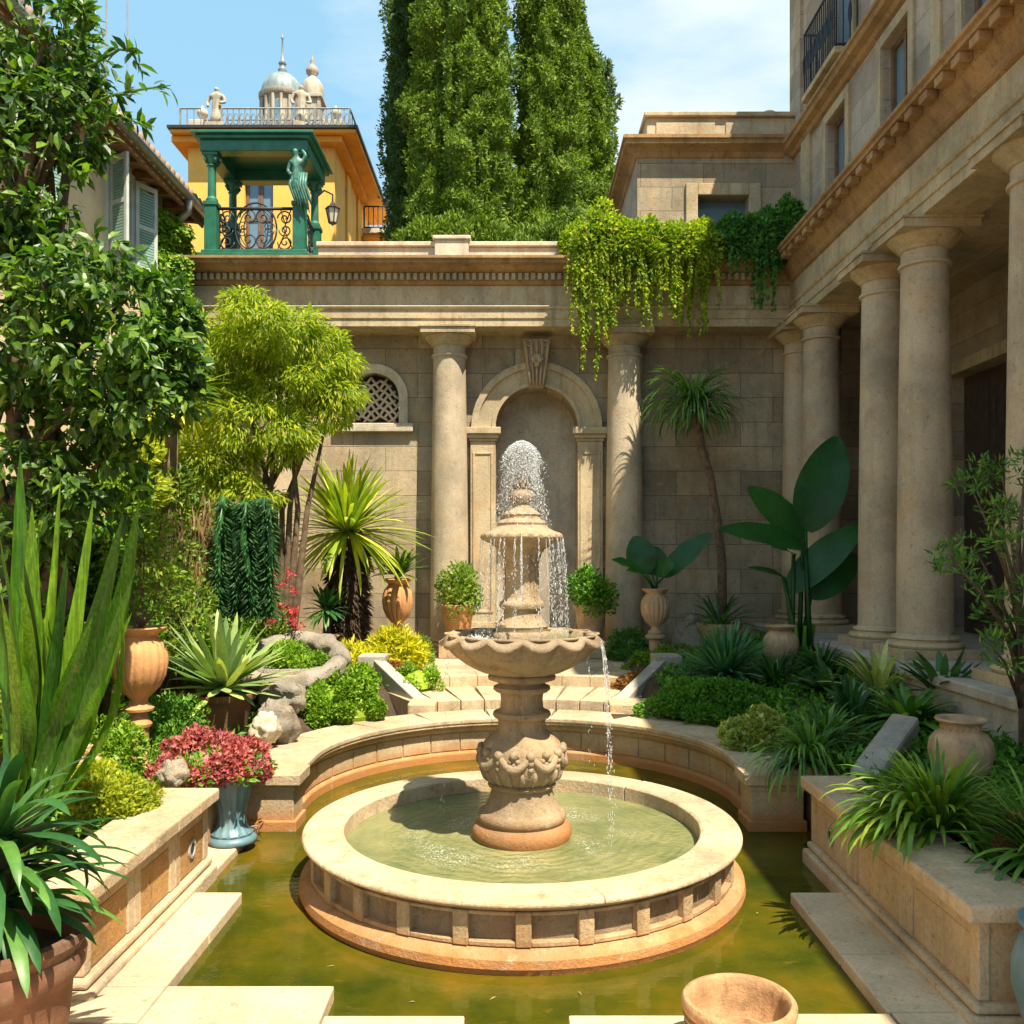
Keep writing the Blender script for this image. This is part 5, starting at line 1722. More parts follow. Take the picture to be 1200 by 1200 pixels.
def paddle(mb, p0, p1, p2, Wd, nrm, bend=0.1, rows=14, sword=False, fold=.12, petr=.014, wave=.0):
    p0, p1, p2 = Vector(p0), Vector(p1), Vector(p2)
    if (p1 - p0).length > .02:
        mb.tube([p0, p0.lerp(p1, .5) + Vector((0, 0, .01)), p1], [petr * 1.2, petr, petr * .8], 6)
    nrm = Vector(nrm).normalized()
    d = (p2 - p1); L = d.length; d.normalize()
    side = d.cross(nrm).normalized(); n_ = side.cross(d).normalized()
    V, Fs = [], []
    cs = (-1, -.5, 0, .5, 1)
    for i in range(rows + 1):
        t = i / rows
        c_ = p1.lerp(p2, t) + n_ * (bend * L * math.sin(PI * t * .5) * (1 - t) * 2 - bend * L * t * t * .5)
        if sword: w = Wd * .5 * np.interp(t, [0, .25, .55, .85, 1], [.62, .9, 1, .5, .01])
        else: w = Wd * .5 * max(.02, math.sin(PI * min(1, t * .97 + .02) ** .85)) ** .62
        for q in cs:
            ff = fold * abs(q) * w + wave * math.sin(t * 17 + q * 2) * w * abs(q)
            rib = (i % 2) * .010 * abs(q) * w / .15 if not sword else 0
            V.append(c_ + side * (q * w) + n_ * (ff + rib))
    for i in range(rows):
        for j in range(4):
            Fs.append([i * 5 + j, i * 5 + j + 1, (i + 1) * 5 + j + 1, (i + 1) * 5 + j])
    mb.add(V, Fs)


def twigs(parent, base, cen, rad, n, r, mat, name='stems'):
    m = MB()
    for i in range(n):
        d = rand_dirs(1)[0]
        e = Vector((cen[0] + d[0] * rad[0] * .7, cen[1] + d[1] * rad[1] * .7, cen[2] + abs(d[2]) * rad[2] * .8))
        b = Vector(base) + Vector((random.uniform(-.3, .3) * rad[0] * .3, random.uniform(-.3, .3) * rad[1] * .3, 0))
        mid = b.lerp(e, .5) + Vector((random.uniform(-.1, .1), random.uniform(-.1, .1), 0)) * rad[0]
        m.tube([b, mid, e], [r, r * .7, r * .3], 6)
    return m.build(name, mat, parent, smooth=True)


# ================================================================== cypresses beyond the wall
def cypress(lab, x, y, h, rmax, n, mat, zmin=6.0, seed=0, lobes=5, lean=0.0, prof=None):
    t = thing('cypress_tree', lab, 'tree', (x, y, 0), group='tall cypresses beyond the back wall')
    MB().tube([(x, y, -.3), (x, y, 3), (x, y, h * .8)], [.32, .25, .06], 10).build('trunk', M['bark'], t, smooth=True)
    lm = LM()
    prof = prof or [(0.0, .30), (.10, .85), (.3, 1.0), (.55, .93), (.75, .75), (.9, .45), (1, .04)]
    pz = [p[0] for p in prof]; pr_ = [p[1] for p in prof]
    z0 = 1.2
    def rad(a, z, amp=1.0):
        tt = (z - z0) / (h - z0)
        base = np.interp(tt, pz, pr_) * rmax
        lob = 1 + .15 * math.sin(lobes * a + seed + 1.3 * math.sin(z * .55 + seed)) + .10 * noise.noise(Vector((math.cos(a) * 1.6, math.sin(a) * 1.6, z * .5 + seed * 7)))
        n1_ = noise.noise(Vector((math.cos(a) * 2.6 * rmax, math.sin(a) * 2.6 * rmax, z * 1.15 + seed)))
        n2_ = noise.noise(Vector((math.cos(a) * 6.5 * rmax, math.sin(a) * 6.5 * rmax, z * 3.2 + seed)))
        return base * (lob + amp * (.60 * (abs(n1_) ** .8 - .25))) + .20 * n2_
    rows, sg = 150, 90
    V = []
    for i in range(rows + 1):
        z = z0 + (h - z0) * i / rows
        for j in range(sg):
            a = 2 * PI * j / sg
            r = rad(a, z) - .12
            V.append((x + r * math.cos(a), y + r * math.sin(a), z))
    Fs = [[i * sg + j, i * sg + (j + 1) % sg, (i + 1) * sg + (j + 1) % sg, (i + 1) * sg + j] for i in range(rows) for j in range(sg)]
    lm.add(V, [np.array(Fs)])
    zs = zmin + (h - zmin) * rng.random(n) ** 1.05
    zs[: n // 12] = z0 + (zmin - z0) * rng.random(n // 12)
    aa = rng.random(n) * 2 * PI
    # favour the side that can be seen from the garden
    flip = (np.sin(aa) > .35) & (rng.random(n) < .6)
    aa[flip] = -aa[flip]
    rr = np.array([rad(a, z) for a, z in zip(aa, zs)])
    # small tufts: leaves gather round tuft centres
    g_ = np.array([noise.noise(Vector((math.cos(a) * 5 * rmax, math.sin(a) * 5 * rmax, z * 3.4 + seed))) for a, z in zip(aa, zs)])
    rr = rr - .10 + .10 * rng.random(n) + .12 * np.clip(g_ + .1, -.35, .6)
    Pp = np.stack([x + rr * np.cos(aa), y + rr * np.sin(aa), zs], 1)
    out = np.stack([np.cos(aa), np.sin(aa), np.zeros(n)], 1)
    D = unit(out * .6 + np.array([0, 0, .5]) + rand_dirs(n) * .9)
    N = unit(out * .8 + np.array([0, 0, .3]) + rand_dirs(n) * .6)
    L = .085 * (.5 + .9 * rng.random(n))
    lm.leaves(Pp, D, N, L, L * .5)
    lm.build('crown', mat, t)
    return t


cypress('dark narrow cypress, leftmost of the group beyond the wall', P(484, 0, 20.2).x, 20.2, 19, 0.66, 26000, M['lf_cypd'], zmin=7.5, seed=1, lobes=3)
cypress('broad lit cypress in front, left of the gap in the group', P(542, 0, 18.6).x, 18.6, 19.5, 0.94, 90000, M['lf_cyp'], zmin=7.5, seed=2,
        prof=[(0, .8), (.2, 1.1), (.40, 1.08), (.5, 1.0), (.62, .90), (.75, .72), (.9, .45), (1, .04)])
cypress('tall cypress right of the gap in the group', P(644, 0, 19.4).x, 19.4, 20.5, 0.70, 60000, M['lf_cyp'], zmin=7.5, seed=3, lobes=4,
        prof=[(0, .8), (.2, 1.25), (.42, 1.20), (.5, 1.0), (.66, .86), (.75, .72), (.9, .45), (1, .04)])
cypress('cypress with a loose wide foot, right of the group beside the attic block', P(672, 0, 20.6).x, 20.6, 14.6, 0.88, 60000, M['lf_cyp'], zmin=7.0, seed=4, lobes=4,
        prof=[(0, .8), (.2, 1.2), (.5, 1.18), (.65, 1.05), (.78, .78), (.9, .50), (1, .08)])
# lower growth round their feet and a loose sprig tree
for px, py, Y, rx, rz_, lab in ((505, 292, 17.2, .55, .45, 'low bright tuft of cypress growth above the parapet on the left'), (632, 300, 17.3, .5, .5, 'low bright cypress growth above the parapet in the middle'), (560, 290, 17.4, .7, .6, 'low rounded cypress growth above the raised parapet block')):
    p = P(px, py, Y)
    t = thing('cypress_bush', lab, 'shrub', (p.x, p.y, 0))
    MB().tube([(p.x, p.y, 0), (p.x, p.y, p.z)], [.12, .06], 8).build('trunk', M['bark'], t)
    leafbody(t, tuple(p), (rx, .7, rz_), 6000, .11, M['lf_cyp'], 'crown', wid=.42, clumps=22, hemi=False, up=.8)
p = P(703, 105, 22)
t = thing('slender_tree', 'thin olive grey tree with loose sprigs showing right of the cypresses', 'tree', (p.x, 22, 0))
m = MB().tube([(p.x - .2, 22, 0), (p.x - .1, 22, 8), (p.x, 22, p.z + .4)], [.16, .10, .02], 8)
for q in range(10):
    z = p.z - 2.6 + q * .32
    m.tube([(p.x - .05, 22, z), (p.x + random.uniform(-.5, .5), 22 + random.uniform(-.4, .4), z + .5)], [.03, .008], 5)
m.build('trunk', M['bark'], t)
lm = LM()
for q in range(16):
    c_ = np.array([p.x + random.uniform(-.28, .32), 22 + random.uniform(-.3, .3), p.z + .55 - q * .20])
    bush(lm, 330, c_, (.26, .25, .24), .12, .4, 5, .5, False)
lm.build('crown', leafmat('olive_grey_leaf', (.05, .09, .05), (.12, .18, .10), (.2, .26, .16), .35), t)


# ================================================================== trailing plants on the cornice
def trailing(lab, spans, mat, top, leaf=.055, dens=150, thick=.10, ntop=5000):
    t = thing('trailing_plant', lab, 'plant', (spans[0][0], 12.5, 6.14))
    lm = LM()
    for (x0, x1, zt, ry, n_) in top:
        bush(lm, n_, ((x0 + x1) / 2, 12.62, 6.16), ((x1 - x0) / 2, ry, zt - 6.16), leaf * 1.1, .6, 26, .34, True, False, .3)
    lm.build('mound', mat, t)
    lm = LM()
    for (x0, x1, zend, n_) in spans:
        for q in range(n_):
            x = random.uniform(x0, x1)
            ze = 6.2 - (6.2 - zend) * random.uniform(.12, 1.06)
            y0 = random.uniform(12.24, 12.40)
            pts = [(x, 12.5, 6.30 + random.uniform(0, .15)), (x + random.uniform(-.03, .03), y0, 6.22)]
            z = 6.22; xx = x
            while z > ze:
                z -= .12; xx += random.uniform(-.018, .018); pts.append((xx, y0 + random.uniform(-.02, .02), z))
            L = 6.3 - ze
            bough(lm, pts, int(dens * L), leaf, .62, .035, False, .5)
    lm.build('strands', mat, t)


trailing('lime green trailing plant hanging in long strands from the cornice beside the niche',
         [(.80, 1.22, 4.95, 26), (.85, 1.12, 4.50, 9), (1.18, 1.75, 5.15, 26), (1.75, 2.25, 5.2, 24), (2.15, 2.78, 5.0, 28), (.72, 2.85, 5.6, 60)], M['lf_trail'],
         [(.66, 1.60, 6.85, .40, 6000), (1.2, 2.2, 6.72, .40, 6000), (1.9, 2.9, 6.74, .40, 6000)])
trailing('dark green bushy plant on the cornice corner right of the lime trailing plant',
         [(3.28, 3.55, 5.50, 14), (2.8, 3.6, 5.95, 16)], M['lf_traild'],
         [(2.65, 3.35, 6.72, .36, 4500), (3.0, 3.75, 6.82, .36, 5000), (3.5, 4.15, 7.00, .34, 4500)], leaf=.06)

# ================================================================== ivy on the left house
t = thing('wall_ivy', 'dense small leaved ivy hanging on the house wall below the eave', 'ivy', (LX, 12.7, 0.3))
MB().tube([(-4.9, 12.9, .5), (-4.93, 12.8, 3), (-4.93, 12.6, 6)], [.05, .04, .02], 6).build('stem', M['bark'], t)
n = 26000
yy = 11.9 + 1.3 * rng.random(n); zz = 2.2 + 4.6 * rng.random(n)
keep = zz < 6.85 - .9 * np.clip(12.3 - yy, 0, 1) - .1
yy, zz = yy[keep], zz[keep]; n = len(yy)
d_ = np.array([noise.noise(Vector((0, a * 3, b * 3))) for a, b in zip(yy, zz)])
lm = LM()
Pp = np.stack([LX + .03 + .12 * rng.random(n) + .38 * np.clip(d_ + .25, 0, 1) * np.clip((yy - 12.0) * 1.5, .2, 1), yy, zz], 1)
D = unit(np.array([.5, -.1, -.6]) + rand_dirs(n) * .7); N = unit(np.array([1.0, -.3, .4]) + rand_dirs(n) * .5)
lm.leaves(Pp, D, N, .075 * (.6 + .8 * rng.random(n)), .06, big=False)
n = 9000
xx = -4.95 + .50 * rng.random(n) ** 1.5; zz = 2.2 + 3.9 * rng.random(n)
Pp = np.stack([xx, np.where(zz > 5.1, 12.42, 13.2) - .12 * rng.random(n), zz], 1)
D = unit(np.array([.1, -.5, -.6]) + rand_dirs(n) * .7); N = unit(np.array([.3, -1.0, .4]) + rand_dirs(n) * .5)
lm.leaves(Pp, D, N, .075 * (.6 + .8 * rng.random(n)), .06)
lm.build('foliage', M['lf_hedge'], t)

# ================================================================== big climber in the left foreground
t = thing('climbing_tree', 'large dark glossy leaved climber overhanging the left foreground with sprigs against the sky', 'climber', (-3.6, 6.0, 0.4))
m = MB()
for i in range(7):
    b = Vector((-3.5 + random.uniform(-.3, .3), 6.1 + random.uniform(-.3, .3), .3))
    pts = [b]
    for q in range(1, 9):
        pts.append(Vector((-3.45 + .16 * math.sin(q * 1.3 + i * 2) + i * .04, 6.1 + .16 * math.cos(q * 1.1 + i * 1.7), .3 + q * .62)))
    m.tube(pts, [.075 - .006 * q for q in range(9)], 8)
ends = [(60, 30), (120, 115), (60, 160), (40, 260), (150, 350), (210, 400), (180, 480), (120, 540), (60, 600)]
for (px, py) in ends:
    e = P(px, py, 5.9)
    b = Vector((-3.4, 6.1, max(.8, e.z - .8)))
    m.tube([b, b.lerp(e, .5) + Vector((0, 0, .12)), e], [.04, .025, .008], 6)
m.build('stems', M['bark'], t, smooth=True)
lm = LM()
blobs = [(10, 20, 6.1, 80, 70, 620), (48, 95, 6.0, 60, 62, 560), (5, 120, 6.2, 70, 80, 460), (70, 140, 6.0, 38, 36, 260), (15, 215, 6.0, 62, 70, 560), (48, 285, 5.9, 62, 42, 420), (0, 320, 6.1, 70, 60, 420), (95, 335, 5.8, 75, 42, 560),
         (165, 365, 5.8, 55, 38, 480), (195, 415, 5.8, 34, 48, 330), (120, 410, 5.7, 70, 52, 640), (35, 400, 5.9, 70, 60, 520), (150, 470, 5.8, 62, 40, 470), (70, 490, 5.9, 75, 52, 520), (110, 550, 5.8, 55, 38, 340), (30, 570, 5.9, 62, 52, 420), (80, 610, 6.0, 60, 40, 280), (25, 660, 6.1, 62, 62, 340)]
for (px, py, Y, rx, ry, n_) in blobs:
    p = P(px, py, Y); q = Y / F
    Pp, Nn = bush_points(int(n_ * 1.5), tuple(p), (rx * q, .42, ry * q), 14, .46, False, .75)
    mm_ = len(Pp)
    D = unit(Nn * .5 + rand_dirs(mm_) * .8 + np.array([.15, -.15, -.35]))
    N = unit(Nn * .35 + rand_dirs(mm_) * .55 + np.array([.1, -.35, .75]))
    L = .098 * (.45 + .95 * rng.random(mm_))
    lm.leaves(Pp, D, N, L, L * .40, big=True, droop=.12, fold=.3)
for pts, n_ in (([(70, 90), (110, 75), (140, 58), (155, 60), (165, 85)], 26), ([(90, 130), (130, 112), (165, 105), (200, 100)], 46), ([(100, 150), (140, 135), (170, 148)], 40), ([(90, 60), (100, 20), (96, 0)], 40),
                ([(60, 180), (90, 200), (100, 205)], 30), ([(190, 400), (225, 380), (240, 372)], 30), ([(60, 10), (90, 12), (100, 18)], 30), ([(200, 440), (228, 450), (240, 470)], 24)):
    pw_ = [P(a, b, 5.9) for a, b in pts]
    bough(lm, pw_, n_, .12, .34, .03, True, .1)
    m = MB().tube(pw_, [.009] * (len(pw_) - 1) + [.003], 5)
    lm.add(m.v, [np.array([f]) for f in m.f])
lm.build('foliage', M['lf_vine'], t)

# ================================================================== feathery golden green tree
t = thing('feathery_tree', 'feathery yellow green tree with thin drooping foliage in front of the back wall', 'tree', (-2.75, 9.9, .5))
m = MB()
for i in range(9):
    a = random.uniform(-.25, .25)
    top = P(random.choice((270, 300, 330, 360, 390)), random.uniform(400, 470), 9.9 + random.uniform(-.3, .3))
    m.tube([(-2.65 + a * .6, 9.95 + random.uniform(-.15, .15), .4), (-2.6 + a, 9.9, 1.6), (-2.6 + a * 1.5, 9.9, 2.5), top], [.055, .045, .03, .01], 7)
m.build('trunk', M['bark'], t, smooth=True)
lm = LM()
for (px, py, rx, ry, n_) in ((300, 378, 45, 34, 2600), (258, 395, 36, 42, 2200), (350, 398, 50, 34, 2600), (400, 425, 36, 34, 2200), (300, 430, 60, 42, 3600), (365, 455, 62, 36, 3200), (255, 470, 45, 40, 2400), (310, 500, 60, 32, 2600), (405, 470, 30, 30, 1500), (345, 520, 34, 24, 1000), (262, 540, 42, 26, 2000), (225, 560, 45, 30, 1800), (285, 558, 30, 22, 1300), (300, 578, 34, 18, 900)):
    p = P(300 + (px - 300) * .88 - 6, py, 9.7 + random.uniform(-.4, .3)); q = 9.3 / F
    Pp, Nn = bush_points(n_, tuple(p), (rx * q, .40, ry * q), 14, .46, False, .6)
    mm_ = len(Pp)
    D = unit(Nn * .7 + rand_dirs(mm_) * .5 + np.array([0, 0, -.7])); N = unit(Nn * .5 + rand_dirs(mm_) * .6 + np.array([0, 0, .5]))
    L = .085 * (.6 + .8 * rng.random(mm_))
    lm.leaves(Pp, D, N, L, L * .24)
lm.build('crown', M['lf_feath'], t)

# golden cordyline behind the climber
t = thing('cordyline', 'tall cordyline with yellow strap leaves half hidden behind the dark climber', 'plant', (-3.55, 9.0, .5))
MB().tube([(-3.50, 9.0, .4), (-3.48, 9.0, 2), (-3.42, 9.0, 3.55)], [.09, .075, .06], 10).build('trunk', M['bark'], t, smooth=True)
lm = LM(); rosette(lm, (-3.42, 9.0, 3.55), 80, .72, .055, (-35, 85), (.5, 1.5)); lm.build('crown', M['lf_yucca'], t)

# dark spiky hanging column
t = thing('monkey_tail_plant', 'dark green spiky plant hanging in a thick shaggy column beside the potted agave', 'plant', (-2.7, 8.9, .5))
lm = LM(); m = MB()
for i in range(13):
    px = 262 + 56 * ((i * .618) % 1)
    p = P(px, 582 + 14 * ((i * .37) % 1), 8.7 + .30 * ((i * .77) % 1))
    b = P(px + random.uniform(-10, 10), 722, p.y)
    pts = [p, p.lerp(b, .35) + Vector((random.uniform(-.04, .04), -.06, 0)), p.lerp(b, .7), b]
    m.tube(pts, [.03, .035, .035, .03], 6)
    n_ = 560
    tt = rng.random(n_); A = np.array(p); Bv = np.array(b)
    c_ = A + (Bv - A) * tt[:, None]
    az_ = rng.random(n_) * 2 * PI
    out = np.stack([np.cos(az_), np.sin(az_), np.zeros(n_)], 1)
    lm.leaves(c_ + out * .03, unit(out + np.array([0, 0, -.35])), unit(np.array([0, 0, 1.0]) + out * .3), .10, .016, fold=.3)
m.build('stems', M['lf_teal'], t, smooth=True)
lm.build('spines', leafmat('dark_spine', (0.016, 0.065, 0.025), (0.04, 0.13, 0.05), (0.10, 0.22, 0.09), .2), t)
n_ = 500
# dry thatch left of it
lm = LM()
p = P(243, 640, 9.0)
Pp = np.array(p) + rng.normal(size=(n_, 3)) * np.array([.10, .1, .22])
lm.leaves(Pp, unit(np.array([0, 0, -1.0]) + rand_dirs(n_) * .3), rand_dirs(n_), .32, .02)
tag(lm.build('dry_thatch', M['dry']), 'bundle of dry brown fronds left of the dark spiky column', 'dry fronds')

# ================================================================== yucca palm
YP = G(408, 742, .62)
YP = Vector(((408 - CX) * 11.3 / F, 11.3, .60))
t = thing('yucca_palm', 'yucca palm with shaggy dark trunk and a big fan of yellow green sword leaves', 'palm', tuple(YP))
m = MB().tube([(YP.x, YP.y, .4), (YP.x + .02, YP.y, 1.2), (YP.x, YP.y, 2.2)], [.19, .17, .14], 14); m.build('trunk', M['bark_d'], t, smooth=True)
lm = LM(); n_ = 2600
tt = rng.random(n_); az_ = rng.random(n_) * 2 * PI
out = np.stack([np.cos(az_), np.sin(az_), np.zeros(n_)], 1)
Pp = np.array([YP.x, YP.y, .55]) + out * (.16 + .05 * rng.random((n_, 1))) + np.array([0, 0, 1.0]) * (tt * 1.6)[:, None]
lm.leaves(Pp, unit(out * .8 + np.array([0, 0, -.6]) + rand_dirs(n_) * .3), unit(out + rand_dirs(n_) * .5), .15, .028)
lm.build('dead_leaf_bases', M['bark_d'], t)
lm = LM()
rosette(lm, (YP.x, YP.y, 2.28), 260, .98, .058, (-42, 88), (.2, 1.0), .08, 7)
lm.build('crown', M['lf_yucca'], t)
# dark small yucca in a pot below it
p = Vector(((383 - CX) * 10.9 / F, 10.9, .6))
t = thing('potted_yucca', 'small dark yucca in a fluted clay pot at the foot of the yucca palm', 'potted plant', tuple(p))
urn(t, p.x, p.y, .55, .17, .48, M['clay'], 'pot')
lm = LM(); rosette(lm, (p.x, p.y, 1.32), 62, .34, .05, (-40, 80), (.2, .9), .03); lm.build('foliage', M['lf_teal'], t)
MB().tube([(p.x, p.y, .98), (p.x, p.y, 1.34)], [.05, .04], 8).build('stem', M['bark_d'], t)

# urn left of the column
p = Vector(((466 - CX) * 11.9 / F, 11.9, .6))
t = thing('planted_urn', 'orange fluted terracotta urn with a leafy rosette, left of the sunlit column', 'potted plant', tuple(p))
MB().box(p.x - .17, p.x + .17, p.y - .17, p.y + .17, .5, .98).build('pedestal', M['clay'], t, bevel=.01)
urn(t, p.x, p.y, .985, .205, .70, M['terra_l'], 'urn', 16, .09)
lm = LM(); rosette(lm, (p.x + .02, p.y, 1.72), 44, .42, .075, (0, 75), (.3, 1.2), .04); lm.build('foliage', M['lf_blade'], t)
MB().tube([(p.x - .05, p.y, 1.62), (p.x, p.y, 1.74)], [.03, .03], 6).build('stem', M['bark'], t)

# shrubs in pots either side of the niche
for px, lab, mt, pm, py0 in ((537, 'clipped green shrub in a terracotta pot, left of the niche', 'lf_mid', 'terra_l', 708), (692, 'clipped green shrub in a terracotta pot, right of the niche', 'lf_hedged', 'clay', 708)):
    Y = 12.35
    x = (px - CX) * Y / F
    zt = H + (CY - py0) * Y / F
    t = thing('potted_shrub', lab, 'potted plant', (x, Y, .6), group='clipped shrubs in pots beside the niche')
    MB().box(x - .25, x + .25, Y - .25, Y + .25, .602, .84).build('pedestal', M['clay'], t, bevel=.012)
    pot(t, x, Y, .842, .225, zt - .842, M[pm], 'pot', .70)
    leafbody(t, (x, Y, zt + .03), (.30, .30, .46), 2600, .055, M[mt], 'foliage', wid=.55, clumps=24, withcore=True)
    twigs(t, (x, Y, zt - .04), (x, Y, zt + .05), (.25, .25, .35), 9, .012, M['bark'])

# urn on pedestal with paddle leaves
Y = 11.6; x = (768 - CX) * Y / F; q = Y / F
t = thing('planted_urn', 'pale fluted urn on a slim pedestal holding broad green paddle leaves, right of the niche', 'potted plant', (x, Y, .6))
m = MB().lathe([(.11, 0), (.115, .04), (.085, .07), (.08, .30), (.095, .31), (.13, .33), (.13, .36), (.09, .38)], 28, (x, Y, .60)); auto_smooth(m.build('pedestal', M['clay'], t), 40)
urn(t, x, Y, .985, .19, .58, M['clay'], 'urn', 18, .08)
m = MB()
c0_ = Vector((x, Y, 1.53))
for (bx_, by_, tx, ty, w, yo, nr) in ((752, 672, 718, 655, .26, -.25, (-.3, -.6, 1)), (758, 672, 744, 628, .40, .10, (-.2, -1, .5)), (778, 676, 833, 624, .30, -.05, (-.5, -1, .5)), (770, 670, 790, 660, .30, -.3, (.1, -.9, .6)), (764, 674, 770, 640, .34, .25, (.1, -1, .35)), (757, 676, 735, 668, .2, -.35, (0, -.5, 1))):
    a = P(bx_, by_, Y + yo * .4); b = P(tx, ty, Y + yo)
    paddle(m, c0_ + Vector((random.uniform(-.04, .04), random.uniform(-.04, .04), 0)), a, b, w, nr, .08, rows=34, petr=.012, wave=.06)
m.build('paddle_leaves', M['lf_paddle'], t, smooth=True)

# slender bent tree
Y = 12.2
t = thing('bent_ponytail_tree', 'slender bent tree with a mop of thin drooping leaves against the shaded wall', 'tree', tuple(P(846, 705, Y)))
pts = [P(a, b, Y) for a, b in ((847, 712), (846, 660), (841, 610), (833, 560), (822, 525), (817, 500), (813, 482))]
pts[0].z = .62
MB().tube(pts, [.07, .062, .055, .052, .06, .075, .05], 10).build('trunk', M['bark'], t, smooth=True)
lm = LM()
c_ = P(813, 480, Y)
rosette(lm, tuple(c_), 300, .88, .024, (0, 80), (1.5, 2.9), .05, 9)
rosette(lm, tuple(c_ + Vector((.02, 0, -.05))), 50, .50, .024, (-50, 0), (.2, .8), .05, 8)
lm.build('crown', M['lf_strap'], t)
lm = LM(); rosette(lm, tuple(c_ + Vector((.15, 0, .02))), 40, .62, .012, (-10, 40), (1.2, 2.4), .05, 8, azs=(-.6, .5)); lm.build('dry_leaves', M['dry'], t)
p = P(843, 728, 11.6)
t = thing('stone_bowl_planter', 'low clay bowl of dark ferny leaves under the bent slender tree', 'potted plant', (p.x, p.y, .6))
pot(t, p.x, p.y, .62, .27, .50, M['clay'], 'pot', .6)
lm = LM(); rosette(lm, (p.x, p.y, 1.10), 60, .48, .035, (0, 70), (.5, 1.6), .1); lm.build('foliage', M['lf_teal'], t)

# giant paddle plant
Y = 10.6
b0 = Vector(((938 - CX) * Y / F, Y, .62))
t = thing('giant_paddle_plant', 'giant plant with huge dark paddle leaves in front of the shaded columns', 'plant', tuple(b0))
m = MB(); ms = MB()
for (ax, ay, tx, ty, w, yo, nr, sz) in ((944, 622, 982, 511, .58, .0, (-.12, -1, .12), 0), (941, 634, 878, 570, .44, -.05, (.25, -1, .45), 0), (944, 642, 845, 618, .36, -.5, (.0, -.75, .7), 0), (922, 694, 1012, 612, .40, .0, (-.2, -1, .5), 0),
                                        (918, 676, 877, 664, .13, -.1, (0, -.6, 1), 0), (950, 700, 1008, 650, .36, .25, (.1, -1, .3), 0), (930, 650, 905, 640, .25, -.2, (0, -.4, 1), 0)):
    a = P(ax, ay, Y + yo * .3); b = P(tx, ty, Y + yo)
    bb = b0 + Vector((random.uniform(-.10, .12), random.uniform(-.08, .08), 0))
    paddle(m, bb, a, b, w, nr, .06, rows=44, petr=.028, wave=.03, fold=.10)
m.build('leaves', M['lf_paddle'], t, smooth=True)
m = MB()
for i in range(9):
    a = i * .7
    m.tube([b0 + Vector((.05 * math.cos(a), .05 * math.sin(a), -.1)), b0 + Vector((.16 * math.cos(a), .08 * math.sin(a), .55))], [.045, .02], 8)
m.build('stalks', M['lf_hedge'], t, smooth=True)
Y = 10.2; x = (915 - CX) * Y / F
t = thing('clay_urn', 'squat grey clay urn standing left of the giant paddle plant', 'urn', (x, Y, .6))
urn(t, x, Y, .68, .20, .52, M['clay'], 'body', 20, .05, .9)
Y = 11.9; p = P(812, 728, Y)
V, Fs = core((p.x, p.y, .55), (.30, .22, .62), None, None, None, True, amp=.35, freq=2)
tag(raw('boulder', V, Fs, M['rock'], True), 'grey rock in the shade left of the clay bowl planter', 'rock')

# ================================================================== right bed
shrub('hedge_mound', 'dense low dark green hedge mound behind the pool wall on the right', ((850 - CX) * 8.75 / F, 8.85, .44), (.76, .52, .34), 24000, .036, M['lf_hedged'], 'hedge', .6, 40, .26)


def clump(name, lab, px, py, Y, z, n, L, Wd, mat, el=(5, 85), droop=(.5, 1.6), cat='plant', r0=.06, seg=7, extra=None, group=None):
    x = (px - CX) * Y / F
    lm = LM(); rosette(lm, (x, Y, z), n, L, Wd, el, droop, r0, seg)
    if extra: extra(lm, x, Y, z)
    return tag(lm.build(name, mat), lab, cat, group)


clump('blue_agave', 'blue green spiky clump above the dark hedge mound', 850, 0, 9.7, .68, 260, .60, .040, M['lf_blue'], (3, 88), (.1, .9))
clump('strap_plant', 'dark arching strap clump between the blue spiky clump and the squat urn', 908, 0, 9.4, .62, 90, .42, .04, M['lf_teal'], (0, 80), (.5, 1.5))
clump('strap_plant', 'dark arching clump at the foot of the giant paddle plant', 962, 0, 9.6, .66, 130, .46, .035, M['lf_teal'], (0, 85), (.6, 1.8))
clump('broadleaf_plant', 'dark broad leaved plant left of the cream striped clump', 975, 0, 8.7, .60, 60, .42, .085, M['lf_teal'], (5, 75), (.5, 1.5))
clump('striped_plant', 'cream and green striped leafy clump at the foot of the nearer double columns', 1030, 0, 8.25, .70, 75, .50, .055, leafmat('striped_leaf', (.10, .20, .04), (.36, .42, .12), (.60, .62, .28), .3), (5, 80), (.6, 1.6))
clump('broadleaf_plant', 'dark pointed leaf plant below the big column base', 1105, 0, 7.6, .80, 44, .44, .085, M['lf_teal'], (10, 75), (.3, 1.2))
clump('broadleaf_plant', 'low dark leafy plant behind the clay jar', 1065, 0, 7.2, .66, 60, .40, .07, M['lf_strap'], (0, 70), (.6, 1.6))
clump('strap_plant', 'tall arching green clump right of the yellow green shrub', 965, 0, 6.95, .50, 150, .40, .030, M['lf_strap'], (0, 85), (.6, 1.9))
clump('strap_plant', 'small arching clump behind the tall arching clump, beside the dark hedge mound', 1000, 0, 7.6, .58, 90, .42, .04, M['lf_teal'], (0, 85), (.6, 1.7))
shrub('yellow_green_shrub', 'pale yellow green flowering shrub on the pool wall coping', ((893 - CX) * 7.35 / F, 7.45, .41), (.30, .24, .30), 6000, .045, leafmat('pale_lime_leaf', (.16, .24, .03), (.34, .42, .08), (.62, .62, .30), .3), 'shrub', .7, 26, .30)

# big strap plant spilling over the planter


def spill(lm, x, y, z):
    rosette(lm, (x - .14, y - .08, z), 70, .50, .030, (25, 75), (1.8, 2.8), .06, 9, azs=(PI * .80, PI * 1.35))


clump('spider_plant', 'large bright strap leaved plant cascading over the right planter coping', 1100, 0, 4.72, .56, 280, .43, .027, M['lf_strapl'], (5, 88), (.8, 2.1), r0=.10, seg=9, extra=spill)


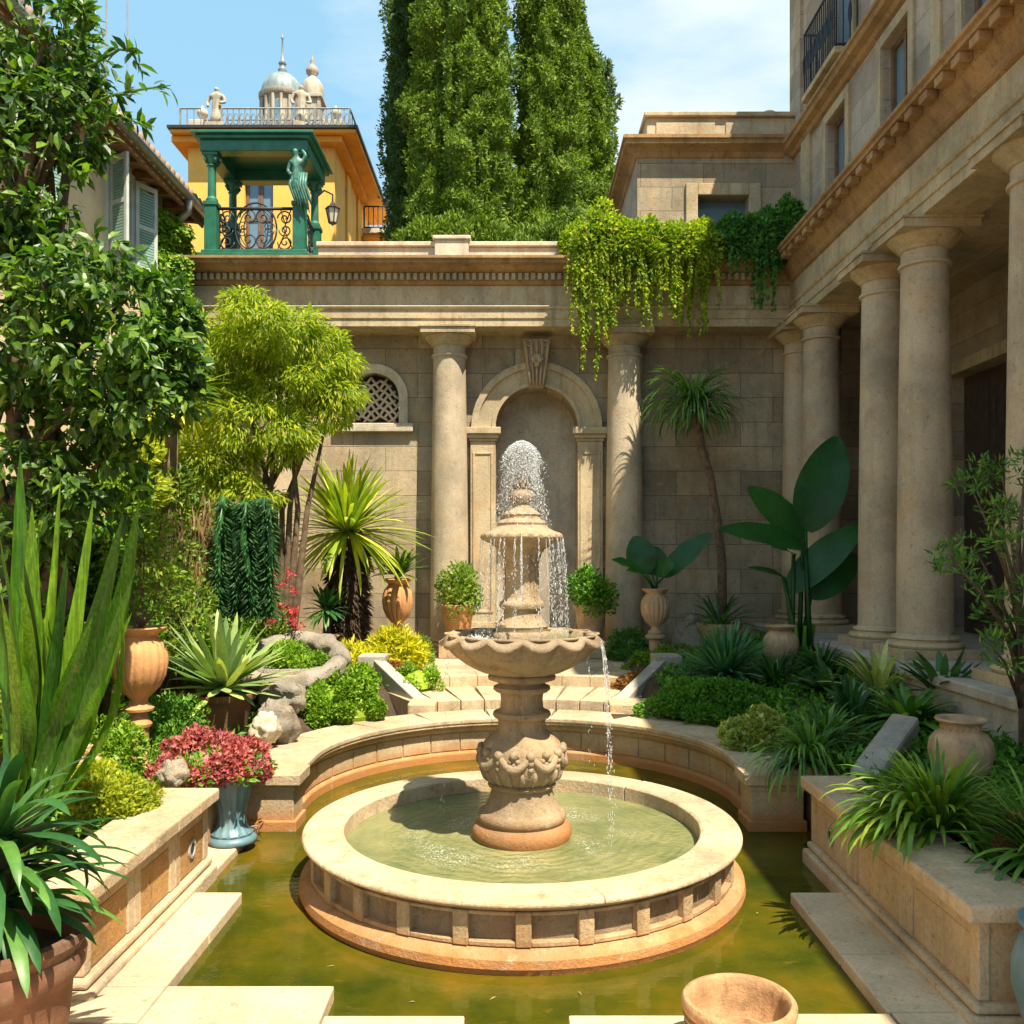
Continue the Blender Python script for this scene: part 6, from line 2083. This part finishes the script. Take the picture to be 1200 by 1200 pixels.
def hang(lm, x, y, z):
    rosette(lm, (x - .10, y - .12, z), 60, .52, .018, (10, 60), (2.0, 3.0), .05, 9, azs=(PI * 1.0, PI * 1.6))


clump('strap_plant', 'thin leaved clump trailing into the gap beside the pool wall pier', 952, 0, 6.55, .50, 90, .36, .022, M['lf_strap'], (0, 85), (.8, 2.0), extra=hang)
clump('strap_plant', 'arching dark clump with small pink blooms at the right edge, nearest the camera', 1225, 0, 4.2, .58, 170, .42, .026, M['lf_strap'], (0, 80), (.6, 1.8), r0=.08)
p = P(1193, 955, 4.4)
lm = LM()
for (px, py) in ((1187, 953), (1172, 988), (1182, 1000), (1196, 965)):
    p = P(px, py, 4.28)
    bush(lm, 60, tuple(p), (.028, .028, .022), .022, .7, 6, .4, False)
    m = MB().tube([(p.x + .08, 4.33, .62), (p.x, p.y, p.z)], .003, 4); lm.add(m.v, [np.array([f]) for f in m.f])
tag(lm.build('pink_blooms', M['lf_pink']), 'small pink flower heads over the strap leaves at the right edge', 'flowers', kind='stuff')
shrub('low_hedge', 'low fine leaved dark hedge in front of the right stylobate', ((1190 - CX) * 5.9 / F, 5.85, .45), (.62, .45, .30), 9000, .032, M['lf_hedged'], 'hedge', .6, 36, .26)
# clay jar
Y = 5.75; x = (1126 - CX) * Y / F; q = Y / F
t = thing('clay_jar', 'wide brown weathered clay jar among the strap leaves of the right planter', 'jar', (x, Y, .5))
pr_ = [(.09, 0), (.10, .01), (.135, .08), (.180, .18), (.196, .26), (.186, .325), (.155, .37), (.125, .385), (.118, .40), (.118, .43), (.122, .435), (.145, .445), (.155, .457), (.150, .468), (.135, .468), (.118, .455), (.110, .40), (.001, .36)]
m = MB().lathe(pr_, 96, (x, Y, .49), fn=lambda a, i, r, z: (r * (1 - .025 * (abs(math.sin(a * 8)) < .22) * (2 <= i <= 6)), z)); auto_smooth(m.build('body', M['clay'], t), 50)
m = MB()
for i in range(22):
    a = i * 2 * PI / 22
    m.tube([(x + .120 * math.cos(a + .10 * math.sin(u)), Y + .120 * math.sin(a + .10 * math.sin(u)), .49 + .40 + .025 * u / 3) for u in range(4)], .006, 5)
m.build('neck_band', M['clay'], t, smooth=True)
# sloping stone beside the jar
a, b, c_, d = P(995, 905, 6.1), P(1030, 905, 5.9), P(1078, 848, 6.8), P(1045, 842, 7.0)
m = MB().hexa([(a.x, a.y, .40), (b.x, b.y, .40), (c_.x, c_.y, .40), (d.x, d.y, .40)], [(a.x, a.y, .56), (b.x, b.y, .56), (c_.x, c_.y, .78), (d.x, d.y, .78)])
tag(m.build('sloping_stone', M['grave'], bevel=.03), 'rough sloping grey stone slab between the strap clumps, left of the clay jar', 'stone')
# wispy tree by the near column
t = thing('wispy_tree', 'wispy dark small tree with loose leafy twigs in front of the portico door', 'tree', (3.38, 6.1, .6))
m = MB(); lm = LM()
base = Vector((3.44, 6.1, .5))
for (px, py, n_) in ((1150, 548, 60), (1135, 565, 55), (1175, 560, 40), (1160, 600, 50), (1120, 660, 60), (1112, 650, 40), (1150, 690, 50), (1180, 640, 60), (1195, 600, 60), (1170, 720, 60), (1190, 690, 60), (1195, 740, 60), (1160, 755, 40), (1140, 640, 20), (1185, 770, 50), (1210, 540, 60), (1215, 630, 80), (1220, 720, 80)):
    e = P(px, py, 6.0 + random.uniform(-.35, .35))
    k1 = Vector((3.42, 6.1, .5 + max(.3, (e.z - .5) * .55)))
    mid = k1.lerp(e, .55) + Vector((0, 0, .06))
    m.tube([k1, mid, e], [.016, .010, .003], 6)
    bush(lm, int(n_ * 1.7), tuple(e), (.12, .12, .07), .065, .24, 6, .5, False, up=.5)
    bough(lm, [mid, e], int(n_ * .2), .06, .28, .02, False, .1)
m.tube([base, (3.43, 6.1, 1.2), (3.40, 6.1, 2.0), (3.46, 6.1, 2.6)], [.028, .022, .016, .008], 8)
m.build('trunk', M['bark'], t, smooth=True)
lm.build('foliage', M['lf_strap'], t)
# blue grey pot at the right edge
t = thing('blue_grey_pot', 'blue grey glazed pot cut off by the right edge beside the planter end', 'pot', (2.16, 3.5, .06))
m = MB().lathe([(.12, 0), (.13, .02), (.19, .12), (.225, .25), (.225, .34), (.20, .42), (.17, .46), (.175, .48), (.20, .49), (.20, .51), (.175, .515), (.16, .48), (.001, .45)], 64, (2.17, 3.48, .062)); auto_smooth(m.build('body', M['blue'], t), 45)
# open bowl in the foreground
x, Y = .853, 3.44
t = thing('open_pot', 'empty pale terracotta pot with ringed rim in the foreground', 'pot', (x, Y, .062))
m = MB().lathe([(.13, 0), (.14, .004), (.175, .06), (.192, .11), (.186, .118), (.202, .130), (.206, .145), (.190, .152), (.205, .162), (.211, .178), (.195, .186), (.210, .196), (.217, .212), (.217, .232), (.208, .244), (.194, .246), (.184, .236), (.178, .205), (.166, .14), (.150, .10), (.146, .096), (.140, .104), (.128, .104), (.120, .092), (.10, .05), (.001, .042)], 96, (x, Y, .062), fn=lambda a, i, r, z: (r * (1 + .006 * math.sin(3 * a + 1)), z + .003 * math.sin(2 * a)))
auto_smooth(m.build('body', paint('stained_clay', (0.42, 0.24, 0.11), 0.8, 0.35, 9, dirt=(0.13, 0.07, 0.035), dirtamt=0.8, bump=.4), t), 45)

# small things near the steps
shrub('dark_shrub', 'dark shrub at the foot of the shaded column right of the niche', ((738 - CX) * 12.0 / F, 12.0, .60), (.32, .3, .40), 2600, .05, M['lf_traild'], 'shrub', .5, 20, .34)
shrub('green_mound', 'mossy bright green mound behind the right cheek wall', ((775 - CX) * 11.0 / F, 11.0, .60), (.42, .30, .22), 6500, .035, M['lf_hedge'], 'shrub', .5, 26, .3)
shrub('green_mound', 'mossy green mound below the pale urn on its pedestal', ((800 - CX) * 11.3 / F, 11.5, .62), (.50, .30, .26), 3600, .04, M['lf_mid'], 'shrub', .5, 26, .3)
shrub('rust_groundcover', 'rust brown ground cover behind the right cheek wall', ((748 - CX) * 10.15 / F, 10.1, .50), (.30, .30, .16), 2200, .04, M['lf_rust'], 'ground cover', .6, 22, .3)
shrub('golden_shrub', 'bright golden yellow shrub behind the left cheek wall', ((448 - CX) * 10.95 / F, 10.95, .62), (.58, .36, .46), 4600, .09, M['lf_gold'], 'shrub', .26, 30, .34, up=.2)
shrub('green_mound', 'small bright green shrub right of the left cheek wall beside the steps', ((487 - CX) * 10.0 / F, 10.05, .52), (.28, .28, .30), 3200, .036, M['lf_hedge'], 'shrub', .5, 24, .3)
shrub('rust_groundcover', 'rust brown ground cover below the golden shrub', ((452 - CX) * 10.4 / F, 10.4, .56), (.26, .26, .20), 1800, .04, M['lf_rust'], 'ground cover', .6, 20, .3)
shrub('dark_shrub', 'small dark green shrub right of the golden shrub', ((488 - CX) * 11.7 / F, 11.7, .6), (.24, .24, .32), 1600, .05, M['lf_mid'], 'shrub', .5, 18, .34)
shrub('hedge_mound', 'round bright green moss mound behind the pool wall on the left', ((400 - CX) * 8.55 / F, 8.75, .40), (.47, .42, .54), 24000, .034, M['lf_hedge'], 'hedge', .6, 34, .24)

# ================================================================== left bed
# stone bowl with a thick rolled rim
c_ = P(344, 765, 9.0)
t = thing('stone_bowl', 'large weathered stone bowl with a thick rolled rim behind the green moss mound', 'planter', (c_.x, 9.0, .5))
m = MB()
pts, rr = [], []
for i in range(33):
    a = 2 * PI * i / 32
    pts.append((c_.x + .46 * math.cos(a), 9.0 + .40 * math.sin(a), .93 + .17 * math.sin(a)))
    rr.append(.095 + .012 * math.sin(i * 1.7) + .008 * math.sin(i * 3.1))
pts, rr = [], []
for i in range(97):
    a = 2 * PI * i / 96
    pts.append((c_.x + .46 * math.cos(a), 9.0 + .40 * math.sin(a), .93 + .17 * math.sin(a)))
    rr.append(.095 + .010 * math.sin(i * .57) - (.012 if i % 12 == 0 else 0))
m.tube(pts, rr, 28)
m.v = [tuple(Vector(v) + (Vector(v) - Vector((c_.x, 9.0, .9))).normalized() * .030 * (noise.noise(Vector(v) * 9) + .6 * noise.noise(Vector(v) * 22))) for v in m.v]
m.build('rolled_rim', M['rock'], t, smooth=True)
m = MB().lathe([(.18, 0), (.24, .05), (.36, .22), (.43, .42), (.30, .42), (.001, .38)], 36, (c_.x, 9.0, .48)); m.build('bowl', M['rock'], t, smooth=True)
leafbody(t, (c_.x, 9.0, .90), (.33, .33, .22), 3500, .04, M['lf_hedge'], 'moss', clumps=22, cr=.3)
shrub('red_flower_shrub', 'green shrub dotted with red pink flowers behind the stone bowl', ((322 - CX) * 9.5 / F, 9.55, .62), (.30, .28, .78), 3400, .055, M['lf_mid'], 'shrub', .5, 26, .36)
lm = LM()
for q in range(20):
    p = P(random.uniform(303, 352), random.uniform(668, 735), 9.28 + random.uniform(-.1, .1))
    bush(lm, 46, tuple(p), (.045, .045, .035), .03, .7, 6, .4, False)
tag(lm.build('red_blooms', M['lf_rose']), 'red pink blooms scattered on the shrub behind the stone bowl', 'flowers', kind='stuff')

# agave in a terracotta pot
Y = 7.85; x = (262 - CX) * Y / F
t = thing('potted_agave', 'grey green agave with pointed leaves in a plain terracotta pot', 'potted plant', (x, Y, .45))
pot(t, x, Y, .46, .265, .34, M['terra'], 'pot', .72)
soil_disc(t, x, Y, .77, .23)
lm = LM()
rosette(lm, (x, Y, .84), 62, .66, .085, (8, 86), (.0, .55), .05, 8, .35, (.6, 1.0, .9, .5), twist=.15)
rosette(lm, (x, Y, .82), 20, .55, .08, (-15, 15), (.2, .9), .06, 8, .35, (.6, 1.0, .9, .5), twist=.2)
lm.build('rosette', M['lf_agave'], t)

# pedestal urn
Y = 6.45; x = (163 - CX) * Y / F
t = thing('pedestal_urn', 'tall orange terracotta urn on a slim pedestal with a thin twiggy shrub', 'potted plant', (x, Y, .48))
m = MB().lathe([(.10, 0), (.10, .03), (.078, .06), (.070, .10), (.066, .28), (.070, .30), (.085, .31), (.09, .33), (.075, .35), (.060, .38), (.058, .42)], 32, (x, Y, .46)); auto_smooth(m.build('pedestal', M['terra_l'], t), 40)
urn(t, x, Y, .885, .20, .60, M['terra_l'], 'urn', 18, .07, 1.02)
lm = LM()
for (px, py, n_) in ((150, 640, 260), (175, 620, 260), (200, 640, 240), (165, 670, 260), (195, 680, 240), (140, 690, 160), (215, 660, 160), (180, 700, 180), (225, 700, 100)):
    bush(lm, n_, tuple(P(px, py, Y + random.uniform(-.1, .15))), (.14, .14, .13), .045, .5, 8, .5, False)
lm.build('foliage', M['lf_mid'], t)
m = MB()
for (px, py) in ((150, 640), (170, 625), (195, 640), (180, 690), (205, 670), (150, 690), (165, 600)):
    e = P(px, py, Y)
    m.tube([(x + random.uniform(-.03, .03), Y, 1.45), (x * .5 + e.x * .5, Y, 1.6), e], [.010, .008, .003], 5)
m.build('stems', M['bark'], t, smooth=True)

# pink shrub in blue urn
Y = 6.12; x = (272 - CX) * Y / F
t = thing('blue_urn', 'tall blue glazed urn with twisting flutes overflowing with dusky pink flowers', 'potted plant', (x, Y, .05))
pr_ = [(.155, 0), (.165, .012), (.160, .035), (.135, .05), (.140, .065), (.125, .085), (.098, .12), (.092, .17), (.100, .24), (.125, .33), (.150, .41), (.168, .46), (.172, .485), (.160, .50), (.14, .495), (.001, .47)]
m = MB().lathe([(r, z) for r, z in pr_], 96, (x, Y, .052), fn=lambda a, i, r, z: (r * (1 - .08 * abs(math.sin(a * 7 + z * 3)) * (5 <= i <= 11)), z)); auto_smooth(m.build('urn', M['blue'], t), 60)
leafbody(t, (x - .14, Y + .02, .52), (.40, .36, .29), 9000, .032, M['lf_pink'], 'flowers', wid=.7, clumps=40, cr=.26)
lm = LM(); bush(lm, 900, (x - .14, Y + .02, .50), (.38, .34, .22), .045, .5, 20, .3); lm.build('leaves', M['lf_hedged'], t)

# stones
for (px, py, Y, r, lab, mt) in ((311, 852, 7.35, (.11, .10, .12), 'small rounded pale stone in front of the mottled stone', 'pale'), (324, 846, 7.6, (.17, .15, .19), 'mottled rounded stone beside the terracotta agave pot', 'rock'), (330, 815, 8.1, (.20, .16, .16), 'dark brown stone right of the terracotta agave pot', 'rock'), (203, 908, 5.72, (.085, .08, .09), 'rough grey rock at the end of the left planter', 'rock')):
    p = P(px, py, Y)
    V, Fs = core(tuple(p), r, None, None, None, False, amp=.42, freq=1.7)
    tag(raw('stone', V, Fs, M[mt], True), lab, 'stone')

shrub('lime_mound', 'yellow green mound of fine leaves spilling toward the planter coping', ((118 - CX) * 5.15 / F, 5.15, .47), (.34, .34, .33), 15000, .028, M['lf_lime'], 'shrub', .55, 36, .26)
shrub('dark_shrub', 'dark green shrub behind the slim urn pedestal', ((190 - CX) * 6.9 / F, 7.0, .45), (.36, .3, .44), 4200, .04, M['lf_hedged'], 'shrub', .5, 24, .32)
shrub('green_shrub', 'mid green shrub above the yellow green mound, left of the slim pedestal', ((125 - CX) * 6.0 / F, 6.05, .47), (.28, .25, .42), 4200, .034, M['lf_hedge'], 'shrub', .5, 24, .32)
shrub('blush_flowers', 'pale pink flower cushion left of the urn pedestal', ((98 - CX) * 5.6 / F, 5.55, .52), (.17, .15, .32), 1800, .03, M['lf_blush'], 'flowers', .7, 18, .3)
for (px, py, Y, rx, ry, lab, mt, lf, wd) in (
        (205, 600, 9.2, 60, 60, 'tall loose shrub behind the twiggy urn shrub', 'lf_mid', .07, .4), (120, 600, 7.6, 50, 60, 'leafy shrub between the climber and the twiggy urn shrub', 'lf_hedge', .07, .5), (185, 730, 8.3, 60, 60, 'low shrub behind the terracotta urn', 'lf_mid', .06, .5),
        (235, 740, 9.6, 50, 50, 'shady shrub behind the agave leaves', 'lf_hedged', .06, .5), (110, 720, 7.0, 60, 80, 'dark shrub behind the sword leaves', 'lf_hedged', .06, .5), (200, 500, 10.6, 50, 70, 'light green shrub between climber and feathery tree', 'lf_feath', .08, .35),
        (150, 560, 8.6, 45, 40, 'bright lime shrub above the terracotta urn', 'lf_lime', .07, .45), (60, 700, 6.6, 60, 70, 'shadowed shrub at the left edge under the climber', 'lf_vine', .09, .5), (290, 660, 10.4, 60, 80, 'green shrub behind the dark spiky column', 'lf_mid', .06, .4),
        (40, 800, 5.9, 60, 70, 'low leafy shrub at the left edge behind the sword leaves', 'lf_mid', .06, .5), (260, 760, 8.6, 30, 40, 'small bright shrub left of the stone bowl', 'lf_hedge', .05, .5)):
    p = P(px, py, Y); q = Y / F
    t = thing('garden_shrub', lab, 'shrub', (p.x, p.y, .5))
    leafbody(t, tuple(p), (rx * q, .38, ry * q), 3600, lf, M[mt], 'foliage', wid=wd, clumps=22, cr=.42, withcore=False, hemi=False)
    twigs(t, (p.x, p.y, .45), tuple(p), (rx * q, .3, ry * q), 9, .018, M['bark'])

# giant sword leaves at the left edge
t = thing('sword_leaf_plant', 'giant plant of upright bright green sword leaves at the left edge', 'plant', (-2.5, 4.55, .5))
m = MB()
Y = 4.55
sw = [(55, 900, 163, 585, .125, -.15, .12), (40, 900, 138, 600, .11, -.32, .10), (22, 900, 20, 528, .10, .05, .02), (30, 900, 36, 590, .11, -.1, .04), (45, 900, 98, 585, .085, .15, .05), (62, 920, 150, 690, .085, -.3, .16), (8, 905, -25, 590, .10, 0, .08), (58, 915, 128, 655, .08, .1, .12), (30, 905, 60, 560, .08, .28, .03)]
for q in range(24):
    u = random.random()
    bx_ = 5 + 60 * u
    sw.append((bx_, random.uniform(895, 925), bx_ + random.uniform(-25, 30) + 75 * u, random.uniform(610, 800), random.uniform(.055, .10), random.uniform(-.42, .3), random.uniform(.02, .16)))
for (bx_, by_, tx, ty, w, yo, bd) in sw:
    a = P(bx_, by_, Y + yo * .2); b = P(tx + (16 if tx > 50 else 4), ty, Y + yo)
    paddle(m, a, Vector((-2.48 + (bx_ - 30) * .003, Y + yo * .15, .5)).lerp(a, .6), b, w, (random.uniform(-1.2, .8), -1, .2 + random.uniform(0, .3)), -bd, rows=18, sword=True, fold=random.uniform(.3, .7), wave=.05)
m.build('sword_leaves', M['lf_blade'], t, smooth=True)

# potted dracaena in the near left corner
x, Y = -1.85, 3.22
t = thing('potted_dracaena', 'dark glossy strap leaved plant in a large terracotta pot in the near left corner', 'potted plant', (x, Y, .06))
m = MB().lathe([(.20, 0), (.205, .02), (.235, .30), (.245, .40), (.265, .42), (.285, .45), (.29, .49), (.275, .52), (.285, .54), (.30, .56), (.295, .585), (.27, .59), (.245, .57), (.24, .5), (.001, .49)], 80, (x, Y, .062)); auto_smooth(m.build('pot', M['terra'], t), 45)
soil_disc(t, x, Y, .57, .24)
MB().tube([(x, Y, .55), (x + .01, Y, .95)], [.04, .035], 10).build('stem', M['bark'], t, smooth=True)
lm = LM()
for z, n_, L in ((.74, 40, .42), (.86, 44, .46), (.97, 40, .44)):
    rosette(lm, (x, Y, z), n_, L, .052, (-15, 75 if z > .9 else 45), (.8, 2.0), .035, 9, .22, (.5, 1, .95, .6))
lm.build('strap_leaves', M['lf_teal'], t)

# ground cover over the open soil
lm = LM()
for (x0, x1, y0, y1, hf, n_) in ((-4.9, -2.2, 4.2, 12.6, soil_l, 16000), (2.25, 3.45, 4.1, 12.5, soil_r, 9000), (-2.4, -1.5, 8.9, 12.4, soil_l, 3000), (1.5, 2.4, 8.9, 12.4, soil_r, 3000)):
    xs = x0 + (x1 - x0) * rng.random(n_); ys = y0 + (y1 - y0) * rng.random(n_)
    k_ = np.array([(noise.noise(Vector((a * 1.7, b * 1.7, 3))) > -.25) and (math.hypot(a - PCX, b - PCY) > 2.25 or b < 6.6) for a, b in zip(xs, ys)])
    xs, ys = xs[k_], ys[k_]
    zs = np.array([hf(a, b) for a, b in zip(xs, ys)]) + .09 * rng.random(len(xs))
    mm_ = len(xs)
    lm.leaves(np.stack([xs, ys, zs], 1), unit(rand_dirs(mm_) + np.array([0, 0, .5])), unit(rand_dirs(mm_) * .6 + np.array([0, 0, 1.0])), .07 * (.6 + .8 * rng.random(mm_)), .035)
tag(lm.build('ground_cover', M['lf_hedged']), 'low dark leafy ground cover over the planting beds', 'ground cover', kind='stuff')
